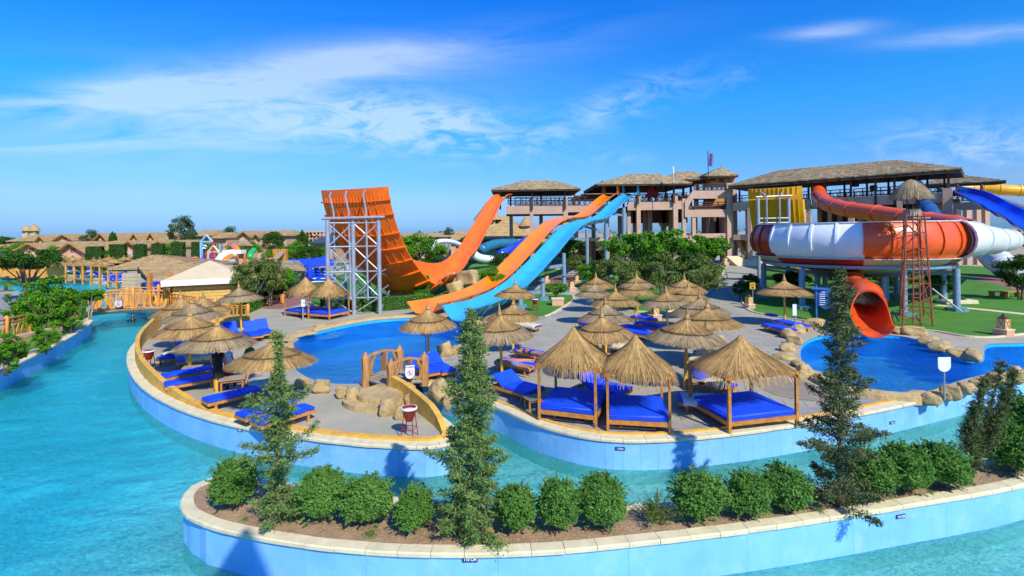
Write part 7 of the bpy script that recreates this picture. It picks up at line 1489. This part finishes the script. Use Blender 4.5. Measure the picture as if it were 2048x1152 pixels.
for r_ in range(int(z1 / .3)):
    for c_ in range(2): mb = MB(); c = p0.lerp(p1, .27 + .5 * c_); c.z = .15 + r_ * .3; mb.box(c, ((p1 - p0).length / 2 * .96, .5, .275), -.2); mb.build('stone_block', M['palestone'], bar_)
mb = MB(); c = q3(318, 575, 44); mb.box((c.x, c.y + 2.5, .8), (3.6, .3, 1.6)); mb.build('back_wall', M['darkwood'], bar_); mb = MB(); c = q3(290, 580, 41.5); mb.box((c.x, c.y, .5), (3.2, .5, 1.0), -.5); mb.build('counter', M['palestone'], bar_)
for x, y, d in ((251, 580, 44), (300, 585, 40), (341, 583, 42)): mb = MB(); c = q3(x, y, d); zt = q3(x, 545, d).z; mb.box((c.x, c.y, zt / 2), (.28, .28, zt)); mb.build('post', M['wood'], bar_)
for x, y in ((280, 575), (287, 577), (296, 580)): mb = MB(); c = q3(x, y, 41); mb.box((c.x, c.y + 1, 1.5), (.7, .1, 1.1), -.4); mb.build('window', M['deepblue'], bar_)
t = thing('thatched_roof_shelter', 'low flat thatched shelter behind the olive trees, on brown posts', 'shelter', G(600, 592)); hip_roof('roof', [q3(540, 541, 54), q3(612, 541, 54), q3(598, 524, 66), q3(530, 524, 66)], [q3(562, 527, 60), q3(585, 527, 60)], t, seed=14, courses=6, thick=.25)
for x in (548, 606): c = q3(x, 541, 55); mb = MB(); mb.box((c.x, c.y, c.z / 2), (.3, .3, c.z)); mb.build('post', M['wood'], t)
# ------------------------------------------------------------------ thatched pink houses on the skyline
def house(xc, base_d, wpx, yeave, yridge, depth, lab, gable=True, win=1, ydoor=None, roofonly=False, group='thatched pink houses'):
    d = base_d; a, b = D(xc - wpx / 2, yeave, d), D(xc + wpx / 2, yeave, d); W_ = b.x - a.x; ze = (a.z + b.z) / 2; zr = D(xc, yridge, d).z; cx = (a.x + b.x) / 2; t = thing('thatched_house', lab, 'house', (cx, d, 0), 0, group)
    if gable:
        mb = MB(); k = .42; vs = [(cx - W_ * k, d, 0), (cx + W_ * k, d, 0), (cx + W_ * k, d, ze + (zr - ze) * .12), (cx, d, zr - .25), (cx - W_ * k, d, ze + (zr - ze) * .12)]; mb.add(vs + [(x, y + depth, z) for x, y, z in vs], [(0, 1, 2, 3, 4), (9, 8, 7, 6, 5), (1, 6, 7, 2), (0, 4, 9, 5)]); mb.build('wall', M['housewall'], t)
        y0 = d - .9
        for s in (-1, 1):
            mb = MB(); e = Vector((cx + s * W_ / 2, y0, ze)); r = Vector((cx, y0, zr)); n = 7
            for i in range(n):
                p, q = e.lerp(r, i / n), e.lerp(r, min(1, (i + 1.2) / n)); up = Vector((0, 0, .22)); mb.add([p + up * .4 - Vector((0, 0, .3)), p + up, q + Vector((0, 0, .12)), q - Vector((0, 0, .25)), p + up * .4 - Vector((0, 0, .3)) + Vector((0, depth + 1.6, 0)), p + up + Vector((0, depth + 1.6, 0)), q + Vector((0, depth + 1.6, .12)), q + Vector((0, depth + 1.6, -.25))], [(0, 1, 2, 3), (7, 6, 5, 4), (1, 5, 6, 2), (0, 4, 5, 1), (3, 2, 6, 7), (0, 3, 7, 4)])
            mb.build('roof', M['farthatch'], t)
            mb = MB(); mb.beam(e + Vector((0, -.08, .02)), r + Vector((0, -.08, .02)), .1, .15); mb.build('barge_board', M['wood'], t)
        mb = MB(); zz = ze + (zr - ze) * .35; mb.box((cx, d - .05, zz), (W_ * .13, .1, (zr - ze) * .3)); w_ = mb.build('window', M['interior'], t)
        for s in (-1, 0, 1): mb = MB(); mb.box((cx + s * W_ * .06, d - .12, zz), (.12, .08, (zr - ze) * .34)); mb.build('frame', M['wood'], w_)
        if win:
            mb = MB(); mb.box((cx - .1, d - .06, ze * .42), (W_ * .42, .1, ze * .62)); w_ = mb.build('window', M['glass'], t)
            for s in range(5): mb = MB(); mb.box((cx - .1 + (s - 2) * W_ * .104, d - .14, ze * .42), (.09, .06, ze * .62)); mb.build('frame', M['whitepaint'], w_)
            for s in (-.3, .0, .3): mb = MB(); mb.box((cx - .1, d - .14, ze * (.42 + s)), (W_ * .42, .05, .09)); mb.build('frame', M['whitepaint'], w_)
    else:
        mb = MB(); mb.box((cx, d + depth / 2, (ze + .1) / 2), (W_ * .94, depth, ze - .1)); mb.build('wall', M['housewall'], t)
        hip_roof('roof', [(a.x, d - 1, ze), (b.x, d - 1, ze), (b.x, d + depth + 1, ze), (a.x, d + depth + 1, ze)], [(a.x + W_ * .12, d + depth / 2, zr), (b.x - W_ * .12, d + depth / 2, zr)], t, mat='farthatch', courses=6, seed=int(xc), thick=.3, jag=.15)
        for i in range(max(1, int(W_ / 5))):
            x = a.x + W_ * (i + .5) / max(1, int(W_ / 5)); mb = MB(); mb.box((x, d - .05, ze * .5), (1.5, .12, ze * .5)); w_ = mb.build('window', M['glass'], t); mb = MB(); mb.box((x, d - .14, ze * .5), (.1, .06, ze * .5)); mb.build('frame', M['whitepaint'], w_)
    return t
house(146, 92, 70, 508, 486, 14, 'nearest pink gable house with a large gridded window'); house(262, 100, 36, 496, 482, 12, 'small pink gable house between two square hedges'); house(64, 96, 76, 506, 487, 14, 'pink gable house behind the flat topped dark tree'); house(322, 101, 34, 494, 482, 12, 'pink gable house partly behind square hedges, below the long roofs')
house(30, 104, 110, 494, 487, 10, 'long low thatched house at the far left', False); house(110, 106, 130, 493, 484, 10, 'long low thatched house behind the nearest gable', False); house(228, 108, 90, 492, 482, 10, 'long low thatched house behind the small gable', False); house(320, 112, 120, 490, 481, 10, 'long low thatched house left of the tall skyline tree', False)
house(130, 130, 46, 482, 469, 10, 'pink gable house on the ridge left of the round tree', True, 0); house(205, 130, 30, 483, 467, 10, 'pink gable house right of the round skyline tree'); house(60, 135, 80, 482, 470, 12, 'broad thatched house below the twin cone towers', False); house(85, 128, 22, 484, 472, 8, 'small dark gable beside the broad thatched house', True, 0)
house(170, 138, 80, 480, 471, 10, 'thatched house behind the round skyline tree', False); house(288, 140, 110, 480, 465, 12, 'long two part thatched house on the skyline', False); house(272, 136, 20, 482, 467, 8, 'left dark gable of the skyline row', True, 0); house(305, 136, 20, 482, 466, 8, 'right dark gable of the skyline row', True, 0); house(400, 135, 44, 472, 460, 12, 'thatched house right of the tall skyline tree', False)
house(528, 118, 92, 472, 461, 12, 'big two storey thatched house right of the round tree', False); house(490, 115, 28, 474, 463, 8, 'left gable of the two storey house'); house(515, 114, 16, 476, 468, 6, 'small middle gable of the two storey house', True, 0); house(440, 122, 30, 476, 465, 10, 'thatched house half hidden left of the round tree', False)
house(850, 118, 130, 474, 466, 12, 'long pale tiled house behind the ramp', False); house(930, 105, 60, 480, 462, 12, 'pale house with arched yellow porch behind the orange run', False)
t = thing('twin_towers', 'two thatched cone roofed turrets on the far left skyline', 'tower', D(60, 480, 150))
for x, yt in ((54, 449), (69, 447)):
    c = D(x, 470, 150); s = .15; mb = MB(); mb.box((c.x, c.y, D(x, 462, 150).z / 2), (1.5, 1.5, D(x, 462, 150).z)); mb.build('turret', M['palestone'], t); mb = MB(); zt = D(x, yt, 150).z; zb_ = D(x, 462, 150).z; mb.lathe([(1.5, zb_), (.9, zb_ + (zt - zb_) * .5), (.05, zt)], (c.x, c.y, 0), 10); mb.build('cone_roof', M['farthatch'], t)
for (x, yt, yb, d, r, l) in ((975, 402, 440, 110, 3.2, 'pointed thatched cone roof behind the orange run'), (1052, 430, 452, 108, 1.6, 'pale turret seen between the pavilion columns')):
    c = D(x, yb, d); zt = D(x, yt, d).z; t = thing('cone_roofed_turret', l, 'turret', (c.x, c.y, 0)); mb = MB(); mb.box((c.x, c.y, c.z / 2), (r * 1.1, r * 1.1, c.z)); mb.build('wall', M['palestone'], t); mb = MB(); mb.lathe([(r, c.z), (r * .5, (c.z + zt) / 2), (.05, zt)], (c.x, c.y, 0), 12); mb.build('cone_roof', M['farthatch'], t)
a = D(1022, 462, 112); t = thing('pitched_roof_hall', 'large brown pitched roof hall behind the left pavilion', 'hall', (a.x, a.y, 0)); hip_roof('roof', [D(965, 478, 104), D(1070, 478, 104), D(1070, 474, 120), D(965, 474, 120)], [D(985, 432, 112), D(1015, 432, 112)], t, mat='farthatch', courses=8, thick=.3); mb = MB(); b = D(965, 478, 105); e = D(1068, 478, 105); mb.box(((b.x + e.x) / 2, 112, b.z / 2), (e.x - b.x - 1, 13, b.z)); mb.build('wall', M['palestone'], t)
for x in (968, 982, 996): mb = MB(); c = D(x, 492, 105.4); mb.box((c.x, 105.45, c.z), (1.1, .12, 1.8)); w_ = mb.build('window', M['interior'], t); mb = MB(); mb.box((c.x, 105.3, c.z), (.12, .08, 1.8)); mb.build('frame', M['wood'], w_)
t = thing('unfinished_building', 'unfinished reddish concrete frame building on the skyline', 'building', D(612, 480, 150))
for lv in range(3): a, b = D(564, 478 - lv * 7, 150), D(650, 478 - lv * 7, 150); mb = MB(); mb.box(((a.x + b.x) / 2, 153, a.z), (b.x - a.x, 6, .4)); mb.build('floor', M['housewall'], t)
for i in range(12): a = D(566 + i * 7.4, 480, 150); mb = MB(); mb.box((a.x, 150.3, D(600, 462, 150).z / 2), (.45, .45, D(600, 462, 150).z)); mb.build('column', M['render'], t)
mb = MB(); a, b = D(575, 476, 156), D(645, 470, 156); mb.box(((a.x + b.x) / 2, 156, 3.5), (b.x - a.x, .4, 7)); mb.build('wall', M['housewall'], t)
a, b = D(620, 486, 100), D(665, 486, 100); o = hip_roof('blue_roof_house', [a, b, b + Vector((0, 12, 0)), a + Vector((0, 12, 0))], [(b.x - 2, 106, D(650, 468, 100).z), (b.x + 1, 106, D(650, 468, 100).z)], None, mat='slate', courses=5); o = thing('slate_roofed_house', 'slate blue pitched roof left of the orange ramp', 'house', (a.x, 100, 0)); q = bpy.data.objects['blue_roof_house']; q.parent = o; q.name = 'roof'; q.location = -o.location
for c in list(bpy.data.objects):
    if c.name.startswith('roof_lining') and c.parent is None: c.parent = o; c.location = -o.location
mb = MB(); mb.box(((a.x + b.x) / 2, 106, a.z / 2), (b.x - a.x - 1, 10, a.z)); mb.build('wall', M['housewall'], o)
# ------------------------------------------------------------------ far beach: umbrellas, loungers, pergola
def far_umb(seed):
    t = thing('far_thatched_umbrella', 'x', 'beach umbrella', (0, 0, 0)); mb = MB(); mb.tube([(0, 0, 0), (0, 0, 2.2)], .06, 6); mb.build('pole', M['pole'], t, local=True); rng = random.Random(seed); mb = MB(); v, f = reeds_np(rng, 90, UP_LOW, -.8, 1.0, .06, .12, .05); mb.add(v, f); mb.lathe([(1.3, 1.82), (.75, 2.08), (.3, 2.3), (.1, 2.5), (.02, 2.85)], (0, 0, 0), 14); mb.build('thatch', M['straw'], t, local=True); return t
FU = far_umb(1); fr2 = random.Random(12)
spots = [(x + fr2.uniform(-7, 7), y) for y, xs in ((528, range(120, 250, 15)), (534, range(112, 250, 17)), (541, range(110, 250, 19)), (549, range(113, 250, 23)), (522, range(100, 250, 13)), (556, range(118, 200, 20)), (512, range(300, 400, 15))) for x in xs] + [(x + fr2.uniform(-5, 5), y) for y, xs in ((517, range(240, 335, 14)), (519, range(560, 650, 14)), (526, range(540, 650, 17)), (514, range(570, 650, 12)), (511, range(505, 650, 13))) for x in xs]
for x, y in spots: inst(FU, USED, G(x, y), x, (1.15, 1.15, 1.0), 'small straw umbrella in the far crowd of umbrellas on the left' if x < 400 else 'small straw umbrella in the far crowd left of the orange ramp', 'far umbrellas, left crowd' if x < 400 else 'far umbrellas, middle crowd')
def far_l():
    t = thing('far_lounger', 'x', 'sun lounger', (0, 0, 0)); mb = MB(); mb.box((0, 0, .2), (1.9, .7, .12)); mb.build('frame', M['whitepaint'], t, local=True); mb = MB(); mb.box((.2, 0, .32), (1.4, .66, .1)); mb.box((-.75, 0, .5), (.6, .66, .1), M3=Matrix.Rotation(.7, 3, 'Y')); mb.build('cushion', M['blue'], t, local=True); return t
FL = far_l()
for x, y in [(128 + i * 13 + fr2.uniform(-3, 3), 553 - (i % 3) * 9) for i in range(10)] + [(210 + i * 9, 566 - (i % 2) * 5) for i in range(6)] + [(582 + (i % 8) * 10 + fr2.uniform(-3, 3), 545 + (i // 8) * 7) for i in range(34)]: inst(FL, USED, G(x, y), fr2.random() * 3, 1.1, 'blue and white lounger on the far left beach' if x < 400 else 'blue and white lounger in rows under the blue parasols', 'far loungers, left' if x < 400 else 'far loungers, middle')
def parasol():
    t = thing('blue_parasol', 'x', 'parasol', (0, 0, 0)); mb = MB(); mb.tube([(0, 0, 0), (0, 0, 2.9)], .04, 6); mb.build('pole', M['whitepaint'], t, local=True); mb = MB(); mb.lathe([(1.9, 2.05), (1.9, 2.2), (1.0, 2.6), (.03, 2.95)], (0, 0, 0), 8); mb.build('canopy', M['parasolblue'], t, local=True); return t
PS = parasol()
for x, y, s in ((585, 553, 1.2), (602, 553, 1.2), (618, 550, 1.2), (635, 549, 1.2), (648, 546, 1.2), (593, 548, 1), (628, 556, 1.1), (655, 551, 1), (812, 550, 1), (824, 549, 1), (870, 545, 1), (886, 545, 1)): inst(PS, USED, G(x, y), x, s * .72, 'open royal blue parasol left of the orange ramp' if x < 700 else 'royal blue parasol half hidden right of the orange ramp', 'blue parasols' if x < 700 else 'blue parasols, right')
t = thing('folded_parasol', 'folded blue parasol in front of the open ones', 'parasol', G(620, 562)); g = G(620, 562); mb = MB(); mb.tube([g, g + Vector((0, 0, 2.8))], .05, 6); mb.build('pole', M['whitepaint'], t); mb = MB(); mb.lathe([(.30, .5), (.38, 1.3), (.2, 2.3), (.02, 2.9)], g, 8); mb.build('canopy', M['parasolblue'], t)
t = thing('timber_pergola', 'orange timber pergola frame standing by the far lagoon', 'pergola', G(200, 565))
for i in range(8): g = G(132 + i * 17, 566 + i * 1.8); mb = MB(); mb.box(g + Vector((0, 0, 1.2)), (.16, .16, 2.4)); mb.build('post', M['bridgewood'], t)
for z in (.7, 2.4): 
    for i in range(7): mb = MB(); mb.beam(G(132 + i * 17, 566 + i * 1.8) + Vector((0, 0, z)), G(149 + i * 17, 567.8 + i * 1.8) + Vector((0, 0, z)), .14, .14); mb.build('beam', M['bridgewood'], t)
t = thing('timber_fence', 'orange timber wall with cut openings at the far left water edge', 'fence', G(50, 555))
for i in range(14): g = G(-4 + i * 10, 556); mb = MB(); mb.box(g + Vector((0, 0, 1.1)), (.85, .15, 2.2 - .3 * (i % 3))); mb.build('panel', M['bridgewood'], t)
# ------------------------------------------------------------------ children's play area and other far slides
t = thing('play_tower', 'colourful frame of the children water play tower with gabled tops', 'play structure', G(415, 528))
def pt(nm, a, b, r, m): mb = MB(); mb.tube([a, b], r, 6); mb.build(nm, M[m], t)
dP = 82
for (x0, x1, yt, ya, m, mt) in ((401, 425, 484, 470, 'redcloth', 'lightblue'), (416, 438, 504, 491, 'cream', 'bonecream')):
    for i, (x, dd) in enumerate(((x0, 0), (x1, 0), (x0 + 3, 3), (x1 + 2, 3))): c = D(x, yt, dP + dd); pt('post', Vector((c.x, c.y, 0)), c, .13, m if i % 2 else mt)
    for dd in (0, 3): a, b, c = D(x0, yt, dP + dd), D(x1, yt, dP + dd), D((x0 + x1) / 2, ya, dP + dd); pt('gable_bar', a, c, .16, mt); pt('gable_bar', b, c, .16, mt); pt('cross_bar', a, b, .12, mt)
for i in range(7): a = D(402 + i * 5, 522, dP + 1); pt('pipe', Vector((a.x, a.y, 0)), D(402 + i * 5, 500 + (i * 7) % 12, dP + 1), .12, ('pink', 'deepblue', 'printred', 'lightblue')[i % 4])
mb = MB(); mb.lathe([(.35, 3.8), (.4, 4.2), (.1, 4.5)], D(409, 505, dP + 1) * Vector((1, 1, 0)) if False else Vector((D(409, 505, dP + 1).x, dP + 1, 0)), 10); mb.build('splash_tank', M['white'], t)
mb = MB(); a = D(417, 524, dP); mb.box((a.x, dP + 1, 1.9), (4.2, 3, .25)); mb.build('platform', M['lightblue'], t)
t = thing('wave_slide', 'white kiddie slide with blue foot by the play tower', 'slide', G(455, 525))
for pts, m, r in (([D(470, 507, 80), D(455, 509, 79), D(443, 516, 78), D(437, 526, 77)], 'white', .7), ([D(463, 512, 79), D(455, 517, 78), D(448, 524, 77)], 'orange', .5), ([D(445, 522, 78), D(460, 524, 77), D(470, 523, 77)], 'lightblue', .4)): mb = MB(); mb.tube(smooth_path(pts, 4), r, 8); mb.build('flume', M[m], t, smooth=True)
mb = MB(); a = D(462, 504, 80); mb.box((a.x, 81, a.z), (3.0, 1.6, .6)); mb.build('start_box', M['whitepaint'], t)
for (pts, m, l) in (([D(360, 526, 78), D(372, 524, 79), D(385, 520, 80), D(393, 519, 81)], 'orange', 'small orange water slide lying left of the play tower'), ([D(345, 524, 80), D(352, 520, 82), D(365, 521, 83)], 'yellow', 'small yellow slide left of the orange one')): mb = MB(); mb.tube(smooth_path(pts, 4), [.5] * 13 if len(pts) == 4 else [.5] * 9, 8); tag(mb.build('small_slide', M[m], smooth=True), l, 'slide')
t = thing('play_pavilion', 'small pavilion with a brown thatched roof behind the play slides', 'pavilion', G(480, 524)); hip_roof('roof', [D(458, 491, 84), D(505, 491, 84), D(503, 489, 92), D(460, 489, 92)], [D(477, 483, 88), D(487, 483, 88)], t, courses=5, thick=.2)
for x in (462, 475, 490, 501): c = D(x, 491, 85); mb = MB(); mb.box((c.x, c.y, c.z / 2), (.3, .3, c.z)); mb.build('post', M['wood'], t)
mb = MB(); a = D(483, 510, 86); mb.box((a.x, 87, 1.6), (3.4, 2, 3.2)); mb.build('wall', M['housewall'], t)
mb = MB(); mb.tube(smooth_path([D(466, 492, 83), D(472, 496, 82), D(476, 504, 81)], 4), .5, 8); mb.build('orange_tube', M['orange'], t, smooth=True); mb = MB(); mb.tube(smooth_path([D(508, 500, 83), D(502, 506, 81), D(500, 514, 79)], 4), .45, 8); tag(mb.build('green_slide', M['green'], smooth=True), 'bright green slide right of the play pavilion', 'slide')
t = thing('brown_play_house', 'brown wooden play house tower right of the green slide', 'play house', G(560, 521)); 
for x in (553, 569): c = D(x, 498, 88); mb = MB(); mb.box((c.x, c.y, c.z / 2), (.9, .9, c.z)); mb.build('tower', M['wood'], t)
mb = MB(); a, b = D(553, 506, 88), D(569, 506, 88); mb.beam(a, b, .5, 1.2); mb.build('bridge', M['wood'], t); mb = MB(); mb.beam(D(566, 503, 88), D(552, 517, 84), .9, .2); mb.build('ramp', M['greywood'], t)
for x, y, w_, l in ((366, 517, 14, 'white domed tent beside the square hedge'), (329, 519, 10, 'pile of blue and white rings on the far deck')): g = G(x, 531); g = D(x, 518, 84); g.z = 0; mb = MB(); mb.lathe([(.01, 1.3), (.8, 1.1), (1.3, .5), (1.35, 0)], g, 12); mb.m = 1; mb.lathe([(1.36, .0), (1.36, .3), (1.2, .35)], g, 12); mb.mi; tag(mb.build('dome_tent', [M['white'], M['lightblue']]), l, 'tent')
mb = MB(); P_ = smooth_path([D(862, 500, 82), D(868, 487, 84), D(885, 482, 86), D(905, 484, 86), D(925, 492, 84), D(935, 500, 82)], 4); mb.tube(P_, .4, 10); tag(mb.build('arched_slide', M['white'], smooth=True), 'grey white arched flume behind the shrubs right of the ramp', 'slide')
for pts, m, r, l in (([D(962, 500, 78), D(975, 494, 80), D(995, 488, 82), D(1030, 486, 86)], 'teal', .8, 'dark teal tube passing behind the orange run'), ([D(1000, 510, 74), D(1020, 500, 78), D(1045, 486, 84), D(1056, 478, 88)], 'deepblue', .7, 'blue tube below the left pavilion'), ([D(945, 506, 70), D(960, 516, 70), D(990, 520, 70), D(1010, 518, 72)], 'white', .6, 'white open flume below the teal tube')): mb = MB(); mb.tube(smooth_path(pts, 5), r, 10); tag(mb.build('far_flume', M[m], smooth=True), l, 'slide')
for i, (x, y, d) in enumerate(((1165, 500, 96), (1215, 505, 96), (1335, 445, 99), (1250, 510, 98))): mb = MB(); mb.tube(smooth_path([D(x - 14, y + 6, d), D(x, y, d), D(x + 14, y + 3, d)], 4), .8, 8); tag(mb.build('inner_flume', M[('yellow', 'yellow', 'yellow', 'teal')[i]], smooth=True), ('yellow tube glimpsed low behind the tower columns', 'yellow tube glimpsed behind the left tower legs', 'yellow tube showing through the middle tower bay', 'teal tube glimpsed behind the tower legs')[i], 'slide')
# artificial rock below the orange run
t = thing('rock_formation', 'tall tan artificial rock beside the foot of the orange run', 'rock', G(930, 590))
for x, y, w_, h_ in ((940, 585, 60, 60), (915, 588, 50, 34), (905, 580, 40, 46), (960, 588, 30, 30)):
    g = G(x, y); s = F / g.y; o = bpy.data.objects.new('rock_mass', ROCKS[int(x) % 7]); COL.objects.link(o); o.parent = t; o.location = g - t.location + Vector((0, 0, h_ / s * .4)); o.scale = (w_ / s / 2, w_ / s / 2, h_ / s * .62)
t = thing('stone_planter', 'square stone planter holding the drooping shrub on the small lawn', 'planter', G(1115, 612)); g = G(1115, 610); mb = MB(); mb.box(g + Vector((0, 0, .25)), (.9, .9, .5)); mb.build('body', M['housewall'], t); mb = MB(); mb.box(g + Vector((0, 0, .52)), (1.0, 1.0, .06)); mb.build('cap', M['cope'], t)
t = thing('stone_wall', 'low pinkish stone wall on the left bank below the fence', 'wall', G(60, 694)); a, b = G(-20, 706), G(118, 672); n = 16
for r_ in range(2):
    for i in range(n): p = a.lerp(b, (i + .5 + (r_ % 2) * .3) / n); mb = MB(); mb.box(p + Vector((0, 0, .15 + .3 * r_)), ((b - a).length / n * .95, .3, .28), math.atan2(b.y - a.y, b.x - a.x)); mb.build('stone_block', M['housewall'], t)
# the lookout pavilion the picture is taken from; its roof throws the shade on the planter wall
t = thing('lookout_pavilion', 'pyramid roofed lookout behind the viewpoint whose shade falls on the planter wall', 'pavilion', (4.5, -3.5, 0)); tip = Vector((-5.5, 10.2, -.42)) + L * 20.5
mb = MB(); q = [tip + Vector((x, y, -2.9)) for x, y in ((-2.0, -1.2), (.3, -1.2), (.3, .8), (-2.0, .8))]; mb.add(q + [tip], [(0, 1, 4), (1, 2, 4), (2, 3, 4), (3, 0, 4), (3, 2, 1, 0)]); mb.build('roof', M['farthatch'], t)
for x, y in ((-.1, -.8), (-.1, .4)): mb = MB(); mb.box(Vector((tip.x + x, tip.y + y, (tip.z - 2.9) / 2)), (.3, .3, tip.z - 2.9)); mb.build('post', M['darkwood'], t)
# greenery that closes the view towards the horizon
rng = np.random.default_rng(99); P = []
for i in range(15000):
    xx = rng.uniform(-260, 260); yy = rng.uniform(125, 190) + 12 * math.sin(xx * .05); hmax = 3.2 + 1.6 * math.sin(xx * .21) + 1.3 * math.sin(xx * .57 + 1) + 1.0 * math.sin(xx * 1.3)
    P.append((xx, yy, abs(rng.random()) ** .7 * max(1.2, hmax)))
o = bpy.data.objects.new('distant_treeline', leaf_mesh('distant_treeline', np.array(P), .75, 'leafgrey', rng, .6)); COL.objects.link(o); tag(o, kind='stuff')
